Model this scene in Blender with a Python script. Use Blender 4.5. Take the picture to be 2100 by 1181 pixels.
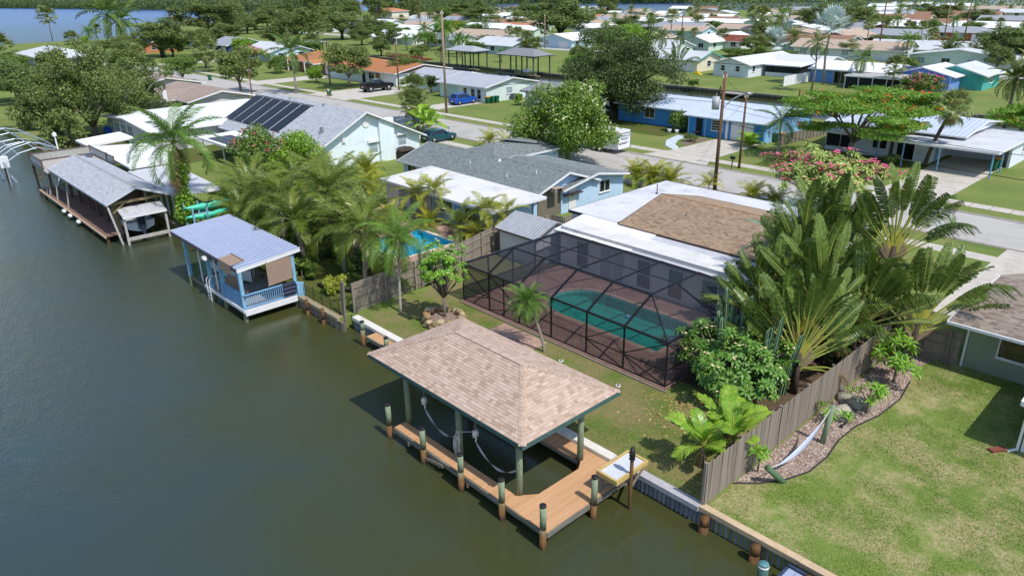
import bpy, math, random
import numpy as np
from mathutils import Matrix, Vector
R = math.radians
random.seed(7); rng = np.random.default_rng(7)
scene = bpy.context.scene
C = scene.collection
for o in list(bpy.data.objects): bpy.data.objects.remove(o)

# ---------------------------------------------------------------- camera
# world: +Y inland from the canal, +X along the seawall, z = 0 on the lawns, metres
CAMH = 17.5
pitch, roll, yaw = R(22.385), R(.8957), R(47.148)
fwd = Vector((0, math.cos(pitch), -math.sin(pitch))); dwn = Vector((0, -math.sin(pitch), -math.cos(pitch))); rgt = Vector((1, 0, 0))
r2 = rgt*math.cos(roll)+dwn*math.sin(roll); d2 = -rgt*math.sin(roll)+dwn*math.cos(roll)
G = Matrix(((math.cos(yaw), -math.sin(yaw), 0), (math.sin(yaw), math.cos(yaw), 0), (0, 0, 1)))
r2, d2, fwd = G@r2, G@d2, G@fwd
cam = bpy.data.cameras.new('camera'); co = bpy.data.objects.new('camera', cam); C.objects.link(co)
co.matrix_world = Matrix(((r2.x, -d2.x, -fwd.x, 0), (r2.y, -d2.y, -fwd.y, 0), (r2.z, -d2.z, -fwd.z, CAMH), (0, 0, 0, 1)))
cam.sensor_width = 36; cam.lens = 36*1494.8/2100; cam.clip_end = 9000; cam.clip_start = .5
scene.camera = co

# ---------------------------------------------------------------- sky, sun, exposure
SUN_EL, SUN_AZ = R(56), R(92)          # azimuth clockwise from +Y: the sun stands over +X
w = bpy.data.worlds.new('World'); scene.world = w; w.use_nodes = True
nt = w.node_tree; bg = nt.nodes['Background']
sky = nt.nodes.new('ShaderNodeTexSky'); sky.sky_type = 'NISHITA'; sky.sun_disc = False
sky.sun_elevation = SUN_EL; sky.sun_rotation = SUN_AZ; sky.air_density = 1; sky.dust_density = .6; sky.ozone_density = 1.2
nt.links.new(sky.outputs[0], bg.inputs[0]); bg.inputs[1].default_value = .15
sd = bpy.data.lights.new('sun', 'SUN'); sd.energy = 3.4; sd.angle = R(.55); sd.color = (1, .955, .88)
so = bpy.data.objects.new('sun', sd); C.objects.link(so)
sdir = Vector((math.sin(SUN_AZ)*math.cos(SUN_EL), math.cos(SUN_AZ)*math.cos(SUN_EL), math.sin(SUN_EL)))
so.rotation_euler = sdir.to_track_quat('Z', 'Y').to_euler(); so.location = sdir*200
vs = scene.view_settings; vs.view_transform = 'Standard'; vs.look = 'None'; vs.exposure = 0.25; vs.gamma = 1; vs.use_curve_mapping = False
cy = scene.cycles
cy.max_bounces = 7; cy.diffuse_bounces = 3; cy.glossy_bounces = 3; cy.transmission_bounces = 4; cy.transparent_max_bounces = 24
cy.use_denoising = True; cy.caustics_reflective = False; cy.caustics_refractive = False; cy.sample_clamp_indirect = 6

# ---------------------------------------------------------------- materials
def lin(c):
    return tuple((x/12.92 if x <= .04045 else ((x+.055)/1.055)**2.4) for x in c)
def hx(h):
    return lin(tuple(int(h[i:i+2], 16)/255 for i in (0, 2, 4)))
MATS = {}
def mat(name, col, col2=None, rough=.75, sc=3.0, spec=.35, metal=0, bump=0, bsc=None, attr=0, orand=0, streak=None, transl=0, coords='pos', detail=5, dirt=None, dirtsc=.6, dirtamt=.5, contrast=1):
    """plain procedural material: two tones mixed by noise, per-face and per-object tone steps, bump, dirt blotches"""
    if name in MATS: return MATS[name]
    m = bpy.data.materials.new(name); m.use_nodes = True; n = m.node_tree; N = n.nodes; L = n.links
    b = N['Principled BSDF']; b.inputs['Roughness'].default_value = rough; b.inputs['Specular IOR Level'].default_value = spec; b.inputs['Metallic'].default_value = metal
    if isinstance(col, str): col = hx(col)
    if col2 is None: col2 = tuple(x*.8 for x in col)
    if isinstance(col2, str): col2 = hx(col2)
    if coords == 'pos': src = N.new('ShaderNodeNewGeometry').outputs['Position']
    else: src = N.new('ShaderNodeTexCoord').outputs['Object']
    mp = N.new('ShaderNodeMapping'); L.new(src, mp.inputs[0])
    if streak: mp.inputs['Scale'].default_value = streak
    nz = N.new('ShaderNodeTexNoise'); nz.inputs['Scale'].default_value = sc; nz.inputs['Detail'].default_value = detail; nz.inputs['Roughness'].default_value = .65
    L.new(mp.outputs[0], nz.inputs[0])
    mr = N.new('ShaderNodeMapRange'); mr.inputs[1].default_value = .5-.22/contrast; mr.inputs[2].default_value = .5+.22/contrast; L.new(nz.outputs[0], mr.inputs[0])
    fac = mr.outputs[0]
    def mathn(op, a, bv):
        x = N.new('ShaderNodeMath'); x.operation = op; x.use_clamp = op == 'ADD'
        for i, q in enumerate((a, bv)):
            if isinstance(q, (int, float)): x.inputs[i].default_value = q
            else: L.new(q, x.inputs[i])
        return x.outputs[0]
    if attr:
        at = N.new('ShaderNodeAttribute'); at.attribute_name = 'v'
        fac = mathn('ADD', mathn('MULTIPLY', fac, 1-attr), mathn('MULTIPLY', at.outputs['Fac'], attr))
    if orand:
        oi = N.new('ShaderNodeObjectInfo')
        fac = mathn('ADD', mathn('MULTIPLY', fac, 1-orand), mathn('MULTIPLY', oi.outputs['Random'], orand))
    mx = N.new('ShaderNodeMix'); mx.data_type = 'RGBA'
    mx.inputs[6].default_value = (*col, 1); mx.inputs[7].default_value = (*col2, 1); L.new(fac, mx.inputs[0])
    out = mx.outputs[2]
    if dirt:
        if isinstance(dirt, str): dirt = hx(dirt)
        n2 = N.new('ShaderNodeTexNoise'); n2.inputs['Scale'].default_value = dirtsc; n2.inputs['Detail'].default_value = 7; n2.inputs['Roughness'].default_value = .7
        L.new(src, n2.inputs[0])
        m2 = N.new('ShaderNodeMapRange'); m2.inputs[1].default_value = .52; m2.inputs[2].default_value = .72; m2.inputs[4].default_value = dirtamt; L.new(n2.outputs[0], m2.inputs[0])
        mx2 = N.new('ShaderNodeMix'); mx2.data_type = 'RGBA'; L.new(m2.outputs[0], mx2.inputs[0]); L.new(out, mx2.inputs[6]); mx2.inputs[7].default_value = (*dirt, 1)
        out = mx2.outputs[2]
    L.new(out, b.inputs['Base Color'])
    if bump:
        nb = N.new('ShaderNodeTexNoise'); nb.inputs['Scale'].default_value = bsc or sc*4; nb.inputs['Detail'].default_value = 4; L.new(mp.outputs[0], nb.inputs[0])
        bp = N.new('ShaderNodeBump'); bp.inputs['Strength'].default_value = bump; bp.inputs['Distance'].default_value = .05; L.new(nb.outputs[0], bp.inputs['Height']); L.new(bp.outputs[0], b.inputs['Normal'])
    if transl:
        t = N.new('ShaderNodeBsdfTranslucent'); L.new(out, t.inputs[0]); ms = N.new('ShaderNodeMixShader'); ms.inputs[0].default_value = transl
        L.new(b.outputs[0], ms.inputs[1]); L.new(t.outputs[0], ms.inputs[2]); L.new(ms.outputs[0], N['Material Output'].inputs[0])
    MATS[name] = m
    return m
def leafmat(name, c1, c2, rough=.45, transl=.25, orand=.15, spec=.4):
    if isinstance(c1, str): c1 = tuple(min(1, q*1.2) for q in hx(c1))
    if isinstance(c2, str): c2 = tuple(min(1, q*1.25) for q in hx(c2))
    return mat(name, c1, c2, rough=rough, sc=.9, attr=.7, orand=orand, transl=transl, spec=spec)

# ---------------------------------------------------------------- mesh helpers
OFF = {}
class MB:
    def __init__(s): s.V = []; s.F = []; s.A = []
    def face(s, pts, v=None):
        n = len(s.V); s.V += [tuple(p) for p in pts]; s.F.append(tuple(range(n, n+len(pts)))); s.A.append(random.random() if v is None else v); return s
    def box(s, x0, y0, z0, x1, y1, z1, v=None):
        if x0 > x1: x0, x1 = x1, x0
        if y0 > y1: y0, y1 = y1, y0
        if z0 > z1: z0, z1 = z1, z0
        n = len(s.V); s.V += [(x0,y0,z0),(x1,y0,z0),(x1,y1,z0),(x0,y1,z0),(x0,y0,z1),(x1,y0,z1),(x1,y1,z1),(x0,y1,z1)]
        v = random.random() if v is None else v
        for f in ((0,3,2,1),(4,5,6,7),(0,1,5,4),(1,2,6,5),(2,3,7,6),(3,0,4,7)): s.F.append(tuple(n+i for i in f)); s.A.append(v)
        return s
    def hexa(s, P8, v=None):
        n = len(s.V); s.V += [tuple(p) for p in P8]; v = random.random() if v is None else v
        for f in ((0,3,2,1),(4,5,6,7),(0,1,5,4),(1,2,6,5),(2,3,7,6),(3,0,4,7)): s.F.append(tuple(n+i for i in f)); s.A.append(v)
        return s
    def beam(s, p, q, w, h, v=None, up=(0,0,1)):
        p = Vector(p); q = Vector(q); d = (q-p).normalized(); u = Vector(up)
        if abs(d.dot(u)) > .98: u = Vector((0,1,0))
        a = d.cross(u).normalized()*w/2; b = a.cross(d).normalized()*h/2
        return s.hexa((p-a-b, p+a-b, q+a-b, q-a-b, p-a+b, p+a+b, q+a+b, q-a+b), v)
    def tube(s, pts, rad, n=8, cap=True, v=None):
        pts = [Vector(p) for p in pts]; m = len(pts)
        if isinstance(rad, (int, float)): rad = [rad]*m
        base = len(s.V); v = random.random() if v is None else v
        pa = None
        for i, p in enumerate(pts):
            d = (pts[min(i+1, m-1)]-pts[max(i-1, 0)]).normalized()
            a = Vector((1,0,0)) if abs(d.x) < .9 else Vector((0,1,0))
            if pa is not None: a = pa
            a = (a-d*a.dot(d)).normalized(); pa = a; b = d.cross(a)
            for k in range(n):
                t = 2*math.pi*k/n; s.V.append(tuple(p+(a*math.cos(t)+b*math.sin(t))*rad[i]))
        for i in range(m-1):
            for k in range(n):
                k2 = (k+1) % n; s.F.append((base+i*n+k, base+i*n+k2, base+(i+1)*n+k2, base+(i+1)*n+k)); s.A.append(v)
        if cap:
            s.F.append(tuple(base+k for k in range(n-1, -1, -1))); s.A.append(v)
            s.F.append(tuple(base+(m-1)*n+k for k in range(n))); s.A.append(v)
        return s
    def cyl(s, x, y, z0, z1, r, n=10, r1=None, v=None): return s.tube([(x,y,z0),(x,y,z1)], [r, r if r1 is None else r1], n, True, v)
    def prism(s, poly, z0, z1, v=None):
        k = len(poly); n = len(s.V); v = random.random() if v is None else v
        s.V += [(x,y,z0) for x,y in poly]+[(x,y,z1) for x,y in poly]
        s.F.append(tuple(n+i for i in range(k-1,-1,-1))); s.A.append(v); s.F.append(tuple(n+k+i for i in range(k))); s.A.append(v)
        for i in range(k): j = (i+1) % k; s.F.append((n+i,n+j,n+k+j,n+k+i)); s.A.append(v)
        return s
    def slab(s, top, th, v=None):
        """a sheet of thickness th under the given top polygon"""
        top = [Vector(p) for p in top]; k = len(top); n = len(s.V); v = random.random() if v is None else v
        s.V += [tuple(p-Vector((0,0,th))) for p in top]+[tuple(p) for p in top]
        s.F.append(tuple(n+i for i in range(k-1,-1,-1))); s.A.append(v); s.F.append(tuple(n+k+i for i in range(k))); s.A.append(v)
        for i in range(k): j = (i+1) % k; s.F.append((n+i,n+j,n+k+j,n+k+i)); s.A.append(v)
        return s
    def mesh(s, name, off=(0,0,0), smooth=False):
        me = bpy.data.meshes.new(name); o = off
        me.from_pydata([(x-o[0], y-o[1], z-o[2]) for x,y,z in s.V], [], s.F)
        at = me.attributes.new('v', 'FLOAT', 'FACE'); at.data.foreach_set('value', s.A)
        if smooth: me.polygons.foreach_set('use_smooth', [True]*len(s.F))
        return me
    def build(s, name, m, parent=None, smooth=False, kind=None, label=None):
        off = OFF.get(parent.name, (0,0,0)) if parent else (0,0,0)
        me = s.mesh(name, off, smooth); me.materials.append(m)
        return put(name, me, parent, kind=kind, label=label)
def put(name, me, parent=None, loc=None, rot=None, scale=None, kind=None, label=None, mw=None):
    o = bpy.data.objects.new(name, me); C.objects.link(o)
    if parent: o.parent = parent; OFF[o.name] = OFF.get(parent.name, (0,0,0))
    if loc is not None: o.location = loc
    if rot is not None: o.rotation_euler = rot
    if scale is not None: o.scale = (scale,)*3 if isinstance(scale, (int, float)) else scale
    if mw is not None: o.matrix_local = mw
    if kind: o['kind'] = kind
    if label: o['label'] = label
    return o
def tag(o, label, cat, group=None):
    o['label'] = label; o['category'] = cat
    if group: o['group'] = group
    return o
def thing(name, label, cat, loc=(0,0,0), group=None, rotz=0, scale=1):
    """an Empty at the thing's base; build() of its parts takes world coordinates when rotz is 0"""
    o = bpy.data.objects.new(name, None); C.objects.link(o); o.location = loc; o.rotation_euler = (0,0,rotz); o.scale = (scale,)*3; o.empty_display_size = .2
    OFF[o.name] = tuple(loc) if rotz == 0 and scale == 1 else (0,0,0)
    return tag(o, label, cat, group)
def structure(o): o['kind'] = 'structure'; return o
def npmesh(name, V, F, A=None, mats=(), smooth=False):
    """V (n,3), F (m,k) with one k"""
    V = np.asarray(V, dtype=np.float32); F = np.asarray(F, dtype=np.int32); me = bpy.data.meshes.new(name); k = F.shape[1]
    me.vertices.add(len(V)); me.vertices.foreach_set('co', V.ravel())
    me.loops.add(F.size); me.loops.foreach_set('vertex_index', F.ravel())
    me.polygons.add(len(F)); me.polygons.foreach_set('loop_start', np.arange(0, F.size, k, dtype=np.int32))
    if smooth: me.polygons.foreach_set('use_smooth', np.ones(len(F), dtype=bool))
    me.update(calc_edges=True)
    at = me.attributes.new('v', 'FLOAT', 'FACE'); at.data.foreach_set('value', np.asarray(rng.random(len(F)) if A is None else A, dtype=np.float32))
    for m in mats: me.materials.append(m)
    return me
def inpoly(x,y,poly):
    c = False; j = len(poly)-1
    for i in range(len(poly)):
        if (poly[i][1] > y) != (poly[j][1] > y) and x < (poly[j][0]-poly[i][0])*(y-poly[i][1])/(poly[j][1]-poly[i][1])+poly[i][0]: c = not c
        j = i
    return c
# ================================================================ materials of the place
def nodes_mat(name):
    m = bpy.data.materials.new(name); m.use_nodes = True; MATS[name] = m
    return m, m.node_tree.nodes, m.node_tree.links
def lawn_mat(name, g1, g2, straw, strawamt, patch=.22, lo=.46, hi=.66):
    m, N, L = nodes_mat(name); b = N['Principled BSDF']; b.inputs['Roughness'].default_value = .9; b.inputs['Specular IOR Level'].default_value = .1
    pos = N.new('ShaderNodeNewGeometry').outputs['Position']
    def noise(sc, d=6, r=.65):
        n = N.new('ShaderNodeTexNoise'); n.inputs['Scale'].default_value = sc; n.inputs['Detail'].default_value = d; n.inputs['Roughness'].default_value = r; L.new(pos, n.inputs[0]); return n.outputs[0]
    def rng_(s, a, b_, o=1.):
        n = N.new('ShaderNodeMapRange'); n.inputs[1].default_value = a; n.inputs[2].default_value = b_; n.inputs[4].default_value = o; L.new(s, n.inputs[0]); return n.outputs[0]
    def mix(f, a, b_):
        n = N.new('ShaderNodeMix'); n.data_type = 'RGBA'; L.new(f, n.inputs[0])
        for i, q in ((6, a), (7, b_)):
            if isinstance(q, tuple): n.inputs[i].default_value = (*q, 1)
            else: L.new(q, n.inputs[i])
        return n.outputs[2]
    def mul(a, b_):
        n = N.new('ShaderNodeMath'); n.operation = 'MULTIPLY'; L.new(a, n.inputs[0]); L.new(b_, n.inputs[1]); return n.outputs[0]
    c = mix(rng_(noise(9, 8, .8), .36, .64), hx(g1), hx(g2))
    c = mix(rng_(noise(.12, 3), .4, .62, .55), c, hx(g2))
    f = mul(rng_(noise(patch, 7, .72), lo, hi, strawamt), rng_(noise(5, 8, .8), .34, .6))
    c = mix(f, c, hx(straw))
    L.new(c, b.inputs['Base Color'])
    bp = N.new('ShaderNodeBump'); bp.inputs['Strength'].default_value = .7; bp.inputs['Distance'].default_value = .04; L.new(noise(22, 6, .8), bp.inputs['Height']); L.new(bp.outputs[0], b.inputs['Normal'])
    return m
LAWN = lawn_mat('lawn', '4d6630', '7d8c4a', 'a08a62', .6)
LAWN_DRY = lawn_mat('lawn_dry', '4c662c', '738240', '8f795c', 1.0, .45, .38, .54)
LAWN_NEAR = lawn_mat('lawn_near', '4f692b', '7f9047', 'b3a27c', .95, .4, .44, .58)
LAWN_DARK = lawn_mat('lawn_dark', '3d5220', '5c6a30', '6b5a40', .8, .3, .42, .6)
def brick_mat(name, c1, c2, mortar, bw, bh, rough=.85, msize=.012, vec='xy', bump=.3, noiseamt=.5):
    m, N, L = nodes_mat(name); b = N['Principled BSDF']; b.inputs['Roughness'].default_value = rough; b.inputs['Specular IOR Level'].default_value = .25
    pos = N.new('ShaderNodeNewGeometry').outputs['Position']
    t = N.new('ShaderNodeTexBrick'); t.inputs['Scale'].default_value = 1; t.inputs['Brick Width'].default_value = bw; t.inputs['Row Height'].default_value = bh; t.inputs['Mortar Size'].default_value = msize
    t.inputs['Color1'].default_value = (*hx(c1), 1); t.inputs['Color2'].default_value = (*hx(c2), 1); t.inputs['Mortar'].default_value = (*hx(mortar), 1); t.inputs['Bias'].default_value = 0
    if vec == 'xz':
        sx = N.new('ShaderNodeSeparateXYZ'); L.new(pos, sx.inputs[0]); ad = N.new('ShaderNodeMath'); ad.operation = 'ADD'; L.new(sx.outputs[0], ad.inputs[0]); L.new(sx.outputs[1], ad.inputs[1])
        cx = N.new('ShaderNodeCombineXYZ'); L.new(ad.outputs[0], cx.inputs[0]); L.new(sx.outputs[2], cx.inputs[1]); L.new(cx.outputs[0], t.inputs[0])
    else: L.new(pos, t.inputs[0])
    nz = N.new('ShaderNodeTexNoise'); nz.inputs['Scale'].default_value = .8; nz.inputs['Detail'].default_value = 8; L.new(pos, nz.inputs[0])
    mr = N.new('ShaderNodeMapRange'); mr.inputs[1].default_value = .3; mr.inputs[2].default_value = .7; mr.inputs[3].default_value = 1-noiseamt*.5; mr.inputs[4].default_value = 1+noiseamt*.3; L.new(nz.outputs[0], mr.inputs[0])
    mx = N.new('ShaderNodeMix'); mx.data_type = 'RGBA'; mx.blend_type = 'MULTIPLY'; mx.inputs[0].default_value = 1; L.new(t.outputs[0], mx.inputs[6]); L.new(mr.outputs[0], mx.inputs[7]); L.new(mx.outputs[2], b.inputs['Base Color'])
    if bump:
        bp = N.new('ShaderNodeBump'); bp.invert = True; bp.inputs['Strength'].default_value = bump; bp.inputs['Distance'].default_value = .01; L.new(t.outputs['Fac'], bp.inputs['Height']); L.new(bp.outputs[0], b.inputs['Normal'])
    return m
PAVER = brick_mat('pool_pavers', 'b08b80', '9b7a70', '75584f', .23, .115)
PAVER2 = brick_mat('patio_pavers', 'c2a294', 'a98a7e', '8b7267', .23, .115)
WALLBRICK = brick_mat('wall_brick', 'a05a40', '8b4a36', 'b0a090', .22, .075, vec='xz')
CONC = mat('concrete', 'cdc6bb', 'b3aca2', sc=1.2, rough=.9, dirt='8f887c', dirtsc=.35, dirtamt=.45, bump=.1)
ROAD = mat('street_asphalt', 'b9b5b0', 'a9a5a0', sc=.8, rough=.92, dirt='84817c', dirtsc=.25, dirtamt=.7, streak=(.3, 1.5, 1), bump=.08, bsc=30)
CURB = mat('curb_concrete', 'a39c93', '857d74', sc=3, rough=.9)
CAPW = mat('seawall_cap_white', 'e4e2dc', 'cfcac0', sc=4, rough=.8, dirt='9a9588', dirtsc=1.5, dirtamt=.5)
CAPB = mat('seawall_cap_beige', 'cdb594', 'b89f80', sc=5, rough=.9, dirt='8f7f68', dirtsc=1.2, dirtamt=.5)
CAPG = mat('seawall_cap_grey', 'b9b6bd', 'a3a0a5', sc=5, rough=.85, dirt='8a8780', dirtsc=1.2, dirtamt=.5)
PILE = mat('sheet_pile', '8f939b', '565b66', sc=2.5, rough=.85, streak=(6, 6, .6), orand=.45, dirt='4c4234', dirtsc=2, dirtamt=.7)
OLDWOOD = mat('weathered_wood', '8f8779', '6b6256', sc=2.5, rough=.9, streak=(8, 8, .7), orand=.5, bump=.2)
GREENWOOD = mat('treated_pile', '7d8a6a', '5d6a50', sc=2, rough=.85, streak=(9, 9, .5), bump=.2, dirt='6b4a2a', dirtsc=1.6, dirtamt=.55)
BROWNWOOD = mat('wet_pile', '7d5a34', '43301e', sc=2, rough=.8, streak=(9, 9, .6), bump=.3)
BLACK = mat('black_cap', '1d1c20', '2c2a2e', rough=.5, sc=6)
WHITE = mat('white_paint', 'ecebe8', 'dedcd8', sc=1.5, rough=.6, dirt='b9b5ac', dirtsc=.8, dirtamt=.35)
WHITEROOF = mat('white_roof', 'f0f0f0', 'e2e3e6', sc=.7, rough=.6, dirt='bdbab4', dirtsc=.5, dirtamt=.4)
TRIM = mat('white_trim', 'e9e9ea', 'dcdcde', sc=2, rough=.55)
GLASS = mat('dark_window_glass', '10161c', '1b242c', rough=.06, sc=1, spec=.8)
GLASS2 = mat('blind_window_glass', '9fb0b4', '7d9094', rough=.12, sc=6, spec=.7, streak=(.2, .2, 6))
SCREEN_DARK = mat('porch_screen', '17191d', '25282c', rough=.8, sc=2)
METALGREY = mat('galvanised', 'a9abae', '8c8f93', rough=.4, metal=.7, sc=3)

# ---------------------------------------------------------------- water
def water_mat():
    m, N, L = nodes_mat('canal_water'); b = N['Principled BSDF']
    b.inputs['Roughness'].default_value = .04; b.inputs['IOR'].default_value = 1.33; b.inputs['Specular IOR Level'].default_value = .5
    pos = N.new('ShaderNodeNewGeometry').outputs['Position']
    sx = N.new('ShaderNodeSeparateXYZ'); L.new(pos, sx.inputs[0])
    def mr(s, a, b_, c=0., d=1.):
        n = N.new('ShaderNodeMapRange'); n.inputs[1].default_value = a; n.inputs[2].default_value = b_; n.inputs[3].default_value = c; n.inputs[4].default_value = d; L.new(s, n.inputs[0]); return n.outputs[0]
    def noise(sc, scale3, d=4, r=.6):
        mp = N.new('ShaderNodeMapping'); mp.inputs['Scale'].default_value = scale3; mp.inputs['Rotation'].default_value = (0, 0, R(35)); L.new(pos, mp.inputs[0])
        n = N.new('ShaderNodeTexNoise'); n.inputs['Scale'].default_value = sc; n.inputs['Detail'].default_value = d; n.inputs['Roughness'].default_value = r; L.new(mp.outputs[0], n.inputs[0]); return n.outputs[0]
    def mth(op, a, c):
        n = N.new('ShaderNodeMath'); n.operation = op
        for i, q in enumerate((a, c)):
            if isinstance(q, (int, float)): n.inputs[i].default_value = q
            else: L.new(q, n.inputs[i])
        return n.outputs[0]
    # turbid olive in the sheltered canals, sky reflection painted in as blue-grey to the west
    west = mr(sx.outputs[0], -70, -30, 1, 0)
    mid = mr(sx.outputs[1], 4, 22, 1, 0)
    openw = mth('MAXIMUM', mr(sx.outputs[0], -330, -140, 1, 0), mth('MAXIMUM', mth('MULTIPLY', west, mid), mth('MULTIPLY', mr(sx.outputs[1], 3, 15.5, .85, 0), mr(sx.outputs[0], -30, -10, 1, .45))))
    blot = mr(noise(.09, (1, 1, 1), 3), .35, .65, -.2, .2)
    f = N.new('ShaderNodeMath'); f.operation = 'ADD'; f.use_clamp = True; L.new(openw, f.inputs[0]); L.new(blot, f.inputs[1])
    mx = N.new('ShaderNodeMix'); mx.data_type = 'RGBA'; L.new(f.outputs[0], mx.inputs[0]); mx.inputs[6].default_value = (.052, .057, .019, 1); mx.inputs[7].default_value = (.034, .064, .074, 1)
    far = N.new('ShaderNodeMix'); far.data_type = 'RGBA'; L.new(mr(sx.outputs[0], -700, -300, 1, 0), far.inputs[0]); L.new(mx.outputs[2], far.inputs[6]); far.inputs[7].default_value = (.05, .12, .30, 1)  # blue of the reflected sky painted into the base colour of the far bay
    L.new(far.outputs[2], b.inputs['Base Color'])
    h = mth('ADD', mth('MULTIPLY', noise(4.2, (1, 2.6, 1), 4), .7), mth('MULTIPLY', noise(.9, (1, 1.8, 1), 3), .9))
    bp = N.new('ShaderNodeBump'); bp.inputs['Distance'].default_value = .12; L.new(h, bp.inputs['Height'])
    wind = mth('ADD', mth('MULTIPLY', mr(sx.outputs[0], -50, -8, 1, 0), mr(sx.outputs[1], 4, 17, 1, .2)), .03)
    L.new(mth('MULTIPLY', wind, .8), bp.inputs['Strength']); L.new(mr(sx.outputs[0], -320, -120, .32, .05), b.inputs['Roughness']); L.new(bp.outputs[0], b.inputs['Normal'])
    return m
WATER = water_mat()
b_ = MB(); b_.face([(-5000,-600,-.75),(1500,-600,-.75),(1500,5000,-.75),(-5000,5000,-.75)]); structure(b_.build('water', WATER))

# ---------------------------------------------------------------- land: strips between the canals, with holes for the pools
POOL1 = (-28.45, 27.95, -19.3, 32.25); POOL2 = (-45.6, 26.4, -40.3, 32.3)
def land(mb, x0, y0, x1, y1, holes=(), z=0):
    xs = sorted({x0, x1, *[h[i] for h in holes for i in (0, 2)]}); ys = sorted({y0, y1, *[h[i] for h in holes for i in (1, 3)]})
    for i in range(len(xs)-1):
        for j in range(len(ys)-1):
            cx, cy_ = (xs[i]+xs[i+1])/2, (ys[j]+ys[j+1])/2
            if any(h[0] < cx < h[2] and h[1] < cy_ < h[3] for h in holes): continue
            mb.face([(xs[i],ys[j],z),(xs[i+1],ys[j],z),(xs[i+1],ys[j+1],z),(xs[i],ys[j+1],z)])
    for a, b in (((x0,y0),(x1,y0)),((x1,y0),(x1,y1)),((x1,y1),(x0,y1)),((x0,y1),(x0,y0))):
        mb.face([(*a,-3),(*b,-3),(*b,z),(*a,z)])
g = MB()
land(g, -34.9, 19.5, 400, 101, (POOL1,))
land(g, -350, 18.75, -34.9, 101, (POOL2,))
FARLAND = [(-350,119),(900,119),(900,900),(-150,590),(-330,478),(-420,400),(-540,385),(-620,372),(-640,300),(-450,178),(-520,166),(-520,150),(-420,150)]
g.face([(x,y,0) for x,y in FARLAND])
for i in range(len(FARLAND)): p, q = FARLAND[i], FARLAND[(i+1) % len(FARLAND)]; g.face([(*p,-3),(*q,-3),(*q,0),(*p,0)])
structure(g.build('ground', LAWN))

def sheet(name, polys, m, z, th=0):
    b = MB()
    for p in polys:
        if len(p) == 4 and not isinstance(p[0], tuple): x0, y0, x1, y1 = p; p = [(x0,y0),(x1,y0),(x1,y1),(x0,y1)]
        if th: b.prism(p, z-th, z)
        else: b.face([(x,y,z) for x,y in p])
    return structure(b.build(name, m))
sheet('street', [(-300,58.6,300,65.8)], ROAD, .004)
sheet('street', [(-330,166,500,173)], ROAD, .004)
sheet('street', [(-330,262,500,269)], ROAD, .004)
sheet('curb', [(-300,58.15,300,58.6),(-300,65.8,300,66.25)], CURB, .04, .06)
sheet('sidewalk', [(-300,68.1,300,69.5)], CONC, .012)
sheet('sidewalk', [(-300,54.6,300,56)], CONC, .012)
sheet('driveway', [[(-49.6,66.2),(-41.2,66.2),(-42.4,69),(-42.5,79.3),(-48.2,79.3),(-48.4,70)]], CONC, .02)
sheet('driveway', [(-24.6,66.2,-19.2,88)], CONC, .02)
sheet('driveway', [(-97.2,66.2,-92.6,80)], CONC, .02)
sheet('driveway', [(-125.5,66.2,-113,82.3)], CONC, .02)
sheet('driveway', [(-153,66.2,-146,84)], CONC, .02)
sheet('driveway', [(-11.6,43.5,-5.6,58.2)], CONC, .02)
sheet('driveway', [(-213,66.2,-206,90)], CONC, .02)
sheet('path', [[(-53.2,78.2),(-52.2,74.4),(-50.4,71.8),(-48.2,70.4),(-48.3,71.6),(-50,73.2),(-51.2,75.5),(-51.6,78.2)]], mat('painted_path','c9d3de','b4c0cc',sc=2,rough=.8), .024)
JT = mat('joint_dark','7d766c','645e55',rough=.95)
jt = MB(); jt.box(0,0,.0,.05,1.4,.003); jm = jt.mesh('joint'); jm.materials.append(JT)
sw = [o for o in C.objects if o.name.startswith('sidewalk')][0]
for i in range(80): put('joint', jm, sw, loc=(-125+i*1.52, 68.1, .013))
dj = MB(); dj.box(0,0,0,5.4,.05,.003); dm = dj.mesh('joint'); dm.materials.append(JT)
dw = [o for o in C.objects if o.name.startswith('driveway')]
for i in range(7): put('joint', dm, dw[0], loc=(-48.1,69.5+i*1.55,.021) ); put('joint', dm, dw[1], loc=(-24.6,68+i*2.7,.021))
# yard surfaces of the first row
sheet('lawn', [(-34.8,19.75,-11.2,25.2),(-36.5,25.2,-31.75,33.3)], LAWN_DRY, .004)
sheet('lawn', [(-10.95,19.75,40,40)], LAWN_NEAR, .005)
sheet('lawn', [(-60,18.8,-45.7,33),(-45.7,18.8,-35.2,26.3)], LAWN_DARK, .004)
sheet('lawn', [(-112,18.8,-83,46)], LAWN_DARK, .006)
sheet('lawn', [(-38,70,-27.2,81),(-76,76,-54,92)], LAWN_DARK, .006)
mulch = mat('wood_mulch', 'a38e82', '6e584a', sc=14, rough=.95, bump=.6, bsc=40, dirt='b3a294', dirtsc=6, dirtamt=.8)
mpoly = [(-11,21.5),(-10.3,22.2),(-9.75,23.05),(-9.35,24.2),(-9.3,25.6),(-9.5,27.1),(-9.45,28.6),(-9.1,30.2),(-9,32.2),(-9.3,34.2),(-9.6,35.6),(-9.3,37.2),(-11.1,37.2)]
sheet('mulch_bed', [mpoly], mulch, .012)
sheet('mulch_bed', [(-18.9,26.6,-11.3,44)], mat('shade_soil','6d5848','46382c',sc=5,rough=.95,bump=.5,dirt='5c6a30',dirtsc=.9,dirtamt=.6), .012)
sheet('mulch_bed', [(-36.6,56.1,-22,58.1)], mulch, .02)
sheet('mulch_bed', [[(-51.2,78.2),(-50.6,75.6),(-49.4,73.6),(-48.6,73.2),(-48.6,78.6)]], mat('stone_bed','8b7a6c','6a5a4c',sc=9,rough=.95,bump=.5), .018)
sheet('patio', [[(-27.6,22.6),(-24.2,22.6),(-24.2,25),(-27.6,25)]], PAVER2, .016)

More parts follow.
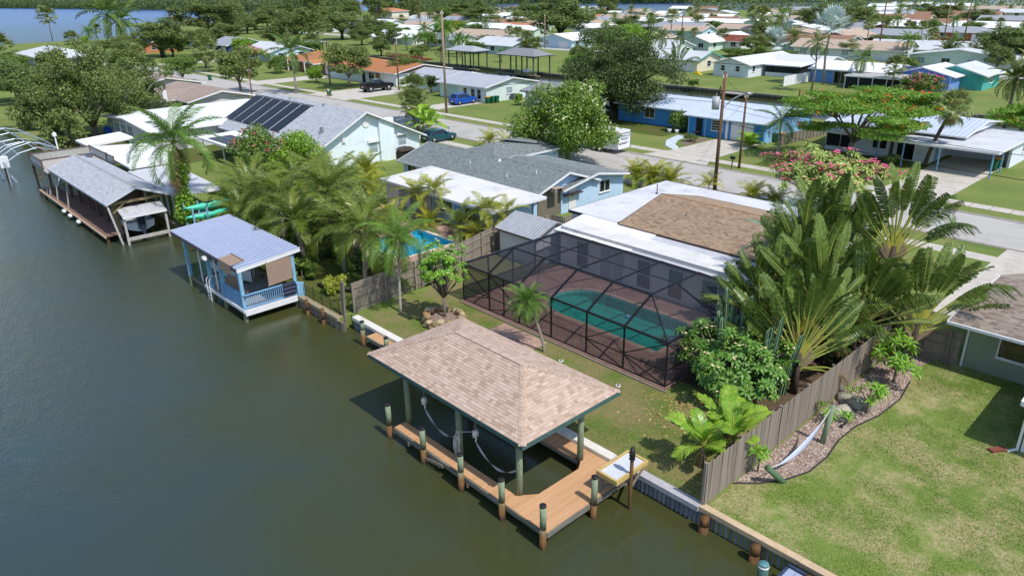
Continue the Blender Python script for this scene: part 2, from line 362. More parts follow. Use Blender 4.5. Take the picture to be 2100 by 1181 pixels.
# pools: deck slab with a hole, basin, water
import bmesh
POOLWATER, N, L = nodes_mat('pool_water')
def poolwater(name, tint):
    m, N, L = nodes_mat(name); N.remove(N['Principled BSDF'])
    tr = N.new('ShaderNodeBsdfTransparent'); tr.inputs[0].default_value = (*tint, 1); gl = N.new('ShaderNodeBsdfGlossy'); gl.inputs['Roughness'].default_value = .03
    nz = N.new('ShaderNodeTexNoise'); nz.inputs['Scale'].default_value = 1.6; nz.inputs['Detail'].default_value = 3; L.new(N.new('ShaderNodeNewGeometry').outputs['Position'], nz.inputs[0])
    bp = N.new('ShaderNodeBump'); bp.inputs['Strength'].default_value = .15; bp.inputs['Distance'].default_value = .05; L.new(nz.outputs[0], bp.inputs['Height']); L.new(bp.outputs[0], gl.inputs['Normal'])
    fr = N.new('ShaderNodeFresnel'); fr.inputs[0].default_value = 1.33; L.new(bp.outputs[0], fr.inputs['Normal'])
    ms = N.new('ShaderNodeMixShader'); L.new(fr.outputs[0], ms.inputs[0]); L.new(tr.outputs[0], ms.inputs[1]); L.new(gl.outputs[0], ms.inputs[2]); L.new(ms.outputs[0], N['Material Output'].inputs[0])
    return m
def pool(name, label, outer, hole, ztop, zw, depth, deckmat, plaster, tint, coping, steps=()):
    cx = sum(p[0] for p in hole)/len(hole); cy_ = sum(p[1] for p in hole)/len(hole)
    t = thing(name, label, 'swimming pool', (cx, cy_, ztop))
    bm = bmesh.new()
    def loop(pts, z): return [bm.verts.new((x, y, z)) for x, y in pts]
    a = loop(outer, ztop); b = loop(hole, ztop)
    E = [bm.edges.new((v[i], v[(i+1) % len(v)])) for v in (a, b) for i in range(len(v))]
    bmesh.ops.triangle_fill(bm, use_beauty=True, edges=E)
    lo = loop(outer, ztop-.3)
    for i in range(len(outer)): j = (i+1) % len(outer); bm.faces.new((lo[i], lo[j], a[j], a[i]))
    bmesh.ops.recalc_face_normals(bm, faces=bm.faces)
    me = bpy.data.meshes.new('pool_deck'); bm.to_mesh(me); bm.free(); me.materials.append(deckmat); me.transform(Matrix.Translation((-cx, -cy_, -ztop)))
    put('pool_deck', me, t)
    bs = MB(); n = len(hole)
    for i in range(n): j = (i+1) % n; bs.face([(*hole[i], ztop-.02),(*hole[j], ztop-.02),(*hole[j], ztop-depth),(*hole[i], ztop-depth)], .5)
    bs.face([(*p, ztop-depth) for p in hole], .5); bs.build('basin', plaster, t)
    for i, (poly, z) in enumerate(steps): MB().prism(poly, ztop-depth+.004*i, z).build('step', plaster, t)
    MB().face([(*p, zw) for p in hole]).build('pool_surface', poolwater(name+'_water', tint), t)
    cp = MB()
    for i in range(n):
        j = (i+1) % n; p, q = Vector(hole[i]), Vector(hole[j]); d = (q-p)
        nrm = Vector((d.y, -d.x)).normalized()*.3
        cc = Vector((cx, cy_))
        if ((p+q)/2+nrm-cc).length < ((p+q)/2-cc).length: nrm = -nrm
        cp.face([(*p,ztop+.006),(*q,ztop+.006),(*(q+nrm*.98),ztop+.006),(*(p+nrm*.98),ztop+.006)])
    cp.build('coping', coping, t)
    return t
def arc(cx, cy_, rx, ry, a0, a1, n): return [(cx+rx*math.cos(R(a0+(a1-a0)*i/n)), cy_+ry*math.sin(R(a0+(a1-a0)*i/n))) for i in range(n+1)]
hole1 = [(-19.45,28.1),(-19.45,31.2),(-20.3,32.1),(-26.2,32.1)]+arc(-26.6,30.1,1.75,1.95,90,270,10)+[(-26.2,28.1)]
pl1 = mat('pool_plaster_teal', '8fd6cf', '7cc6c0', rough=.6, sc=2); cop1 = mat('coping_tan','c0a08e','a98a7a',sc=5,rough=.85)
pool('swimming_pool', 'dark teal pool under the black screen cage in the middle yard', [(-31.75,25.3),(-16.9,25.3),(-16.9,34.1),(-31.75,34.1)], hole1, .1, -.02, .78, PAVER, pl1, (.27,.8,.76), cop1,
     [(arc(-26.9,30.1,1.4,1.55,90,270,8), -.25), (arc(-26.75,30.1,1.0,1.2,90,270,8)+[(-26.2,28.9),(-26.2,31.3)], -.45)])
hole2 = [(-40.55,26.9),(-40.55,31.9),(-45.3,31.9),(-45.3,26.7)]
pool('swimming_pool', 'bright blue rectangular pool behind the wooden fence under the palms', [(-35.6,26),(-36.9,32.5),(-36.9,34.9),(-53,34.9),(-53,32.2),(-47.5,26)], hole2, .06, -.04, .74, PAVER2, mat('pool_plaster_blue','bfe6ee','a9d6e2',rough=.6,sc=2), (.18,.74,.92), mat('coping_cream','e6d8c4','d4c4ae',sc=5,rough=.85), [([(-45.25,26.8),(-44.6,26.8),(-44.6,31.8),(-45.25,31.8)], -.35)])
# ================================================================ seawall along the canal
def pile_mat(name, top, mid, low, z0, z1):
    m, N, L = nodes_mat(name); b = N['Principled BSDF']; b.inputs['Roughness'].default_value = .85; b.inputs['Specular IOR Level'].default_value = .25
    g = N.new('ShaderNodeNewGeometry'); sx = N.new('ShaderNodeSeparateXYZ'); L.new(g.outputs['Position'], sx.inputs[0])
    mp = N.new('ShaderNodeMapping'); mp.inputs['Scale'].default_value = (9,9,1.2); L.new(g.outputs['Position'], mp.inputs[0]); nz = N.new('ShaderNodeTexNoise'); nz.inputs['Scale'].default_value = 2; nz.inputs['Detail'].default_value = 6; L.new(mp.outputs[0], nz.inputs[0])
    mu = N.new('ShaderNodeMath'); mu.operation = 'MULTIPLY_ADD'; L.new(nz.outputs[0], mu.inputs[0]); mu.inputs[1].default_value = .9; L.new(sx.outputs[2], mu.inputs[2])
    mr = N.new('ShaderNodeMapRange'); mr.inputs[1].default_value = z0+.45; mr.inputs[2].default_value = z1+.45; L.new(mu.outputs[0], mr.inputs[0])
    cr = N.new('ShaderNodeValToRGB'); e = cr.color_ramp.elements; e[0].position = 0; e[0].color = (*hx(low),1); e[1].position = 1; e[1].color = (*hx(top),1); q = cr.color_ramp.elements.new(.3); q.color = (*hx(mid),1); q = cr.color_ramp.elements.new(.55); q.color = (*hx(mid),1); L.new(mr.outputs[0], cr.inputs[0])
    mx = N.new('ShaderNodeMix'); mx.data_type = 'RGBA'; mx.blend_type = 'MULTIPLY'; mx.inputs[0].default_value = .7; L.new(cr.outputs[0], mx.inputs[6]); n2 = N.new('ShaderNodeTexNoise'); n2.inputs['Scale'].default_value = 5; n2.inputs['Detail'].default_value = 7; L.new(mp.outputs[0], n2.inputs[0]); m2 = N.new('ShaderNodeMapRange'); m2.inputs[1].default_value = .3; m2.inputs[2].default_value = .65; m2.inputs[3].default_value = .35; m2.inputs[4].default_value = 1.15; L.new(n2.outputs[0], m2.inputs[0]); L.new(m2.outputs[0], mx.inputs[7])
    L.new(mx.outputs[2], b.inputs['Base Color']); bp = N.new('ShaderNodeBump'); bp.inputs['Strength'].default_value = .4; bp.inputs['Distance'].default_value = .03; L.new(n2.outputs[0], bp.inputs['Height']); L.new(bp.outputs[0], b.inputs['Normal']); return m
PILEG = pile_mat('weathered_pile','8d9c80','7a5836','33291e',-.75,.35); POSTG = pile_mat('boathouse_pile','8a957a','75603f','3a2f22',-.75,.15)

def seawall(name, label, x0, x1, yin, yout, ztop, capmat, pitch_=.2, pile=PILE, group='seawalls of the near canal'):
    t = thing(name, label, 'seawall', ((x0+x1)/2, (yin+yout)/2, 0), group)
    n = max(1, int((x1-x0)/3.2)); 
    for i in range(n):
        a = x0+(x1-x0)*i/n; b = x0+(x1-x0)*(i+1)/n; j = random.uniform(-.012, .012)
        MB().box(a+.004, yout+j, ztop-.2, b-.004, yin, ztop+random.uniform(-.008, .008)).build('cap', capmat, t)
    meshes = []
    for k in range(4):
        m = MB(); h = pitch_
        m.hexa([(0,0,-1.6),(h*.5,-.07,-1.6),(h*.5,.1,-1.6),(0,.1,-1.6),(0,0,0),(h*.5,-.07,0),(h*.5,.1,0),(0,.1,0)])
        m.hexa([(h*.5,-.07,-1.6),(h*.97,-.005*k,-1.6),(h*.97,.1,-1.6),(h*.5,.1,-1.6),(h*.5,-.07,0),(h*.97,-.005*k,0),(h*.97,.1,0),(h*.5,.1,0)])
        me = m.mesh('sheet_pile'); me.materials.append(pile); meshes.append(me)
    x = x0; i = 0
    while x < x1-.05:
        put('sheet_pile', meshes[i % 4], t, loc=(x-(x0+x1)/2, yout+.13-(yin+yout)/2, ztop-.2+random.uniform(-.01, .004))); x += pitch_; i += 1
    return t
seawall('seawall', 'seawall with white cap behind the boathouse dock', -34.45, -15.2, 19.72, 19.3, .05, CAPW)
seawall('seawall', 'seawall with grey plank cap between fishing table and fence end', -15.2, -11.15, 19.72, 19.35, .03, CAPG)
seawall('seawall', 'seawall with beige cap along the mown lawn at lower right', -11.15, 8, 19.7, 19.4, .04, CAPB)
t = seawall('seawall', 'old timber seawall with low black mesh fence beside blue boathouse', -47, -34.9, 19.0, 18.6, .02, mat('old_cap','a79b80','857a62',sc=4,rough=.9), .6, OLDWOOD)
seawall('seawall', 'shaded timber seawall behind the long grey dockhouse', -112, -47, 19.0, 18.7, .02, mat('old_cap2','857a68','6a6152',sc=4,rough=.9), .8, OLDWOOD)
def piling(label, x, y, z0, z1, r=.13, m=None, wet=.35, cap=True, group='dock pilings', name='piling', n=12):
    t = thing(name, label, 'piling', (x, y, -.75), group)
    zc = -.75+wet
    MB().tube([(x,y,z0),(x,y,zc)], r*1.0, n).build('wet_base', PILEG if m is None else BROWNWOOD, t, True)
    MB().tube([(x,y,zc),(x+.01,y,(zc+z1)/2),(x,y,z1)], [r,r*.98,r*.97], n).build('post', m or PILEG, t, True)
    if cap: MB().tube([(x,y,z1-.05),(x,y,z1+.015),(x,y,z1+.03)], [r*1.04,r*1.04,r*.75], n).build('cap', BLACK, t, True)
    return t
for lab, x, y, z1, w in (('short black-capped piling at far end of the narrow dock walkway',-23.68,14.52,.95,.65),('black-capped piling beside the braced middle of the walkway',-21.14,14.47,.95,.7),
        ('dark stained piling beside the coiled white rope',-18.67,14.45,.95,.9),('green piling where the walkway meets the wide deck',-16.31,14.45,1.05,.8),
        ('tall black-capped piling at the outer corner of the wide deck',-14.2,14.46,1.1,.85),('green black-capped piling casting a shadow onto the deck',-14.02,16.95,1.08,.6),
        ('green and brown piling at the far end of the small orange platform',-32.15,18.58,.75,1.0),('dark piling at the near end of the small orange platform',-29.9,18.6,.55,.6)):
    piling(lab, x, y, -2.5, z1, .122, wet=w)
for lab, x, z1 in (('brown piling standing against the seawall near the fence end',-10.75,-.08),('brown piling against the seawall farther along the lawn',-8.75,-.08)):
    piling(lab, x, 19.2, -2.5, z1, .17, BROWNWOOD, .3, False)
for lab, x in (('brown post on the timber seawall left of the fence end',-36.3),('brown post on the timber seawall beside the low mesh fence',-38.2)):
    piling(lab, x, 18.45, -2.2, .25, .1, BROWNWOOD, .3, False)
# weathered end post of the fence out at the water
t = thing('fence_post', 'tall pale weathered post standing in the water at the fence end', 'post', (-34.95,19.05,-.75)); MB().beam((-34.95,19.0,-1.5),(-34.98,19.2,2.1),.3,.12).build('post', OLDWOOD, t)

# ================================================================ boathouse: deck, posts, hip roof with shingles
DECK = mat('composite_deck', 'd0a47c', 'b48a62', sc=1.5, rough=.7, orand=.5, streak=(1,.3,1))
STRING = mat('deck_stringer', '8c8a80', '55524a', sc=2, rough=.9, streak=(.5,.5,5))
bh = thing('boat_dock', 'orange plank dock with narrow walkway and wide deck under the tan roof', 'dock', (-18.8,16.8,-.75))
ZD = -.1
def boards(root, rects, m=DECK, z=ZD, th=.04, axis='y', w=.14, gap=.008, name='board', jit=.003):
    """rects: (x0,y0,x1,y1); planks of width w run along `axis`"""
    cache = {}
    off = OFF[root.name]
    for x0, y0, x1, y1 in rects:
        a0, a1, l0, l1 = (x0, x1, y0, y1) if axis == 'y' else (y0, y1, x0, x1)
        n = max(1, round((a1-a0)/w)); ww = (a1-a0)/n
        for i in range(n):
            key = (round(ww, 3), round(l1-l0, 2), axis)
            if key not in cache:
                b = MB(); (b.box(gap/2,0,-th,ww-gap/2,l1-l0,0) if axis == 'y' else b.box(0,gap/2,-th,l1-l0,ww-gap/2,0)); me = b.mesh(name); me.materials.append(m); cache[key] = me
            p = (a0+i*ww, l0) if axis == 'y' else (l0, a0+i*ww)
            put(name, cache[key], root, loc=(p[0]-off[0], p[1]-off[1], z-off[2]+random.uniform(-jit, jit)))
boards(bh, [(-23.4,14.6,-16.4,15.2)])
boards(bh, [(-15.82,14.57,-14.15,19.28)])
for i in range(4):                                      # the deck's chamfered corners, board by board
    x0 = -16.4+.145*i; yl = 15.11+(.78/.6)*(.145*(i+.5)); yu = 18.7-(.62/.4)*max(0, .145*(i+.5)-.2)
    ya, yb = 15.11+1.3*.145*i, 15.11+1.3*.145*(i+1); ua, ub = 18.7-1.55*max(0,.145*i-.2), 18.7-1.55*max(0,.145*(i+1)-.2)
    for poly in ([(x0+.004,14.57),(x0+.141,14.57),(x0+.141,yb),(x0+.004,ya)],[(x0+.004,ua),(x0+.141,ub),(x0+.141,19.28),(x0+.004,19.28)]): MB().prism(poly, ZD-.04, ZD).build('board', DECK, bh)
boards(bh, [(-25,18.5,-16.4,19.28)])
s = MB(); s.beam((-23.4,14.57,-.24),(-14.13,14.57,-.24),.06,.2); s.build('outer_beam', STRING, bh)
s = MB(); s.beam((-14.12,14.6,-.24),(-14.12,19.25,-.24),.06,.2); s.build('outer_beam', STRING, bh)
s = MB(); s.beam((-23.4,15.18,-.24),(-16.4,15.18,-.24),.05,.18); s.build('inner_beam', STRING, bh)
s = MB(); s.beam((-25,18.53,-.24),(-16.2,18.53,-.24),.05,.18); s.build('inner_beam', STRING, bh)
s = MB(); s.beam((-16.05,18.6,-.24),(-15.76,18.05,-.24),.05,.18).beam((-15.8,18.05,-.24),(-15.8,15.9,-.24),.05,.18).beam((-15.85,15.85,-.24),(-16.4,15.15,-.24),.05,.18); s.build('inner_beam', STRING, bh)
s = MB()
for x in (-20.2,-18.4,-22.3): s.beam((x,14.5,-.42),(x,15.3,-.42),.08,.16)
s.build('cross_beam', STRING, bh)
s = MB(); s.beam((-21.05,14.45,-.45),(-19.9,14.5,-.3),.05,.14).beam((-21.0,14.62,-.45),(-19.9,14.62,-.3),.05,.14); s.build('diagonal_brace', OLDWOOD, bh)

rf = thing('boathouse', 'tan shingled hip roof on green posts over the boat slip', 'boathouse', (-20.5,17.5,-.75))
E0 = dict(x0=-25.5,x1=-15.62,y0=14.87,y1=20.27); ZE, ZR = 2.6, 3.82; RX0, RX1, RY = -22.5, -18.35, 17.57
POSTS = [(-23.28,15.3),(-19.68,15.25),(-16.32,15.36),(-16.2,18.62),(-19.7,18.75),(-23.3,18.75)]
for x, y in POSTS:
    p = MB(); p.tube([(x,y,-2.4),(x,y,-.45)], .135, 12); q = MB().tube([(x,y,-.45),(x+.01,y,1),(x,y,2.55)], [.135,.13,.125], 12)
    o = q.build('post', POSTG, rf, True); p.build('wet_base', POSTG, o, True)
bw = mat('roof_beam_wood','8a7a64','6b5c48',sc=2,rough=.9)
for y in (15.3,18.7): MB().beam((-24.9,y,2.42),(-16.1,y,2.42),.1,.3).build('roof_beam', bw, rf)
for x in (-23.2,-19.7,-16.3): MB().beam((x,15.1,2.3),(x,20,2.3),.1,.2).build('roof_beam', bw, rf)
for i in range(14):
    x = -25.2+i*.72; MB().beam((x,14.95,2.5),(x,20.2,2.5),.04,.12).build('rafter', bw, rf)
def shingle_mesh(name, cols, w_, e_, th, m):
    out = []
    for c in cols:
        b = MB(); b.face([(0,0,th),(w_,0,th),(w_,e_*1.02,.002),(0,e_*1.02,.002)], c); b.face([(0,0,-.003),(w_,0,-.003),(w_,0,th),(0,0,th)], 1.5)  # front lip toned darkest to paint in the shadow line under each tab
        b.face([(0,0,-.003),(0,0,th),(0,e_*1.02,.002)], c); b.face([(w_,0,th),(w_,0,-.003),(w_,e_*1.02,.002)], c)
        me = b.mesh(name); me.materials.append(m); out.append(me)
    return out
def shingles(root, A, B, Cc, D, m, tab=.3, expo=.14, th=.016, parts=0, keep=None, colf=None, near=None):
    """courses of tabs on the plane eave A->B, ridge D->C (A left, B right looking up the slope); `parts` tabs become objects of their own"""
    A, B, Cc, D = map(Vector, (A, B, Cc, D)); u = (B-A).normalized(); nrm = u.cross((D+Cc)/2-(A+B)/2).normalized()
    if nrm.z < 0: nrm = -nrm
    vdir = nrm.cross(u); H_ = ((D-A).dot(vdir)); n = int(H_/expo); mb = MB(); cand = []
    lx = (D-A).dot(u)/H_; rx = (Cc-B).dot(u)/H_; W = (B-A).length
    wid = [tab*.7, tab, tab*1.3]
    colf = colf or (lambda: random.choice((.08,.2,.3,.35,.45,.5,.62,.85))+random.uniform(-.06,.06))
    for j in range(n):
        s0 = lx*expo*j; s1 = W+rx*expo*j; x = s0-random.random()*tab
        while x < s1:
            k = random.randrange(3); w_ = wid[k]; a, b = max(x, s0), min(x+w_, s1); x += w_
            if b-a < .02: continue
            o = A+u*a+vdir*(expo*j)+nrm*.006; full = abs((b-a)-w_) < 1e-6
            c = colf()
            if keep and not keep(o): continue
            if full and parts: cand.append((o, k, c))
            else: tabface(mb, o, u, vdir, nrm, b-a, expo, th, c)
    if parts:
        ref = near or Vector((0,0,17.5)); cand.sort(key=lambda t_: (t_[0]-ref).length)
        levels = [.06,.2,.34,.48,.62,.85]; cache = {}
        off = Vector(OFF[root.name])
        rot = Matrix((u, vdir, nrm)).transposed()
        for i, (o, k, c) in enumerate(cand):
            if i < parts:
                q = min(range(6), key=lambda z_: abs(levels[z_]-c))
                if (k, q) not in cache: cache[(k, q)] = shingle_mesh('shingle', [levels[q]], wid[k], expo, th, m)[0]
                put('shingle', cache[(k, q)], root, mw=Matrix.Translation(o-off) @ rot.to_4x4())
            else: tabface(mb, o, u, vdir, nrm, wid[k], expo, th, c)
    mb.build('shingle_courses', m, root, kind='stuff')
def tabface(mb, o, u, v, n, w_, e, th, c):
    p0 = o+n*th; p1 = p0+u*w_; q1 = o+u*w_+v*e*1.02+n*.002; q0 = o+v*e*1.02+n*.002; b0 = o-n*.003; b1 = b0+u*w_
    mb.face([p0,p1,q1,q0], c); mb.face([b0,b1,p1,p0], 1.5)  # lip face carries the same painted shadow line
def hipcap(root, segs, m, w_=.28, lift=.02, name='ridge_cap'):
    for p, q in segs:
        p, q = Vector(p), Vector(q); L_ = (q-p).length; n = max(1, int(L_/.22)); d = (q-p)/n; side = d.cross(Vector((0,0,1))).normalized()*w_/2; b = MB()
        for i in range(n):
            a = p+d*i; c = a+d*1.05; u0 = Vector((0,0,lift+.005)); u1 = Vector((0,0,lift)); dr = Vector((0,0,-.03)); v = random.random()*.5+.2
            b.face([a+u0-side+dr, a+u0, c+u1, c+u1-side+dr], v); b.face([a+u0, a+u0+side+dr, c+u1+side+dr, c+u1], v)
        b.build(name, m, root)
def hiproof(root, x0, y0, x1, y1, ze, zr, rx0, ry0, rx1, ry1, deckm, trim, fascia=.16):
    """solid hip roof body; returns the four corner/ridge points"""
    a, b, c, d = Vector((x0,y0,ze)), Vector((x1,y0,ze)), Vector((x1,y1,ze)), Vector((x0,y1,ze)); r0, r1 = Vector((rx0,ry0,zr)), Vector((rx1,ry1,zr))
    m = MB(); 
    if abs(rx0-rx1) >= abs(ry0-ry1): m.face([a,b,r1,r0]); m.face([c,d,r0,r1]); m.face([b,c,r1]); m.face([d,a,r0])
    else: m.face([b,c,r1,r0]); m.face([d,a,r0,r1]); m.face([a,b,r0]); m.face([c,d,r1])
    m.face([d-Vector((0,0,.02)),c-Vector((0,0,.02)),b-Vector((0,0,.02)),a-Vector((0,0,.02))])
    o = m.build('roof', deckm, root)
    f = MB(); e = .03
    f.box(x0-e,y0-e,ze-fascia,x1+e,y0,ze+.005); f.box(x0-e,y1,ze-fascia,x1+e,y1+e,ze+.005); f.box(x0-e,y0,ze-fascia,x0,y1,ze+.005); f.box(x1,y0,ze-fascia,x1+e,y1,ze+.005)
    f.build('fascia', trim, root)
    return o, a, b, c, d, r0, r1
SHTAN = mat('tan_shingles', 'cdb7a6', '957a69', sc=30, rough=.9, attr=.65, spec=.15)
SHTAN_D = mat('tan_roof_deck', 'b5a294', 'a39084', sc=3, rough=.9)
roof, a, b, c, d, r0, r1 = hiproof(rf, E0['x0'], E0['y0'], E0['x1'], E0['y1'], ZE, ZR, RX0, RY, RX1, RY, SHTAN_D, mat('green_fascia','4d6a66','3d5652',sc=2,rough=.6), .17)
shingles(roof, a, b, r1, r0, SHTAN, .24, .142, parts=190)
shingles(roof, b, c, r1, r1, SHTAN, .24, .142, parts=105)
shingles(roof, c, d, r0, r1, SHTAN, .24, .142)
shingles(roof, d, a, r0, r0, SHTAN, .24, .142)
hipcap(roof, ((a,r0),(b,r1),(c,r1),(d,r0),(r0,r1)), SHTAN)
# lift blocks, straps and the coiled rope
ROPE = mat('white_rope','d8d4cf','b9b2aa',sc=20,rough=.9); STRAP = mat('grey_strap','b7aeb4','9b929a',sc=12,rough=.9)
def strap(label, p, q, sag):
    t = thing('lift_strap', label, 'strap', p, 'boat lift straps')
    pts = []
    for i in range(15):
        f = i/14; s_ = Vector(p).lerp(Vector(q), f); s_.z -= sag*4*f*(1-f); pts.append(s_)
    m = MB()
    for i in range(14):
        w0 = .05*math.cos(i*.5); w1 = .05*math.cos((i+1)*.5); h0 = Vector((0, .045*math.sin(i*.5), w0)); h1 = Vector((0, .045*math.sin((i+1)*.5), w1)); m.face([pts[i]-h0,pts[i]+h0,pts[i+1]+h1,pts[i+1]-h1])
    m.build('webbing', STRAP, t); pv = Vector(p)
    MB().tube([pv+Vector((0,0,1.15)),pv+Vector((0,0,.42))],.015,6).build('cable', METALGREY, t)
    m = MB(); m.box(pv.x-.05,pv.y-.1,pv.z+.22,pv.x+.05,pv.y+.1,pv.z+.52); m.tube([pv+Vector((-.06,0,.37)),pv+Vector((.06,0,.37))],.12,12); m.tube([pv+Vector((0,0,.25)),pv+Vector((0,.03,.1)),pv+Vector((0,0,0))],.03,6); m.build('pulley_block', WHITE, t, True)
strap('slack boat lift strap hanging from the outer beam left of the rope coil', (-22.0,15.28,1.15), (-19.75,15.3,.9), .55)
strap('slack boat lift strap hanging between rope coil and corner post', (-18.7,15.28,1.1), (-16.4,15.35,.95), .6)
t = thing('rope_coil', 'white rope coiled and hung on the middle boathouse post', 'rope', (-19.5,15.1,.5))
for k in range(6):
    pts = []; rr = .16+.02*k; hh = .33+.05*(k % 3)
    for i in range(17): th_ = 2*math.pi*i/16; pts.append((-19.52+rr*math.sin(th_)*.7, 15.05-.02*k, .95-.06*k+hh*math.cos(th_)))
    MB().tube(pts, .016, 5, False).build('loop', ROPE, t, True)
MB().tube([(-19.38,15.0,1.3),(-19.36,14.98,.5),(-19.34,15,-.05)],.014,5).build('loose_end', ROPE, t); MB().tube([(-19.6,15.0,1.3),(-19.2,14.98,1.45),(-18.7,15.2,1.6)],.014,5).build('loose_end', ROPE, t)
# fish cleaning table
t = thing('fish_table', 'pale wooden fish cleaning table at the dock corner', 'table', (-13.95,18.4,-.1))
TW = mat('fresh_pine','cdb474','b09558',sc=2,rough=.75,streak=(4,.6,4))
MB().box(-14.33,17.6,.78,-13.52,19.28,.81).build('worktop', mat('worktop_white','d4d6dd','c2c4cc',sc=3,rough=.4), t)
for x0,y0,x1,y1 in ((-14.42,17.5,-14.33,19.38),(-13.52,17.5,-13.43,19.38),(-14.33,17.5,-13.52,17.6),(-14.33,19.28,-13.52,19.38)): MB().box(x0,y0,.68,x1,y1,.87).build('frame_board', TW, t)
for p,q in (((-14.3,17.7,-.1),(-14.3,17.7,.7)),((-14.3,19.2,-.1),(-14.3,19.2,.7))): MB().beam(p,q,.1,.1).build('leg', OLDWOOD, t)
for p,q in (((-14.2,18.2,-.2),(-13.55,18.2,.65)),((-13.47,18.3,.05),(-13.5,19.25,.66)),((-14.25,17.75,.1),(-13.5,18.25,.35))): MB().beam(p,q,.05,.1).build('brace', OLDWOOD, t)
t = thing('water_post', 'slim brown post with black hose tap rising through the fish table', 'post', (-13.4,18.3,-.75))
MB().tube([(-13.4,18.3,-2),(-13.4,18.3,1.75)],.07,8).build('post', BROWNWOOD, t, True)
MB().tube([(-13.4,18.3,1.45),(-13.38,18.28,1.7),(-13.4,18.3,1.98)],[.09,.11,.08],8).build('hose_wrap', BLACK, t, True)
for k in range(3): MB().tube([(-13.4+.1*math.cos(a_),18.3+.1*math.sin(a_),1.5+.14*k) for a_ in np.linspace(0,6.28,10)],.025,5).build('hose_loop', BLACK, t, True)
t = thing('boat_platform', 'small orange plank platform against the white seawall', 'platform', (-31,19,-.75)); 
boards(t, [(-31.95,18.68,-30.0,19.28)]); MB().box(-31.95,18.62,-.3,-30,18.68,-.1).build('edge_beam', STRING, t)
# corner of the next dock at the bottom edge
t = thing('plank_dock', 'pale blue plank dock corner at the bottom edge beside the seawall', 'dock', (-6.3,18.4,-.75))
boards(t, [(-7.5,16.0,-3.8,19.0)], mat('blue_planks','a9b3cc','97a2bd',sc=2,rough=.7,orand=.5), z=-.05, axis='y', w=.3, gap=.02)
MB().box(-7.55,15.9,-.3,-7.45,19.0,-.04).build('edge_beam', mat('navy_edge','3c4866','2c3650',rough=.6), t); MB().box(-7.5,19.02,-.06,-3.8,19.12,.02).build('edge_beam', MATS['navy_edge'], t)
t = piling('green piling with a white band beside the pale blue dock', -7.75, 17.75, -2.5, .75, .17, mat('green_pile','4d7068','385048',sc=2,rough=.8,streak=(9,9,.5)), .3, False)
MB().tube([(-7.75,17.75,.62),(-7.75,17.75,.7)],.178,12).build('white_band', WHITE, t, True); MB().tube([(-7.75,17.75,.7),(-7.75,17.75,.76)],[.175,.15],12).build('top_cap', mat('teal_cap','5f8f92','4a787c',rough=.5), t, True)
piling('short brown stub piling on the pale blue dock', -6.75, 18.85, -1, .18, .12, BROWNWOOD, .6, False)
# ================================================================ pool cage
CAGE = mat('bronze_aluminium','17151a','242126',rough=.35,sc=3,spec=.5)
def screen_mat():
    m, N, L = nodes_mat('insect_screen'); b = N['Principled BSDF']; b.inputs['Base Color'].default_value = (.03,.03,.042,1); b.inputs['Roughness'].default_value = .6
    tr = N.new('ShaderNodeBsdfTransparent'); ms = N.new('ShaderNodeMixShader'); ms.inputs[0].default_value = .47
    L.new(tr.outputs[0], ms.inputs[1]); L.new(b.outputs[0], ms.inputs[2]); L.new(ms.outputs[0], N['Material Output'].inputs[0]); return m
SCREEN = screen_mat()
cg = thing('pool_cage', 'black framed screen enclosure over the teal pool', 'pool enclosure', (-24.4,29.6,.1))
X0, X1, Y0, Y1, ZC, ZT, ZB = -31.7, -17.0, 25.42, 33.75, 2.42, 3.48, .1
XS = [-31.7,-29.34,-26.86,-24.38,-21.9,-19.5,-17.0]; KY, KB = 27.45, 31.5; YS = [Y0,27.45,29.5,31.5,Y1]
def bar(name, p, q, w_=.05, h=.1): MB().beam(p, q, w_, h).build(name, CAGE, cg)
for i, x in enumerate(XS):
    bar('post', (x,Y0,ZB), (x,Y0,ZC), .07, .05 if i in (0,6) else .08)
    if 0 < i < 6:
        bar('rafter', (x,Y0,ZC), (x,KY,ZT), .05, .14); bar('rafter', (x,KY,ZT), (x,KB,ZT), .045, .09); bar('rafter', (x,KB,ZT), (x,Y1,ZC), .06, .13)
for x in (X0, X1):
    for y in YS[1:]: bar('post', (x,y,ZB), (x,y,ZC), .06, .08)
    bar('eave_beam', (x,Y0,ZC), (x,Y1,ZC), .1, .1); bar('chair_rail', (x,Y0,.95), (x,Y1,.95), .04, .05); bar('sill_rail', (x,Y0,ZB+.03), (x,Y1,ZB+.03), .06, .05)
bar('eave_beam', (X0,Y0,ZC), (X1,Y0,ZC), .09, .09); bar('eave_beam', (X0,Y1,ZC), (X1,Y1,ZC), .12, .14)
for i in range(6): bar('chair_rail', (XS[i],Y0,.95), (XS[i+1],Y0,.95), .04, .05)
bar('sill_rail', (X0,Y0,ZB+.03), (X1,Y0,ZB+.03), .06, .05)
for y in (KY, KB): bar('purlin', (XS[1],y,ZT), (XS[5],y,ZT), .06, .08)
bar('purlin', (XS[1],29.5,ZT), (XS[5],29.5,ZT), .05, .05)
for c0, c1 in (((X0,Y0,ZC),(XS[1],KY,ZT)),((X1,Y0,ZC),(XS[5],KY,ZT)),((X0,Y1,ZC),(XS[1],KB,ZT)),((X1,Y1,ZC),(XS[5],KB,ZT))): bar('hip_rafter', c0, c1, .05, .08)
for x, k in ((X0,XS[1]),(X1,XS[5])):
    for y in (29.5,): bar('rafter', (x,y,ZC), (k,y,ZT), .05, .08)
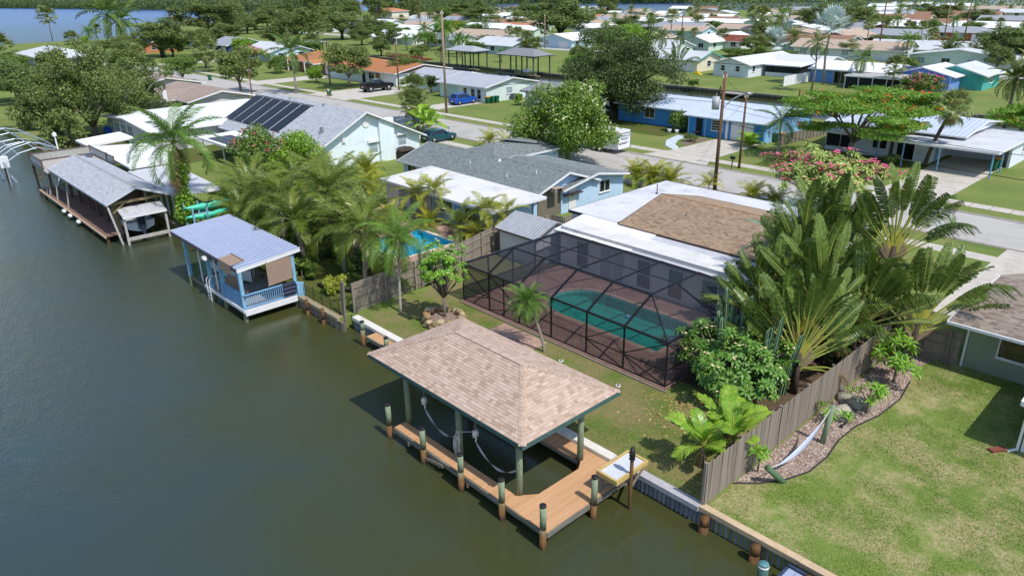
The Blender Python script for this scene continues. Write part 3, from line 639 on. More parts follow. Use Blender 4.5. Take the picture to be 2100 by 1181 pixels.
for p, q in (((XS[0],Y0,2.35),(XS[1],Y0,1.0)),((XS[0],Y0,.3),(XS[1],Y0,.92)),((XS[1],Y0,2.35),(XS[2],Y0,1.0)),((XS[1],Y0,.15),(XS[2],Y0,.9)),((XS[4],Y0,1.0),(XS[5],Y0,2.35)),((XS[4],Y0,.9),(XS[5],Y0,.15)),((XS[5],Y0,1.0),(XS[6],Y0,2.35)),((XS[5],Y0,.9),(XS[6],Y0,.15)),
             ((X0,Y0,2.3),(X0,27.45,1.0)),((X1,Y0,2.3),(X1,27.45,1.0))): bar('diagonal_brace', p, q, .04, .05)
for x in (-28.1,): bar('door_jamb', (x,Y0,ZB), (x,Y0,ZC), .05, .06)
bar('hanging_cable', (-26.86,27.5,3.45), (-26.2,26.0,2.4), .02, .02); bar('hanging_cable', (-21.9,27.4,3.45), (-21.2,26.0,2.4), .02, .02)
def panel(pts): MB().face(pts).build('screen_panel', SCREEN, cg)
for i in range(6):
    a, b2 = XS[i], XS[i+1]
    panel([(a,Y0-.012,ZB),(b2,Y0-.012,ZB),(b2,Y0-.012,.95),(a,Y0-.012,.95)]); panel([(a,Y0-.012,.95),(b2,Y0-.012,.95),(b2,Y0-.012,ZC),(a,Y0-.012,ZC)])
    if 0 < i < 5:
        panel([(a,Y0,ZC),(b2,Y0,ZC),(b2,KY,ZT),(a,KY,ZT)]); panel([(a,KY,ZT),(b2,KY,ZT),(b2,29.5,ZT),(a,29.5,ZT)]); panel([(a,29.5,ZT),(b2,29.5,ZT),(b2,KB,ZT),(a,KB,ZT)]); panel([(a,KB,ZT),(b2,KB,ZT),(b2,Y1,ZC),(a,Y1,ZC)])
for x, k in ((X0,XS[1]),(X1,XS[5])):
    panel([(x,Y0,ZC),(k,Y0,ZC),(k,KY,ZT)]); panel([(x,Y1,ZC),(k,Y1,ZC),(k,KB,ZT)])
    panel([(x,Y0,ZC),(x,29.5,ZC),(k,29.5,ZT),(k,KY,ZT)]); panel([(x,29.5,ZC),(x,Y1,ZC),(k,KB,ZT),(k,29.5,ZT)])
    for j in range(4): panel([(x,YS[j],ZB),(x,YS[j+1],ZB),(x,YS[j+1],ZC),(x,YS[j],ZC)])
b_ = MB(); b_.box(-31.75,25.12,-.05,-16.75,25.29,.07); structure(b_.build('curb', mat('footing','8d7c70','75665c',sc=4,rough=.9)))

# ================================================================ fences
FENCE = mat('fence_boards','9c9084','6f645a',sc=2.2,rough=.92,streak=(10,10,.6),orand=.55,bump=.25)
FENCE2 = mat('fence_boards_pale','a2988a','736a5e',sc=2.2,rough=.92,streak=(10,10,.6),orand=.55,bump=.25)
def fence(name, label, pts, h, m, side, bw_=.14, rails=True, post_every=2.4, zb=.02, inboard=True):
    t = thing(name, label, 'fence', (*pts[0], 0))
    ms = []
    for k in range(3):
        b = MB(); b.hexa([(0,-.01,0),(bw_*.97,-.01,0),(bw_*.97,.01,0),(0,.01,0),(0,-.01,h-.01*k),(bw_*.97,-.01,h+.012*k),(bw_*.97,.01,h+.012*k),(0,.01,h-.01*k)]); me = b.mesh('board'); me.materials.append(m); ms.append(me)
    for (xa,ya),(xb,yb) in zip(pts, pts[1:]):
        L_ = math.hypot(xb-xa, yb-ya); ang = math.atan2(yb-ya, xb-xa); n = int(L_/bw_); u = ((xb-xa)/L_, (yb-ya)/L_); nr = (-u[1]*side, u[0]*side)
        for i in range(n):
            s_ = i*bw_; put('board', random.choice(ms), t, loc=(xa+u[0]*s_-pts[0][0], ya+u[1]*s_-pts[0][1], zb), rot=(random.uniform(-.01,.01), random.uniform(-.006,.006), ang+random.uniform(-.015,.015)))
        if rails:
            for z in (.3,.95,h-.3): MB().beam((xa+nr[0]*.04,ya+nr[1]*.04,z),(xb+nr[0]*.04,yb+nr[1]*.04,z),.04,.09).build('rail', m, t)
            k = 0.
            while k <= L_:
                px, py = xa+u[0]*k+nr[0]*.09, ya+u[1]*k+nr[1]*.09; MB().beam((px,py,0),(px,py,h+.03),.1,.1).build('post', m, t); k += post_every
    return t
fence('wooden_fence', 'grey vertical board fence between banana plants and mulch bed', [(-11.05,19.6),(-11.1,25),(-11.2,36.2)], 1.82, FENCE, 1)
fence('wooden_fence', 'weathered grey board fence with rails between palms and pool cage', [(-34.9,19.7),(-35.4,25),(-36.0,28.8),(-37.1,32.7)], 1.85, FENCE2, -1)
fence('wooden_fence', 'weathered fence behind the small shed along the blue house', [(-37.1,32.7),(-36.6,38),(-35.4,38.2),(-35.6,54)], 1.7, FENCE2, -1)
fence('wooden_fence', 'dark board gate fence beside the green stucco house', [(-11.2,37.3),(-8.3,37.35)], 1.75, FENCE, -1, bw_=.22)
t = thing('mesh_fence', 'low black mesh fence on the timber seawall', 'fence', (-38,18.9,0))
bk = mat('black_wire','1c1d1c','2b2c2a',rough=.6)
for z in (.15,.45,.75): MB().beam((-40.2,18.95,z),(-35.1,18.95,z),.012,.012).build('wire', bk, t)
for i in range(52): MB().beam((-40.2+i*.1,18.95,.02),(-40.2+i*.1,18.95,.78 if i % 10 else .95),.01 if i % 10 else .03,.01 if i % 10 else .03).build('picket', bk, t)

# ================================================================ mulch bed: edging, hammock, posts, rocks
t = thing('bed_edging', 'dark rubber edging curving along the mulch bed', 'edging', (-9.4,27,0)); 
MB().tube([(x,y,.03) for x,y in mpoly[0:10]], .035, 6).build('edging_strip', mat('edging_black','2c2a2c','3a3738',rough=.7), t)
GP = mat('hammock_post_green','8a9a7c','6a7a60',sc=2,rough=.85,streak=(9,9,.5))
ht = thing('hammock_post', 'upright leaning green timber post holding the hammock top end', 'post', (-9.9,26.43,0)); MB().tube([(-9.9,26.43,-.3),(-9.72,26.45,1.85)],[.12,.11],12).build('post', GP, ht, True)
ht = thing('hammock_post', 'low green timber post tilted over toward the hammock at its seawall end', 'post', (-9.7,23.0,0)); MB().tube([(-9.66,23.15,-.25),(-10.1,22.2,.85)],[.13,.12],12).build('post', mat('hammock_post_dark','5f7d5c','46603f',sc=2,rough=.85,streak=(9,9,.5)), ht, True)
ht = thing('hammock', 'white and pale blue hammock slung between two green posts', 'hammock', (-9.9,24.4,.9))
HW = mat('hammock_cloth','c3c8d4','a4aec4',sc=3,rough=.9,streak=(9,.4,9)); m = MB(); P0, P1 = Vector((-10.08,22.3,.83)), Vector((-9.75,26.4,1.78)); rows = []
for i in range(19):
    f = .16+.68*i/18; c_ = P0.lerp(P1, f); c_.z -= .72*4*f*(1-f)*.95; wd = .11*math.sin(math.pi*(i+.6)/19.2)**.7; rows.append([c_+Vector((wd*k/3,0,.2*wd*(k/3)**2*2)) for k in range(-3,4)])
for i in range(18):
    for k in range(6): m.face([rows[i][k],rows[i][k+1],rows[i+1][k+1],rows[i+1][k]])
m.build('cloth', HW, ht, True)
for E_, row in ((P0,rows[0]),(P1,rows[-1])):
    for k in range(7): MB().tube([E_, E_.lerp(row[k],.5)-Vector((0,0,.03)), row[k]], .012, 4).build('cord', ROPE, ht)
def rock(name, label, x, y, z, sx, sy, sz, m, cat='rock', group=None, parent=None, seed=0):
    r_ = np.random.default_rng(seed+int(abs(x*97+y*31)*10)); V = []; F = []; nu, nv = 9, 6
    for j in range(nv+1):
        for i in range(nu):
            th_, ph = 2*math.pi*i/nu, math.pi*j/nv-math.pi/2; q = 1+r_.uniform(-.2,.2) if 0 < j < nv else 1
            V.append((sx*q*math.cos(ph)*math.cos(th_), sy*q*math.cos(ph)*math.sin(th_), sz*q*math.sin(ph)))
    for j in range(nv):
        for i in range(nu): F.append((j*nu+i, j*nu+(i+1)%nu, (j+1)*nu+(i+1)%nu, (j+1)*nu+i))
    me = npmesh(name, V, F, mats=(m,)); 
    if parent: 
        o_ = OFF[parent.name]; return put(name, me, parent, loc=(x-o_[0],y-o_[1],z-o_[2]), rot=(0,0,r_.uniform(0,6)))
    return tag(put(name, me, None, loc=(x,y,z), rot=(0,0,r_.uniform(0,6))), label, cat, group)
RK = mat('limestone','a8a294','827d72',sc=6,rough=.95,bump=.6,dirt='5d6558',dirtsc=3,dirtamt=.6)
rock('garden_rock','flat dark limestone rock against the fence',-10.75,30.5,.1,.6,.4,.22,RK,group='rocks in the mulch bed')
rock('garden_rock','rounded grey limestone rock in the middle of the bed',-10.15,30.3,.15,.5,.42,.3,RK,group='rocks in the mulch bed')
rock('garden_rock','pale broad limestone rock nearest the hammock post',-10.25,29.15,.1,.62,.5,.24,mat('pale_limestone','c3beb0','a39c8c',sc=6,rough=.95,bump=.6),group='rocks in the mulch bed')
t = thing('irrigation_valve','small dark blue irrigation head in the mulch','sprinkler',(-9.85,28.1,0)); MB().tube([(-9.85,28.1,0),(-9.85,28.1,.12)],.07,8).build('head',BLACK,t); MB().tube([(-9.85,28.1,.1),(-9.75,28.2,.2)],.04,6).build('nozzle',mat('navy_plastic','26304a','1c2438',rough=.5),t)
# planter ring of coral stones round the small tree
t = thing('stone_ring','low ring of tan coral stones round the young tree','planter',(-30.0,22.6,0)); k = 0
CORAL = [mat('coral_%d' % i, c_, c2_, sc=7, rough=.95, bump=.7) for i, (c_, c2_) in enumerate((('c2a47c','94784f'),('a8936f','7d6a4d'),('cbb795','a08a66'),('b98a5a','8c6238')))]
for ring, (rr, z) in enumerate(((1.12,.14),(1.08,.36),(1.02,.54))):
    for i in range(13):
        a_ = 2*math.pi*(i+.5*ring+random.uniform(-.15,.15))/13
        if ring == 2 and random.random() < .4: continue
        rock('stone','', -30.0+rr*math.cos(a_)*1.1, 22.6+rr*math.sin(a_)*.9, z, random.uniform(.2,.32), random.uniform(.17,.26), random.uniform(.12,.19), random.choice(CORAL), parent=t, seed=i*7+ring)
MB().prism(arc(-30,22.6,1.05,.85,0,345,16),.02,.32).build('soil', mulch, t)
# sprinkler covers on the lawn
for lab, px_, py_ in (('round white valve cover near the cage corner',-31.05,24.3),('round white valve cover beside the leaning palm',-22.3,24.0),('round white valve cover near the right cage corner',-18.7,24.1)):
    t = thing('valve_cover',lab,'valve cover',(px_,py_,0),'valve covers on the lawn'); MB().tube([(px_,py_,0),(px_,py_,.05)],.12,12).build('rim',TRIM,t); MB().tube([(px_,py_,.05),(px_,py_,.06)],.07,12).build('lid',BLACK,t)
# ================================================================ buildings: general builders
def V3(*a): return Vector(a)
FACE = {'-y': (V3(1,0,0), V3(0,-1,0)), '+x': (V3(0,1,0), V3(1,0,0)), '+y': (V3(-1,0,0), V3(0,1,0)), '-x': (V3(0,-1,0), V3(-1,0,0))}
def window(root, face, plane, a, z0, w_, h, style='sash', frame=None, pane=None, name='window', fw=.06):
    """a framed pane proud of the wall; face says where it looks, a is the centre along the wall"""
    frame = frame or TRIM; pane = pane or GLASS; n = {'-y': V3(0,-1,0), '+x': V3(1,0,0), '+y': V3(0,1,0), '-x': V3(-1,0,0)}[face]
    u = V3(1,0,0) if 'y' in face else V3(0,1,0); c = u*a+(V3(0,plane,0) if 'y' in face else V3(plane,0,0))
    def bx(b, a0, a1, q0, q1, d0, d1):
        p, q = c+u*a0+n*d0+V3(0,0,q0), c+u*a1+n*d1+V3(0,0,q1); b.box(p.x,p.y,p.z,q.x,q.y,q.z)
    f = MB(); bx(f,-w_/2-fw,w_/2+fw,z0-fw,z0,0,.06); bx(f,-w_/2-fw,w_/2+fw,z0+h,z0+h+fw,0,.06); bx(f,-w_/2-fw,-w_/2,z0,z0+h,0,.06); bx(f,w_/2,w_/2+fw,z0,z0+h,0,.06)
    if style in ('sash','awning'): bx(f,-w_/2,w_/2,z0+h*.5-.02,z0+h*.5+.02,.02,.05)
    if style == 'slider' or w_ > 1.9: bx(f,-.025,.025,z0,z0+h,.02,.05)
    if style == 'awning': bx(f,-w_/2,w_/2,z0+h*.25-.015,z0+h*.25+.015,.02,.045); bx(f,-w_/2,w_/2,z0+h*.75-.015,z0+h*.75+.015,.02,.045)
    o = f.build(name, frame, root); g = MB(); bx(g,-w_/2,w_/2,z0,z0+h,.005,.02); g.build('pane', pane, o)
    if style != 'door' and z0 > .4: s_ = MB(); bx(s_,-w_/2-fw*1.6,w_/2+fw*1.6,z0-fw-.05,z0-fw,0,.12); s_.build('sill', frame, o)
    return o
def panelbox(root, name, face, plane, a0, a1, z0, z1, th, m):
    n = {'-y': V3(0,-1,0), '+x': V3(1,0,0), '+y': V3(0,1,0), '-x': V3(-1,0,0)}[face]; u = V3(1,0,0) if 'y' in face else V3(0,1,0)
    c = V3(0,plane,0) if 'y' in face else V3(plane,0,0); p = c+u*a0+V3(0,0,z0)+n*.004; q = c+u*a1+V3(0,0,z1)+n*th; b = MB(); b.box(p.x,p.y,p.z,q.x,q.y,q.z); return b.build(name, m, root)
def garage(root, face, plane, a, w_, h, m):
    o = panelbox(root, 'garage_door', face, plane, a-w_/2, a+w_/2, .03, h, .03, m)
    for i in range(4): panelbox(o, 'panel', face, plane, a-w_/2+.06, a+w_/2-.06, .08+i*(h-.1)/4, .03+(i+1)*(h-.1)/4-.03, .05, m)
def walls(root, x0, y0, x1, y1, h, m, z0=-.05): MB().box(x0,y0,z0,x1,y1,h).build('wall', m, root)
def gable(root, x0, y0, x1, y1, ze, zr, axis, over, m, wallm=None, trim=None, th=.12, rp=.5, name='roof', over2=None, gw=(1,1)):
    """gable roof over the wall rectangle; axis is the ridge direction; returns the roof and its slopes (A,B,C,D with A->B the eave)"""
    trim = trim or TRIM; o2 = over if over2 is None else over2
    def W(s_, t_, z): return V3(s_, t_, z) if axis == 'x' else V3(t_, s_, z)
    s0, s1, t0, t1 = (x0, x1, y0, y1) if axis == 'x' else (y0, y1, x0, x1)
    tr = t0+(t1-t0)*rp; sl0 = (zr-ze)/(tr-t0); sl1 = (zr-ze)/(t1-tr)
    a, b = W(s0-o2,t0-over,ze-over*sl0), W(s1+o2,t0-over,ze-over*sl0); c, d = W(s1+o2,t1+over,ze-over*sl1), W(s0-o2,t1+over,ze-over*sl1); r0, r1 = W(s0-o2,tr,zr), W(s1+o2,tr,zr)
    up = V3(0,0,th); mb = MB(); mb.slab([a+up,b+up,r1+up,r0+up],th); mb.slab([d+up,c+up,r1+up,r0+up],th); ro = mb.build(name, m, root)
    tb = MB()
    for p, q in ((a,b),(c,d),(b,r1),(r1,c),(a,r0),(r0,d)):
        o_ = (p+q)/2-(a+b+c+d)/4; o_.z = 0; dd = (q-p).normalized(); nn = dd.cross(V3(0,0,1)); nn.z = 0; nn = nn.normalized(); nn = nn if nn.dot(o_) > 0 else -nn
        tb.beam(p+nn*.02+V3(0,0,th*.5), q+nn*.02+V3(0,0,th*.5), .04, th+.06)
    tb.build('fascia', trim, root)
    if wallm:
        for k, s_ in enumerate((s0+.01, s1-.01)):
            if gw[k]:
                g_ = MB(); p, q, r_ = W(s_,t0,ze), W(s_,t1,ze), W(s_,tr,zr); e = W(.02,0,0)-W(0,0,0)
                g_.face([p-e,q-e,r_-e]); g_.face([q+e,p+e,r_+e]); g_.face([p-e,p+e,r_+e,r_-e]); g_.face([q+e,q-e,r_-e,r_+e]); g_.build('gable_wall', wallm, root)
    return ro, (a+up,b+up,r1+up,r0+up), (c+up,d+up,r0+up,r1+up)
def hip(root, x0, y0, x1, y1, ze, rise, over, m, trim=None, fascia=.16):
    x0 -= over; x1 += over; y0 -= over; y1 += over; L_, W_ = x1-x0, y1-y0; k = min(L_, W_)/2
    if L_ >= W_: r0, r1 = (x0+k, (y0+y1)/2), (x1-k, (y0+y1)/2)
    else: r0, r1 = ((x0+x1)/2, y0+k), ((x0+x1)/2, y1-k)
    if abs(r0[0]-r1[0])+abs(r0[1]-r1[1]) < .05: r1 = (r1[0]+.1, r1[1])
    return hiproof(root, x0, y0, x1, y1, ze, ze+rise, r0[0], r0[1], r1[0], r1[1], m, trim or TRIM, fascia)
def ribs(root, A, B, Cc, D, m, pitch_=.4, w_=.05, h=.035, name='seam'):
    """standing ribs running up the slope"""
    A, B, Cc, D = map(Vector, (A,B,Cc,D)); n = max(2, int((B-A).length/pitch_))
    for i in range(n+1):
        f = i/n; p, q = A.lerp(B, f), D.lerp(Cc, f); MB().beam(p+V3(0,0,h/2), q+V3(0,0,h/2), w_, h).build(name, m, root)
def flatroof(root, pts, z, m, trim=None, th=.2, name='flat_roof'):
    o = MB().slab([(x,y,zz if isinstance(zz,(int,float)) else z) for (x,y),zz in zip(pts, z if isinstance(z,(list,tuple)) else [z]*len(pts))], .06).build(name, m, root)
    zs = z if isinstance(z,(list,tuple)) else [z]*len(pts); tb = MB(); cx = sum(p[0] for p in pts)/len(pts); cy_ = sum(p[1] for p in pts)/len(pts)
    for i in range(len(pts)):
        j = (i+1) % len(pts); p, q = V3(*pts[i], zs[i]), V3(*pts[j], zs[j]); dd = (q-p).normalized(); nn = dd.cross(V3(0,0,1)).normalized(); mid = (p+q)/2
        if nn.dot(V3(mid.x-cx, mid.y-cy_, 0)) < 0: nn = -nn
        tb.beam(p+nn*.02-V3(0,0,th/2-.01), q+nn*.02-V3(0,0,th/2-.01), .04, th)
    tb.build('fascia', trim or TRIM, root); return o
def vent(root, x, y, z, h=.4, r=.05, m=None, label=None): MB().tube([(x,y,z-.1),(x,y,z+h)], r, 8).build('vent_pipe', m or TRIM, root)
def stucco(name, c1, c2=None): return mat(name, c1, c2, sc=1.1, rough=.9, bump=.12, bsc=60, dirt='8f8a80', dirtsc=.9, dirtamt=.25, spec=.2)
def roofmat(name, c1, c2, **k): return mat(name, c1, c2, sc=k.pop('sc',2.5), rough=.92, spec=.12, dirt=k.pop('dirt',None), dirtsc=.4, dirtamt=.4, **k)
SHB = mat('brown_shingles','b39a82','7c6856',sc=25,rough=.92,attr=.85,spec=.12)
SHG = mat('grey_green_shingles','8d9494','636b6c',sc=25,rough=.92,attr=.85,spec=.12)
SHR = mat('mixed_red_shingles','a99e94','736258',sc=25,rough=.92,attr=.85,spec=.12)
SHGREY = mat('pale_grey_shingles','b9bcc2','989ca4',sc=25,rough=.92,attr=.85,spec=.12)
SOFFIT = mat('dark_soffit','4a4038','38302a',rough=.9)

# ---------------------------------------------------------------- the house behind the pool cage
h = thing('house', 'white house behind the pool cage with brown shingle and white flat roofs', 'house', (-22,40,0))
wl = stucco('white_stucco','dcdad8','ccc9c6'); walls(h,-31.9,34.15,-16.2,46.2,2.75,wl)
r_, s1, s2 = gable(h,-28.8,37.1,-16.2,45.6,2.95,3.95,'x',.5,roofmat('brown_roof_deck','94704f','7d5c40'),wl,mat('brown_trim','4a3b34','3a2e28',rough=.7),th=.1,over2=.25)
shingles(r_,*s1,SHB,.26,.14,.014,parts=150); shingles(r_,*s2,SHB,.26,.14,.014)
WP = mat('white_membrane','eeeeec','e0e1e2',sc=.8,rough=.6,dirt='a8a49c',dirtsc=.9,dirtamt=.6,streak=(1,.35,1)); GP2 = mat('grey_patio_roof','c3c4ca','b4b6bd',sc=.8,rough=.7,dirt='a09c98',dirtsc=.5,dirtamt=.35)
o = flatroof(h,[(-32.2,33.85),(-25.98,33.85),(-25.98,36.75),(-32.2,36.75)],[2.5,2.5,2.92,2.92],WP); ribs(o,(-31.6,33.9,2.5),(-26.4,33.9,2.5),(-26.4,36.6,2.9),(-31.6,36.6,2.9),WP,1.25,.04,.02)
o = flatroof(h,[(-25.94,33.85),(-17.2,33.85),(-17.2,36.75),(-25.94,36.75)],[2.46,2.46,2.86,2.86],GP2); ribs(o,(-25.5,33.9,2.46),(-17.6,33.9,2.46),(-17.6,36.6,2.84),(-25.5,36.6,2.84),GP2,1.2,.03,.012)
FR = mat('painted_flat_roof','d6d5d8','c3c3c8',sc=.6,rough=.75,dirt='8d8e98',dirtsc=.3,dirtamt=.75)
flatroof(h,[(-33.7,36.85),(-29.3,36.85),(-29.3,46.15),(-16.4,46.15),(-16.4,48.4),(-33.7,48.4)],2.92,FR,mat('dark_fascia','3d3542','2d2832',rough=.7))
MB().box(-33.5,37,-.05,-31.9,48,2.7).build('wall',wl,h)
for x in (-29.9,-24.9,-22.6,-20.3): window(h,'-y',34.14,x,.3,1.0,1.75,'sash')
window(h,'-y',34.14,-27.4,.15,1.9,2.0,'slider',pane=GLASS2); panelbox(h,'door','-y',34.14,-19.2,-18.3,.1,2.15,.05,TRIM)
vent(h,-25.6,39.3,3.5,.3,.05,METALGREY); vent(h,-27.6,38.4,3.3,.18,.04,METALGREY); vent(h,-31.8,44.6,2.92,.75,.035,BROWNWOOD); MB().tube([(-31.8,44.6,2.93),(-31.8,44.6,2.98)],.12,8).build('pipe_boot',BLACK,h)
MB().beam((-22.2,43.4,3.75),(-19.5,43.4,3.72),.12,.1).build('conduit',BLACK,h)
# shed
s = thing('shed','small white shed with ribbed metal gable roof beside the pool cage','shed',(-34.3,33.6,0))
shw = mat('shed_wall','d9dbe0','c8cad0',sc=1,rough=.7); walls(s,-36.2,32.5,-32.6,36,2.05,shw); GM = mat('ribbed_galvalume','b3b5b9','9a9da3',sc=1.5,rough=.5,metal=.35)
r_, s1, s2 = gable(s,-36.2,32.5,-32.6,36,2.05,2.75,'x',.25,GM,shw,mat('shed_trim','6d6766','5a5554',rough=.7),th=.07,over2=.2)
ribs(r_,*s1,mat('galvalume_rib','cfd1d6','b9bcc2',rough=.45,metal=.3),.28,.07,.04); ribs(r_,*s2,MATS['galvalume_rib'],.28,.07,.04)
d_ = MB(); d_.beam((-32.52,33.0,.1),(-32.52,33.0,1.95),.04,.1); panelbox(s,'door','+x',-32.6,34.5,35.5,.1,1.95,.06,mat('shed_door','77716c','625d58',rough=.8)); panelbox(s,'door_panel','+x',-32.6,33.2,34.2,.1,1.95,.05,shw)
# ---------------------------------------------------------------- green stucco house at the right edge
h = thing('house','sage green stucco house with mixed brown shingles at the right edge','house',(0,42,0)); gw_ = stucco('sage_stucco','93a08a','869380')
walls(h,-8.1,37.6,12,46.4,2.35,gw_); A_, B2_, C_, D_ = V3(-8.92,36.7,2.5),V3(12,36.7,2.5),V3(12,41.7,3.6),V3(-8.3,41.7,3.6); E_, F_ = V3(12,46.8,2.5),V3(-7.7,46.8,2.5)
m = MB(); m.slab([A_,B2_,C_,D_],.1); m.slab([D_,C_,E_,F_],.1); r_ = m.build('roof',roofmat('red_roof_deck','8d7068','75584f'),h)
shingles(r_,A_,B2_,C_,D_,SHR,.28,.14,.016,parts=220,keep=lambda o:o.x<2); shingles(r_,E_,F_,D_,C_,SHR,.28,.14,.016,keep=lambda o:o.x<2); hipcap(r_,((D_,C_),),SHR)
g_ = MB(); g_.face([(-8.1,37.6,2.35),(-8.05,46.4,2.35),(-8.0,41.7,3.5)]); g_.build('gable_wall',gw_,h)
MB().beam((-8.95,36.64,2.42),(12,36.64,2.42),.12,.14).build('gutter',TRIM,h); MB().beam((-8.95,36.7,2.44),(-8.3,41.7,3.54),.05,.16).build('rake_board',TRIM,h)
MB().beam((-8.16,37.5,.05),(-8.16,37.5,2.3),.1,.08).beam((-8.16,37.5,2.25),(-8.5,36.8,2.4),.1,.08).build('downspout',TRIM,h)
window(h,'-y',37.6,-5.7,1.05,2.2,1.0,'slider',pane=GLASS); window(h,'-y',37.6,-1.5,1.05,2.0,1.0,'slider')
MB().box(-4.12,31.5,-.05,9,37.6,2.3).build('wall',TRIM,h); flatroof(h,[(-4.45,31.1),(10,31.1),(10,37.0),(-4.45,37.0)],[2.35,2.35,2.5,2.5],WHITEROOF)
panelbox(h,'porch_screen','-x',-4.12,32.1,37.2,.55,2.2,.03,SCREEN_DARK); panelbox(h,'porch_screen','-y',31.5,-3.8,8,.55,2.2,.03,SCREEN_DARK)
MB().beam((-4.22,31.4,.05),(-4.22,31.4,2.3),.09,.09).beam((-4.27,31.35,.1),(-4.47,31.1,.03),.09,.07).build('downspout',TRIM,h)
t = thing('splash_block','brown splash block on the lawn under the white downspout','splash block',(-4.8,30.9,0)); MB().beam((-4.6,31.2,.05),(-4.95,30.65,.04),.28,.09).build('block',mat('terracotta','8a4f40','744034',rough=.9),t); MB().beam((-4.5,31.1,.1),(-4.85,30.55,.09),.04,.08).build('lip',MATS['terracotta'],t)
# ---------------------------------------------------------------- blue house with grey-green shingles
h = thing('house','sky blue house with grey green shingle roof behind the second pool','house',(-48,43,0)); bl = stucco('sky_blue_stucco','bdd6f0','b0cbe8')
walls(h,-58,39.8,-40.2,47.5,2.25,bl); MB().box(-48,42.8,-.04,-40,50.9,2.15).build('wall',bl,h)
GD = roofmat('grey_roof_deck','7e8586','6c7374')
r_, s1, s2 = gable(h,-58,39.9,-40.2,46.9,2.25,3.4,'x',.4,GD,bl,TRIM,th=.1,over2=.6); shingles(r_,*s1,SHG,.26,.14,.014,parts=100); shingles(r_,*s2,SHG,.26,.14,.014); hipcap(r_,((s1[3],s1[2]),),SHG)
r_, s1, s2 = gable(h,-49,42.9,-40,50.6,2.12,2.78,'x',.4,GD,bl,TRIM,th=.1,over2=.6,name='wing_roof'); shingles(r_,*s1,SHG,.26,.14,.014,keep=lambda o:o.z>.82*0+2.0); shingles(r_,*s2,SHG,.26,.14,.014)
MB().box(-57,47.4,-.04,-51.5,54.6,2.2).build('wall',bl,h); hr = hip(h,-57,45.5,-51.5,54.6,2.3,1.0,.5,GD); shingles(hr[0],hr[2],hr[3],hr[5],hr[5],SHG,.26,.14,.014); shingles(hr[0],hr[3],hr[4],hr[6],hr[5],SHG,.26,.14,.014)
PR = mat('patio_roof_white','dedcd9','cfcdca',sc=.5,rough=.7,dirt='8f8c8a',dirtsc=.3,dirtamt=.6); flatroof(h,[(-53.2,34.0),(-38.6,33.9),(-38.3,39.3),(-53.3,39.6)],[2.35,2.35,2.5,2.5],PR)
MB().box(-52.9,34.3,-.02,-51.2,39,2.2).build('wall',wl,h); MB().box(-46.5,34.4,-.02,-39.6,39,2.2).build('wall',bl,h)
for x in (-50.3,-48.8,-47.3): window(h,'-y',34.45,x,.12,1.25,1.95,'door',pane=GLASS2)
for x in (-51.05,-49.5,-48.0,-46.6): MB().beam((x,34.3,0),(x,34.3,2.25),.1,.1).build('porch_post',TRIM,h)
window(h,'-y',34.4,-44.6,1.0,1.6,1.0,'slider'); window(h,'-y',34.4,-41.6,1.0,1.4,1.0,'slider'); panelbox(h,'wall_mural','-y',34.4,-43.6,-42.6,1.1,1.8,.03,mat('mural_blue','3e93bd','8fc2d6',sc=2,rough=.8))
window(h,'-y',39.8,-56.6,.9,1.3,1.1,'slider'); window(h,'+x',-40,48.3,.95,1.3,.95,'slider'); panelbox(h,'door','+x',-40,43.7,44.6,.05,2.0,.05,TRIM); panelbox(h,'door_window','+x',-39.95,44.05,44.25,1.3,1.55,.02,GLASS)
MB().box(-40.0,42.95,1.55,-39.5,45.0,1.62).build('awning',SOFFIT,h); panelbox(h,'wood_wall','+x',-40.15,40.2,42.8,0,2.2,.05,OLDWOOD)
m = MB(); m.box(-39.7,41.2,2.25,-39.1,42.1,2.6); m.build('cooler_box',mat('tan_plastic','b3a48f','9a8b77',rough=.6),h); panelbox(h,'cooler_vent','+x',-39.1,41.35,41.95,2.28,2.55,.02,BLACK)
for x,y,z in ((-50,41.5,2.75),(-44.5,40.9,2.65),(-42.3,42.2,3.05)): vent(h,x,y,z,.4,.04)
m = MB(); m.tube([(-47.5,42.8,3.2),(-47.5,42.8,3.5)],[.18,.1],10); m.build('roof_vent',TRIM,h); m = MB(); m.tube([(-54.8,50.5,3.0),(-54.8,50.5,3.15)],[.3,.25],12); m.build('roof_turbine',BLACK,h)
# ---------------------------------------------------------------- pale blue gable house with solar pool heaters
h = thing('house','tall pale aqua gable house with black solar strips on grey roof','house',(-78,42.5,0)); aq = stucco('aqua_siding','e6f0f2','dae8ec')
walls(h,-90.5,36,-68.2,49.2,2.3,aq); r_, s1, s2 = gable(h,-90.5,36,-68.2,49.2,2.3,5.5,'x',.55,roofmat('pale_grey_roof','a9acb4','9a9da6'),aq,TRIM,th=.1,rp=.465,over2=.7)
shingles(r_,*s1,SHGREY,.5,.2,.014); shingles(r_,*s2,SHGREY,.5,.2,.014)
MB().box(-68.25,43.7,-.04,-67.8,45.6,4.6).build('wall',aq,h)
def slope4(y): return 2.42+.1+(y-36)*(5.5-2.3)/(6.14)
so_ = MB(); 
for i in range(6):
    xa = -92+i*2.42; s_ = MB(); s_.slab([(xa,37.0,slope4(37.0)-.0),(xa+1.98,37.0,slope4(37.0)),(xa+1.98,41.3,slope4(41.3)),(xa,41.3,slope4(41.3))],.06); s_.build('solar_strip',mat('solar_black','15161c','20222a',rough=.35,sc=20,streak=(8,.3,.3)),h)
MB().beam((-92.2,36.85,slope4(36.85)),(-77.4,36.85,slope4(36.85)),.06,.06).beam((-92.2,41.4,slope4(41.4)),(-77.4,41.4,slope4(41.4)),.06,.06).build('solar_header',BLACK,h)
for x in (-84,-76): m = MB(); m.tube([(x,42.0,5.4),(x,42.0,5.65)],[.28,.2],10); m.build('roof_vent',METALGREY,h)
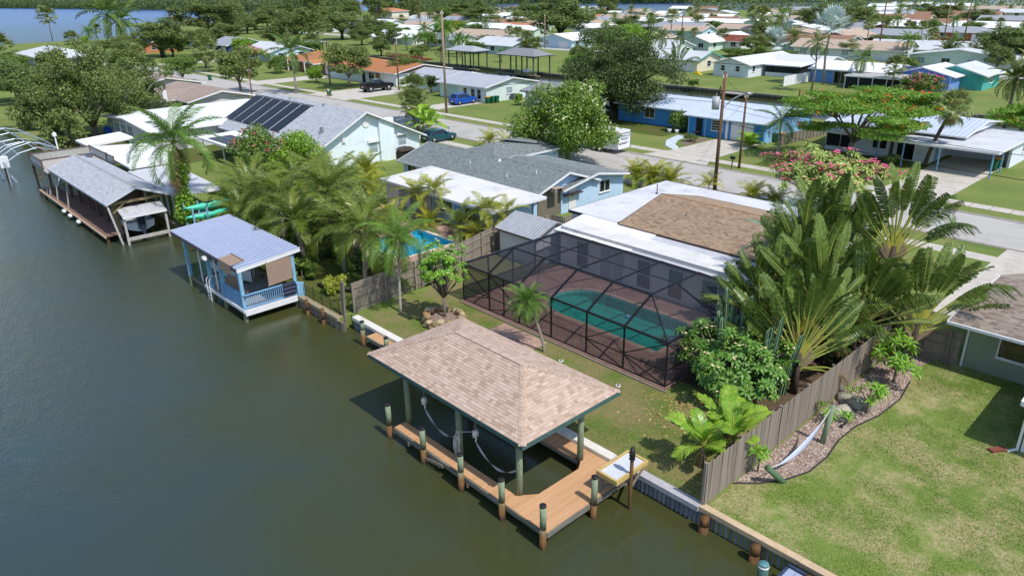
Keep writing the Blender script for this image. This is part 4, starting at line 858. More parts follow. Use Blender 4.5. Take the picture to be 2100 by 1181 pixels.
m = MB(); m.tube([(-70.5,38.3,3.4),(-70.5,38.3,3.75)],[.42,.3],4); m.tube([(-70.5,38.3,3.75),(-70.5,38.3,4.15)],.2,10); m.build('roof_vent',METALGREY,h,)
for y, z in ((43.0,1.05),(46.8,1.35)):
    window(h,'+x',-68.18,y,z,1.0,1.1,'sash',pane=GLASS2); panelbox(h,'shutter_box','+x',-68.18,y-.7,y+.7,z+1.15,z+1.45,.2,TRIM)
m = MB(); m.tube([(-68.2,42.3,4.3),(-68.1,42.3,4.3)],.42,16); m.build('gable_vent',TRIM,h); panelbox(h,'wall_lamp','+x',-68.2,39.2,39.6,2.7,3.2,.2,TRIM)
m = MB(); m.slab([(-67.9,45.6,1.15),(-66.6,45.6,1.0),(-66.6,47.6,1.0),(-67.9,47.6,1.15)],.05); m.build('small_awning',SOFFIT,h); MB().box(-67.8,45.7,0,-66.8,47.5,.95).build('lean_to',SOFFIT,h)
flatroof(h,[(-86,31),(-68.6,31),(-68.6,35.3),(-86,35.3)],[2.15,2.15,2.3,2.3],WHITEROOF,name='patio_roof'); 
for x in (-85.5,-80,-74,-69): MB().beam((x,31.3,0),(x,31.3,2.1),.1,.1).build('porch_post',TRIM,h)
o = MB().box(-84,31.4,2.2,-73,34,2.26).build('solar_mat',MATS['solar_black'],h); MB().box(-79,31.4,2.27,-78.8,34,2.3).build('divider',METALGREY,h); MB().box(-84,32.6,2.262,-73,32.75,2.3).build('divider',METALGREY,h)
# ---------------------------------------------------------------- white flat-roofed house
h = thing('house','low white roofed house with framed porch windows beside the dark tree','house',(-101,37,0))
walls(h,-109.4,28,-91.6,47.2,2.35,wl); gable(h,-109.4,28,-91.6,47.2,2.4,3.0,'y',.6,WHITEROOF,wl,TRIM,th=.12)
for x in (-108,-105.4,-102.8,-100.2): window(h,'-y',28,x,.75,2.0,1.35,'sash',pane=GLASS2)
for y in (37.5,42): window(h,'+x',-91.6,y,1,1.3,.9,'sash',pane=GLASS2)
MB().tube([(-99,44,2.75),(-95,41,2.95)],.04,6).build('conduit',BLACK,h); vent(h,-96.5,42,2.7,.5)
# ---------------------------------------------------------------- brown roofed house beyond
h = thing('house','taupe house with brown shingle roof and black solar square','house',(-120,46,0)); tp = stucco('taupe_stucco','c9c3bf','bab4b0'); BRF = roofmat('taupe_shingles','a8988e','8d7d73',dirt='7c6c62')
walls(h,-131,41,-114.2,50.4,2.4,tp); gable(h,-131,41,-114.2,50.4,2.45,3.5,'x',.7,BRF,tp,TRIM); walls(h,-127,36,-119,41.2,2.3,tp); gable(h,-127,36.2,-119,44,2.4,3.3,'y',.6,BRF,tp,TRIM,name='wing_roof')
m = MB(); m.slab([(-126.8,36.6,2.72),(-123.4,36.6,3.38),(-123.4,40.5,3.38),(-126.8,40.5,2.72)],.05); m.build('solar_mat',MATS['solar_black'],h)
MB().box(-118.4,38.4,2.5,-117.8,39,3.9).build('chimney',TRIM,h); window(h,'-y',41,-116.6,1,1.6,1,'slider'); window(h,'+x',-114.2,46,1,1.4,1,'slider')
h = thing('house','taupe roofed house behind the dark leafy tree','house',(-147,46,0)); walls(h,-156,40,-138,52,2.4,tp); gable(h,-156,40,-138,52,2.45,3.7,'x',.7,BRF,tp,TRIM); window(h,'-y',40,-147,1,1.6,1,'slider'); window(h,'+x',-138,46,1,1.6,1,'slider')
# ================================================================ blue boathouse on the canal
SKY = mat('sky_blue_paint','8dbcd6','74a4c0',sc=2,rough=.65,dirt='6f8a8f',dirtsc=2.5,dirtamt=.55); SKYD = mat('blue_rail_paint','86b4dc','6f9fc8',sc=2,rough=.6)
t = thing('boathouse','blue posted boathouse with ribbed metal roof and white railing deck','boathouse',(-45,17.2,-.75))
RA, RB, RC, RD = V3(-50.3,15.2,2.6),V3(-39.9,15.2,2.6),V3(-39.75,19.2,3.0),V3(-49.8,19.2,3.0)
MRF = mat('ribbed_steel_blue','5f6d98','54618a',sc=.9,rough=.5,metal=0,dirt='5f6c86',dirtsc=.5,dirtamt=.35); MRB = mat('steel_rib_white','cfd7e8','bcc6da',rough=.4,metal=.1,sc=2)
o = MB().slab([RA,RB,RC,RD],.05).build('roof',MRF,t); ribs(o,RA,RB,RC,RD,MRB,.37,.11,.05)
m = MB(); m.beam(RA-V3(0,0,.12),RB-V3(0,0,.12),.05,.16); m.build('fascia',mat('fascia_brown','6a5a58','54464a',rough=.8),t); m = MB(); m.beam(RB+V3(.03,0,-.12),RC+V3(.03,0,-.12),.05,.2); m.build('fascia',TRIM,t)
for x,y,z in ((-48.24,15.3,2.5),(-44.69,15.35,2.5),(-42.73,15.35,2.5),(-39.95,15.35,2.5),(-39.95,18.7,2.85),(-43.6,18.9,2.85),(-47.6,18.9,2.85)):
    o = MB().beam((x,y,-.1),(x,y,z),.2,.2).build('post',SKY,t); MB().tube([(x,y,-2.2),(x,y,-.1)],.13,10).build('wet_base',GREENWOOD,o)
for p,q in (((-50,15.35,2.42),(-40,15.35,2.42)),((-49.6,18.9,2.82),(-39.9,18.9,2.82))): MB().beam(p,q,.12,.22).build('roof_beam',SKY,t)
boards(t,[(-43.9,15.3,-39.7,18.6)],mat('grey_deck','a3a09e','8f8c8a',sc=2,rough=.85,orand=.4),z=.05,axis='x',w=.16)
boards(t,[(-45.6,15.3,-43.95,15.9)],MATS['grey_deck'],z=.05,axis='x',w=.15)
MB().box(-39.72,15.25,-.3,-39.62,18.7,.06).build('skirt',TRIM,t); MB().box(-45.6,15.2,-.15,-39.72,15.28,.05).build('skirt',TRIM,t)
def railing(p, q, name='railing'):
    p, q = Vector(p), Vector(q); n = int((q-p).length/.13); o = MB().beam(p+V3(0,0,.95),q+V3(0,0,.95),.12,.05).build('handrail',SKYD,t); MB().beam(p+V3(0,0,.12),q+V3(0,0,.12),.05,.06).build('bottom_rail',SKYD,t)
    for i in range(1,n): c_ = p.lerp(q,i/n); MB().beam(c_+V3(0,0,.12),c_+V3(0,0,.93),.04,.04).build('baluster',SKYD,t)
railing((-39.72,15.35,.02),(-39.72,18.65,.02)); railing((-43.2,15.32,.02),(-39.8,15.32,.02))
for i,(x,y,h_) in enumerate(((-39.6,18.75,.9),(-39.55,18.95,.85))): MB().box(x-.1,y-.15,-.1,x+.1,y+.1,h_).build('corner_board',SKY,t)
BR = mat('brown_shade_cloth','a48d7c','8b7566',sc=14,rough=.95,streak=(1,1,6))
s = thing('shade_cloth','brown shade cloth hung below the roof end of the blue boathouse','shade cloth',(-39.7,18,2.2)); MB().hexa([(-39.78,16.95,1.15),(-39.74,16.95,1.15),(-39.74,18.5,1.25),(-39.78,18.5,1.25),(-39.82,16.95,2.72),(-39.78,16.95,2.72),(-39.78,18.6,2.88),(-39.82,18.6,2.88)]).build('cloth',BR,s); MB().tube([(-39.76,16.9,1.14),(-39.76,18.55,1.24)],.03,6).build('hem_pole',BR,s)
s = thing('shade_cloth','brown cloth draped over the near roof edge of blue boathouse','shade cloth',(-41.5,15.2,2.6)); m = MB(); m.face([(-42.2,15.1,2.1),(-40.6,15.1,2.05),(-40.5,15.14,2.7),(-42.3,15.14,2.7)]); m.face([(-42.3,15.14,2.7),(-40.5,15.14,2.7),(-40.6,16.0,2.78),(-42.3,16.0,2.78)]); m.build('cloth',BR,s); MB().tube([(-42.35,16.0,2.79),(-40.55,16.0,2.79)],.03,6).build('hem_pole',mat('hem_brown','7c4f3e','68402f',rough=.8),s)
s = thing('towel','dark striped towel hung over the blue railing end','towel',(-39.6,18.1,.6)); m = MB()
for k in range(6): m.box(-39.62,17.75,.25+k*.13,-39.58,18.55,.25+(k+1)*.13-.004,v=k % 2)
m.build('cloth',mat('striped_towel','20202c','4c5270',sc=1,rough=.95,attr=1),s); m = MB(); m.box(-39.74,17.75,.98,-39.57,18.55,1.02); m.build('fold',MATS['striped_towel'],s)
# boat on the lift
def hull(t, cx, cy_, L_, W_, z0, z1, m, deckm, flip=1, bow=.35):
    """open skiff along x; bow toward +x when flip is 1"""
    st = []; n = 11
    for i in range(n):
        f = i/(n-1); wd = W_/2*(1 if f < .5 else max(.04, 1-((f-.5)/.5)**2.2)); sh = z1+bow*max(0, f-.4)**2*1.2; kz = z0+.5*(z1-z0)*max(0, f-.75)**1.5*5; x = cx+flip*(f-.5)*L_
        st.append([(x,cy_-wd,sh),(x,cy_-wd*.92,z0+(z1-z0)*.42+kz*.0),(x,cy_,min(kz,sh-.05)),(x,cy_+wd*.92,z0+(z1-z0)*.42),(x,cy_+wd,sh)])
    b = MB()
    for i in range(n-1):
        for k in range(4): b.face([st[i][k],st[i+1][k],st[i+1][k+1],st[i][k+1]],.4)
    b.face(st[0][::-1],.4); o = b.build('hull',m,t)
    d_ = MB()
    for i in range(n-1):
        a0,a1,b0,b1 = st[i][0],st[i][4],st[i+1][0],st[i+1][4]; q = .82; zz = -.28 if i < 7 else -.04
        f_ = lambda p_, s_: (p_[0], cy_+(p_[1]-cy_)*s_, p_[2]); dn = lambda p_: (p_[0], p_[1], p_[2]+zz)
        d_.face([a0,b0,f_(b0,q),f_(a0,q)],.2); d_.face([f_(a1,q),f_(b1,q),b1,a1],.2); d_.face([dn(f_(a0,q)),dn(f_(b0,q)),dn(f_(b1,q)),dn(f_(a1,q))],.5); d_.face([f_(a0,q),f_(b0,q),dn(f_(b0,q)),dn(f_(a0,q))],.5); d_.face([dn(f_(a1,q)),dn(f_(b1,q)),f_(b1,q),f_(a1,q)],.5)
    d_.build('deck',deckm,t); return o
GEL = mat('gelcoat_white','d5dde4','c6cfd8',sc=1,rough=.25,spec=.6); GEL2 = mat('deck_grey','aeb4bc','9aa2ab',sc=2,rough=.5)
b_ = thing('skiff','white open skiff hanging on the lift in the blue boathouse','boat',(-45.5,17.2,.3)); hull(b_,-45.3,17.25,5.0,2.0,.15,1.05,GEL,GEL2,1)
MB().box(-46.4,16.9,.75,-45.6,17.6,1.45).build('console',GEL,b_); MB().hexa([(-46.0,16.9,1.45),(-45.6,16.9,1.45),(-45.6,17.6,1.45),(-46,17.6,1.45),(-46.15,16.95,1.85),(-46.1,16.95,1.85),(-46.1,17.55,1.85),(-46.15,17.55,1.85)]).build('windscreen',GLASS,b_); MB().box(-47.3,16.8,.75,-46.8,17.7,1.15).build('seat',GEL,b_); MB().box(-48.1,17.0,.6,-47.75,17.5,1.5).build('outboard_motor',BLACK,b_)
m = MB(); 
for k, ch in enumerate((0,.12,.24,.36,.48,.6)): m.box(-44.2+ch,16.245,.78,-44.12+ch,16.26,.88)
m.build('registration_mark',BLACK,b_)
s = thing('boat_lift','white poles and cradle beam of the lift in the blue boathouse','boat lift',(-47,15.4,-.2))
for x in (-46.6,-44.1): MB().tube([(x,15.5,-.3),(x,15.5,2.4)],.05,8).build('guide_pole',TRIM,s)
MB().beam((-48.2,15.3,-.15),(-45.9,15.3,-.15),.12,.16).build('cradle_beam',OLDWOOD,s); MB().beam((-47,15.4,.12),(-47,18.8,.12),.12,.14).build('cradle_beam',METALGREY,s); MB().beam((-44.6,15.9,.12),(-44.6,18.8,.12),.12,.14).build('cradle_beam',METALGREY,s); m = MB(); m.tube([(-44.6,15.1,2.15),(-44.3,15.1,2.2)],.14,10); m.build('lift_motor',TRIM,s)
s = thing('dock_ladder','white looped swim ladder at the blue boathouse deck','ladder',(-44.6,15.2,0))
for dx in (0,.45): MB().tube([(-44.9+dx,15.7,.05),(-44.9+dx,15.65,.75),(-44.9+dx,15.35,.95),(-44.9+dx,15.12,.6),(-44.9+dx,15.1,-1.1)],.025,6).build('rail',TRIM,s)
for k in range(4): MB().beam((-44.9,15.1,-.15-.25*k),(-44.45,15.1,-.15-.25*k),.05,.03).build('rung',TRIM,s)
s = thing('deck_chair','tan cushioned lounge chair on the blue boathouse deck','chair',(-42.5,16,.05)); CU = mat('tan_cushion','c4ac94','ae967e',sc=5,rough=.95); MB().box(-43,15.7,.3,-41.6,16.4,.42).build('seat',CU,s); MB().beam((-43,16.05,.4),(-43.35,16.05,.95),.7,.1).build('backrest',CU,s)
for x in (-42.9,-41.7):
    for y in (15.75,16.35): MB().beam((x,y,.05),(x,y,.3),.05,.05).build('leg',TRIM,s)
# kayaks on a rack
s = thing('kayak_rack','pale blue timber kayak rack beside the blue boathouse','rack',(-58,19.6,0)); 
for x in (-59.0,-57.2):
    for y in (19.2,20.3): MB().beam((x,y,0),(x,y,2.0),.12,.12).build('post',SKY,s)
    for z in (.7,1.45): MB().beam((x,19.1,z),(x,20.5,z),.08,.1).build('arm',SKY,s)
KY_ = mat('teal_kayak','4fd0b0','3cbd9e',sc=2,rough=.35,spec=.5)
for lab,z in (('teal kayak on the lower arms of the blue rack',.95),('teal kayak on the upper arms of the blue rack',1.7)):
    k_ = thing('kayak',lab,'kayak',(-58.1,20.9,z),'teal kayaks'); pts = []; rr = []
    for i in range(13): f = i/12; pts.append((-58.1,18.9+4.0*f,z+.14*(2*f-1)**2)); rr.append(.03+.27*math.sin(math.pi*f)**.8)
    MB().tube(pts,rr,10).build('hull',KY_,k_,True); m = MB(); m.tube([(-58.1,20.5,z+.2),(-58.1,21.2,z+.2)],[.16,.16],10); m.build('cockpit',BLACK,k_)
# ================================================================ long grey dockhouse
t = thing('dockhouse','long dockhouse with grey shingle gable roof and brown plank deck','dockhouse',(-69,16.5,-.75)); wb = mat('weathered_post_white','c3c0bd','a09c98',sc=2,rough=.8)
r_, s1, s2 = gable(t,-77.8,14.5,-60.9,18.4,2.65,3.45,'x',.4,roofmat('grey_dock_roof','a3a5a9','8f9196'),None,mat('dock_trim','cfd3dc','bcc0ca',rough=.6),th=.1,over2=.2); shingles(r_,*s1,SHGREY,.4,.17,.014); shingles(r_,*s2,SHGREY,.4,.17,.014)
BD = mat('brown_deck','8a6f62','6b5348',sc=2,rough=.9,orand=.5); boards(t,[(-82.6,13.8,-61.5,15.4)],BD,z=-.1,w=.2); boards(t,[(-77.5,15.4,-66,18.5)],BD,z=-.1,w=.2)
MB().beam((-82.6,13.76,-.16),(-61.5,13.76,-.16),.08,.16).build('edge_board',mat('pale_edge','d8c0a6','c2a98e',rough=.9),t)
for x in (-80.3,-79.2,-76.6,-72.9): MB().beam((x,13.95,-.1),(x+.3,14.25,2.5),.1,.1).build('prop',wb,t)
MB().beam((-60.75,14.7,-.8),(-60.85,14.2,2.5),.14,.14).build('prop',wb,t)
for x in (-77,-74,-71,-68.5,-66,-63.8):
    MB().beam((x,15.3,-2),(x,15.3,2.6),.22,.22).build('post',mat('dark_post','6a5546','4c3c30',sc=2,rough=.9),t); MB().beam((x,18.3,-2),(x,18.3,2.6),.2,.2).build('post',MATS['dark_post'],t)
for x in (-63.2,-62.6): MB().beam((x,15.2,-2),(x,15.2,2.6),.26,.26).build('post',mat('tan_post','9c8a66','7d6c4c',sc=2,rough=.9),t)
for x in (-61.2,-65,-70,-75): MB().beam((x,14.3,2.45),(x,18.4,2.45),.12,.2).build('tie_beam',MATS['tan_post'],t); MB().beam((x,14.6,1.7),(x,15.6,2.45),.1,.12).build('knee_brace',MATS['tan_post'],t)
MB().box(-76,17.9,-.1,-66,18.3,2.2).build('back_wall',MATS['dark_post'],t); MB().box(-66.2,15.6,-.1,-64.3,16.6,1.0).build('cupboard',mat('grey_cabinet','7d7672','686260',rough=.8),t)
for i,x in enumerate((-81.5,-77.5,-73.5,-69.5,-65.5,-61.8)): MB().tube([(x,13.95,-2.2),(x,13.95,-.2)],.13,8).build('pile',BROWNWOOD,t)
for lab,x in (('white buoy fender hanging under the dockhouse deck edge nearest the props',-71.2),('white buoy fender hanging under the deck edge midway',-68.6),('grey buoy fender beside the white ones',-73.2)):
    k_ = thing('fender',lab,'fender',(x,13.6,-.35),'dock fenders'); MB().tube([(x-.35,13.6,-.35),(x-.2,13.6,-.35),(x+.2,13.6,-.35),(x+.35,13.6,-.35)],[.05,.16,.16,.05],8).build('float',TRIM,k_,True); MB().tube([(x,13.6,-.2),(x,13.75,-.1)],.02,5).build('line',ROPE,k_)
# upper sun deck with lattice
t = thing('sun_deck','raised sun deck with white lattice railing beyond the dockhouse roof','deck',(-81,16.7,2.3)); DK = mat('grey_sundeck','b9b4ae','a29d97',sc=2,rough=.9); MB().box(-84.2,13.9,2.2,-77.9,19.4,2.3).build('floor',DK,t); RW = mat('railing_brown','6d5c58','564844',sc=2,rough=.85); LW = mat('lattice_white','dddbd8','cbc8c4',rough=.7)
def lattice(p,q):
    p, q = Vector(p), Vector(q); L_ = (q-p).length; u = (q-p)/L_; MB().beam(p+V3(0,0,.85),q+V3(0,0,.85),.12,.08).build('rail',RW,t); MB().beam(p+V3(0,0,.08),q+V3(0,0,.08),.08,.1).build('rail',RW,t); m = MB(); k = -0.7
    while k < L_:
        for s_ in (0,1):
            a0, a1 = max(0,k), min(L_,k+.7)
            if a1 <= a0: continue
            z0_, z1_ = (.12+(a0-k), .12+(a1-k)) if s_ == 0 else (.82-(a0-k), .82-(a1-k)); m.beam(p+u*a0+V3(0,0,z0_),p+u*a1+V3(0,0,z1_),.03,.045)
        k += .16
    m.build('lattice_panel',LW,t)
    for a in (p,q): MB().beam(a,a+V3(0,0,.95),.12,.12).build('post',RW,t)
lattice((-84.1,14,2.3),(-84.1,19.3,2.3)); lattice((-84.1,19.3,2.3),(-78.6,19.3,2.3)); lattice((-84.1,13.95,2.3),(-79.4,13.95,2.3)); lattice((-78.4,19.3,2.3),(-76.3,19.3,2.3))
for x,y in ((-84,14),(-84,19.2),(-79,14.2)): MB().beam((x,y,-2),(x,y,2.2),.2,.2).build('support',RW,t)
s = thing('lamp_post','white lantern on a post at the sun deck rail','lamp',(-84.3,16.5,2.3)); MB().beam((-84.3,16.5,2),(-84.3,16.5,4.4),.12,.12).build('post',TRIM,s); MB().tube([(-84.3,16.5,4.4),(-84.3,16.5,4.5),(-84.3,16.5,4.75),(-84.3,16.5,4.9)],[.1,.2,.2,.03],8).build('lantern',TRIM,s)
s = thing('deck_lounger','grey folding lounger on the raised sun deck','lounger',(-80.6,18.2,2.3)); LG = mat('lounger_grey','9aa3b3','858fa0',rough=.8); MB().box(-82,17.9,2.6,-80.7,18.6,2.66).build('seat',LG,s); MB().beam((-80.7,18.25,2.62),(-80.1,18.25,3.2),.7,.06).build('backrest',LG,s)
for x in (-81.9,-80.8):
    for y in (18,18.5): MB().beam((x,y,2.3),(x,y,2.6),.04,.04).build('leg',METALGREY,s)
# white patio roofs behind
t = thing('patio_cover','bright white flat patio cover behind the dockhouse roof','patio cover',(-78,21.5,0)); flatroof(t,[(-87,20.0),(-73.2,19.7),(-73.2,24.4),(-84.5,24.9)],2.55,WHITEROOF)
for x in (-86,-80,-74): MB().beam((x,20.2,0),(x,20.2,2.4),.1,.1).build('post',TRIM,t); MB().beam((x,24,0),(x,24,2.4),.1,.1).build('post',TRIM,t)
t = thing('patio_cover','grey white patio cover on white posts nearest the vine palm','patio cover',(-67,20.7,0)); flatroof(t,[(-72.8,19.4),(-60.6,19.3),(-60.6,23),(-72.8,23.4)],2.3,mat('grey_white_roof','cfd0d3','bcbdc2',sc=.6,rough=.6,dirt='9a9690',dirtsc=.5,dirtamt=.5))
for i in range(9): MB().beam((-72.6+i*1.48,19.5,0),(-72.6+i*1.48,19.5,2.2),.12,.12).build('post',TRIM,t)
t = thing('patio_cover','small peaked white patio cover beside the sun deck','patio cover',(-90,21.7,0)); flatroof(t,[(-92,19.9),(-87.3,19.9),(-87.3,24.5),(-92,24.5)],[2.6,2.6,2.9,2.9],WHITEROOF)
for x in (-91.6,-87.6): MB().beam((x,20.2,0),(x,20.2,2.5),.1,.1).build('post',TRIM,t); MB().beam((x,24.2,0),(x,24.2,2.5),.1,.1).build('post',TRIM,t)
s = thing('folding_ladder','grey aluminium ladder leaning on the dockhouse roof','ladder',(-62.5,18.9,2.3))
for dx in (0,.4): MB().beam((-62.6+dx,18.2,2.75),(-62.6+dx,19.6,4.2),.05,.05).build('rail',METALGREY,s)
for k in range(5): p = V3(-62.6,18.3+.26*k,2.9+.26*k); MB().beam(p,p+V3(.4,0,0),.03,.03).build('rung',METALGREY,s)
# white work boat with small canopy at the end
b_ = thing('work_boat','white boat with dark outboard parked under a small metal canopy','boat',(-62.5,16.3,.1)); hull(b_,-63.5,16.35,5.2,2.1,-.1,.75,GEL,GEL2,-1); MB().box(-61.0,16.1,.2,-60.55,16.6,1.2).build('outboard_motor',mat('motor_navy','1f2836','2c3646',rough=.35),b_); MB().beam((-60.6,16.35,.5),(-60.4,16.35,-.5),.16,.22).build('motor_leg',MATS['motor_navy'],b_); MB().box(-62.9,15.6,.4,-62.2,16.4,1.15).build('cooler',TRIM,b_)
s = thing('boat_canopy','small ribbed white metal canopy over the boat at dockhouse end','canopy',(-60.6,16.5,1.6)); CM = mat('canopy_metal','d9dadf','c3c5cc',sc=1.5,rough=.4,metal=.3,dirt='8f867c',dirtsc=1.2,dirtamt=.5); o = MB().slab([(-60.0,14.9,1.55),(-60.0,18.2,1.55),(-61.3,18.2,2.0),(-61.3,14.9,2.0)],.05).build('roof',CM,s); ribs(o,(-60.0,15,1.55),(-60.0,18.1,1.55),(-61.3,18.1,2.0),(-61.3,15,2.0),CM,.4,.03,.03)
MB().box(-60.0,14.9,1.4,-59.96,18.2,1.55).build('fascia',TRIM,s)
for y in (15,18.1): MB().beam((-60.2,y,-1.5),(-60.2,y,1.5),.16,.16).build('post',wb,s)
MB().beam((-60.2,15,-.3),(-60.2,18.1,-.3),.14,.25).build('beam',wb,s)
# bare frame of a boat shelter at the far left
t = thing('bare_boat_shelter','bare bent aluminium boat shelter frame at the left edge','boat shelter',(-98,15.5,-.75)); AL = mat('aluminium_tube','c3cbd6','a9b3c0',rough=.4,metal=.5)
for i in range(8):
    x = -108+i*2.6; zz = 2.0+.25*math.sin(i*1.3); MB().tube([(x,12.6,zz-.5),(x,14,zz+.3),(x+.2,15.6,zz+.6+.1*math.cos(i)),(x,17.2,zz+.2),(x,18.4,zz-.6)],.05,6).build('hoop',AL,t)
for y,z in ((12.6,1.6),(15.6,2.65),(18.4,1.6),(14,2.3)): MB().tube([(-108,y,z),(-98,y,z+.15),(-89.8,y,z-.1)],.05,6).build('purlin',AL,t)
for p,q in (((-100,12.6,1.4),(-93,12.7,-1)),((-96,12.6,1.4),(-90.5,13.4,-1)),((-90,18,1.6),(-86,16,-.8)),((-108,12.6,1.5),(-108,12.6,-2)),((-89.8,12.6,1.5),(-89.8,12.6,-2)),((-89.8,18.4,1.5),(-89.8,18.4,-2)),((-100,18.4,1.5),(-100,18.4,-2))): MB().tube([p,q],.07,6).build('leg',AL,t)
s = piling('slim brown pile with white utility box beyond the sun deck', -91.3, 12.7, -2.5, .9, .13, BROWNWOOD, .4, False); MB().box(-91.7,12.3,.9,-90.9,13.1,2.0).build('utility_box',TRIM,s)
piling('short brown pile between the bare frame and the sun deck', -91.2, 15.6, -2.5, -.2, .12, BROWNWOOD, .3, False)
# ================================================================ plant builders
BARK = mat('grey_bark','8d8478','665d52',sc=3,rough=.95,streak=(6,6,.8),bump=.4); BARKD = mat('dark_bark','5d5046','42382f',sc=3,rough=.95,streak=(6,6,.8),bump=.4)
PTRUNK = mat('palm_trunk','a39a8b','7a7164',sc=2,rough=.95,streak=(1,1,14),bump=.4); PTRUNK2 = mat('palm_trunk_pale','bdb6aa','989083',sc=2,rough=.95,streak=(1,1,14),bump=.3)
L_OAK = leafmat('oak_leaves','3f5428','7d8c4a'); L_OLIVE = leafmat('olive_leaves','475729','7f8c4a'); L_BRIGHT = leafmat('bright_leaves','4c7a1c','93b03e',transl=.35); L_MID = leafmat('mid_leaves','3c5f20','7b9040')
L_DARK = leafmat('dark_leaves','2c3f1c','54642c'); L_POIN = leafmat('poinciana_leaves','4b7a22','86a43a',transl=.35); L_YEL = leafmat('yellow_green_leaves','6f8a2c','b3b048',transl=.35)
F_COCO = leafmat('coco_frond','2f4c17','838f36',rough=.38,transl=.28,orand=.35,spec=.5); F_QUEEN = leafmat('queen_frond','3d6a22','74903a',rough=.4,transl=.28,orand=.3); F_DRY = leafmat('dry_frond','a08560','7d6242',orand=.4); F_ARECA = leafmat('areca_frond','67801f','b0a83c',rough=.4,transl=.3,orand=.4)
F_SABAL = leafmat('sabal_fan','54683a','93975a',orand=.35); F_SILVER = leafmat('silver_fan','9fb0ac','c3cdc8',transl=.1,orand=.3); F_TRI = leafmat('grey_green_frond','6f8a74','98ab92',orand=.3)
P_TRAV = leafmat('traveller_leaf','314a1b','6c8038',rough=.42,transl=.2,orand=.5,spec=.4); P_BAN = leafmat('banana_leaf','55851f','a2bf42',rough=.35,transl=.35,orand=.4,spec=.5); PET = mat('petiole','a9a352','7e8f3e',sc=2,rough=.5,orand=.4)
L_PLUM = leafmat('plumeria_leaves','3a6a26','78993f',rough=.4,transl=.22,spec=.5); L_PLUM2 = leafmat('plumeria_leaves_pale','5d8536','b9c070',rough=.4,transl=.25)
BL_W = mat('white_blossom','ecdfc0','e2c478',rough=.7,sc=9); BL_P = mat('pink_blossom','d9447c','ee86a6',rough=.7,sc=6); BL_R = mat('red_blossom','d8421c','ee6a30',rough=.7,sc=4); BL_B = mat('bract_pink','c92a5c','e0567e',rough=.7,sc=4)
def leafquads(C3, Nrm, size, asp=.45):
    """one rhombic leaf per centre"""
    n = len(C3); a = rng.normal(size=(n,3)); a -= (a*Nrm).sum(1,keepdims=True)*Nrm; a /= np.linalg.norm(a,axis=1,keepdims=True)+1e-9; b = np.cross(Nrm,a); s_ = (size*rng.uniform(.65,1.35,n))[:,None]
    V = np.stack([C3-a*s_*.5, C3+b*s_*asp*.5-Nrm*s_*.06, C3+a*s_*.5, C3-b*s_*asp*.5-Nrm*s_*.06],1).reshape(-1,3)
    return V, np.arange(4*n).reshape(n,4)
def cloud(clumps, n, size, asp=.5, up=.5, shell=.45):
    """leaves spread through ellipsoidal clumps; clumps: (centre, radii)"""
    w_ = np.array([c[1][0]*c[1][1]+c[1][0]*c[1][2] for c in clumps]); w_ = w_/w_.sum(); k = rng.choice(len(clumps), n, p=w_)
    d = rng.normal(size=(n,3)); d /= np.linalg.norm(d,axis=1,keepdims=True); rr = shell+(1-shell)*rng.random(n)**.7; rr *= rng.uniform(.85,1.18,n)
    Cc = np.array([c[0] for c in clumps]); Rr = np.array([c[1] for c in clumps]); P3 = Cc[k]+d*rr[:,None]*Rr[k]
    N_ = d*.6+rng.normal(size=(n,3))*.55+np.array([0,0,up]); N_ /= np.linalg.norm(N_,axis=1,keepdims=True)
    return leafquads(P3, N_, size, asp)
def crown_clumps(H, z0, rx, ry, n, seed, flat=1., cs=.36, core=.55, low=-.75):
    r_ = np.random.default_rng(seed); out = []; zc = (H+z0)/2; rz = (H-z0)/2
    for i in range(n):
        d = r_.normal(size=3); d /= np.linalg.norm(d); 
        if d[2] < low: d[2] *= -.6
        az_ = math.atan2(d[1],d[0]); q = r_.uniform(core,.82)*(1+.2*math.sin(3*az_+seed)+.13*math.sin(5*az_+2*seed)+.1*math.sin(7*d[2]+seed)); s_ = cs*r_.uniform(.65,1.3)
        out.append(((d[0]*rx*q, d[1]*ry*q, zc+d[2]*rz*q), (rx*s_, ry*s_, rz*s_*flat)))
    return out
TREES = {}
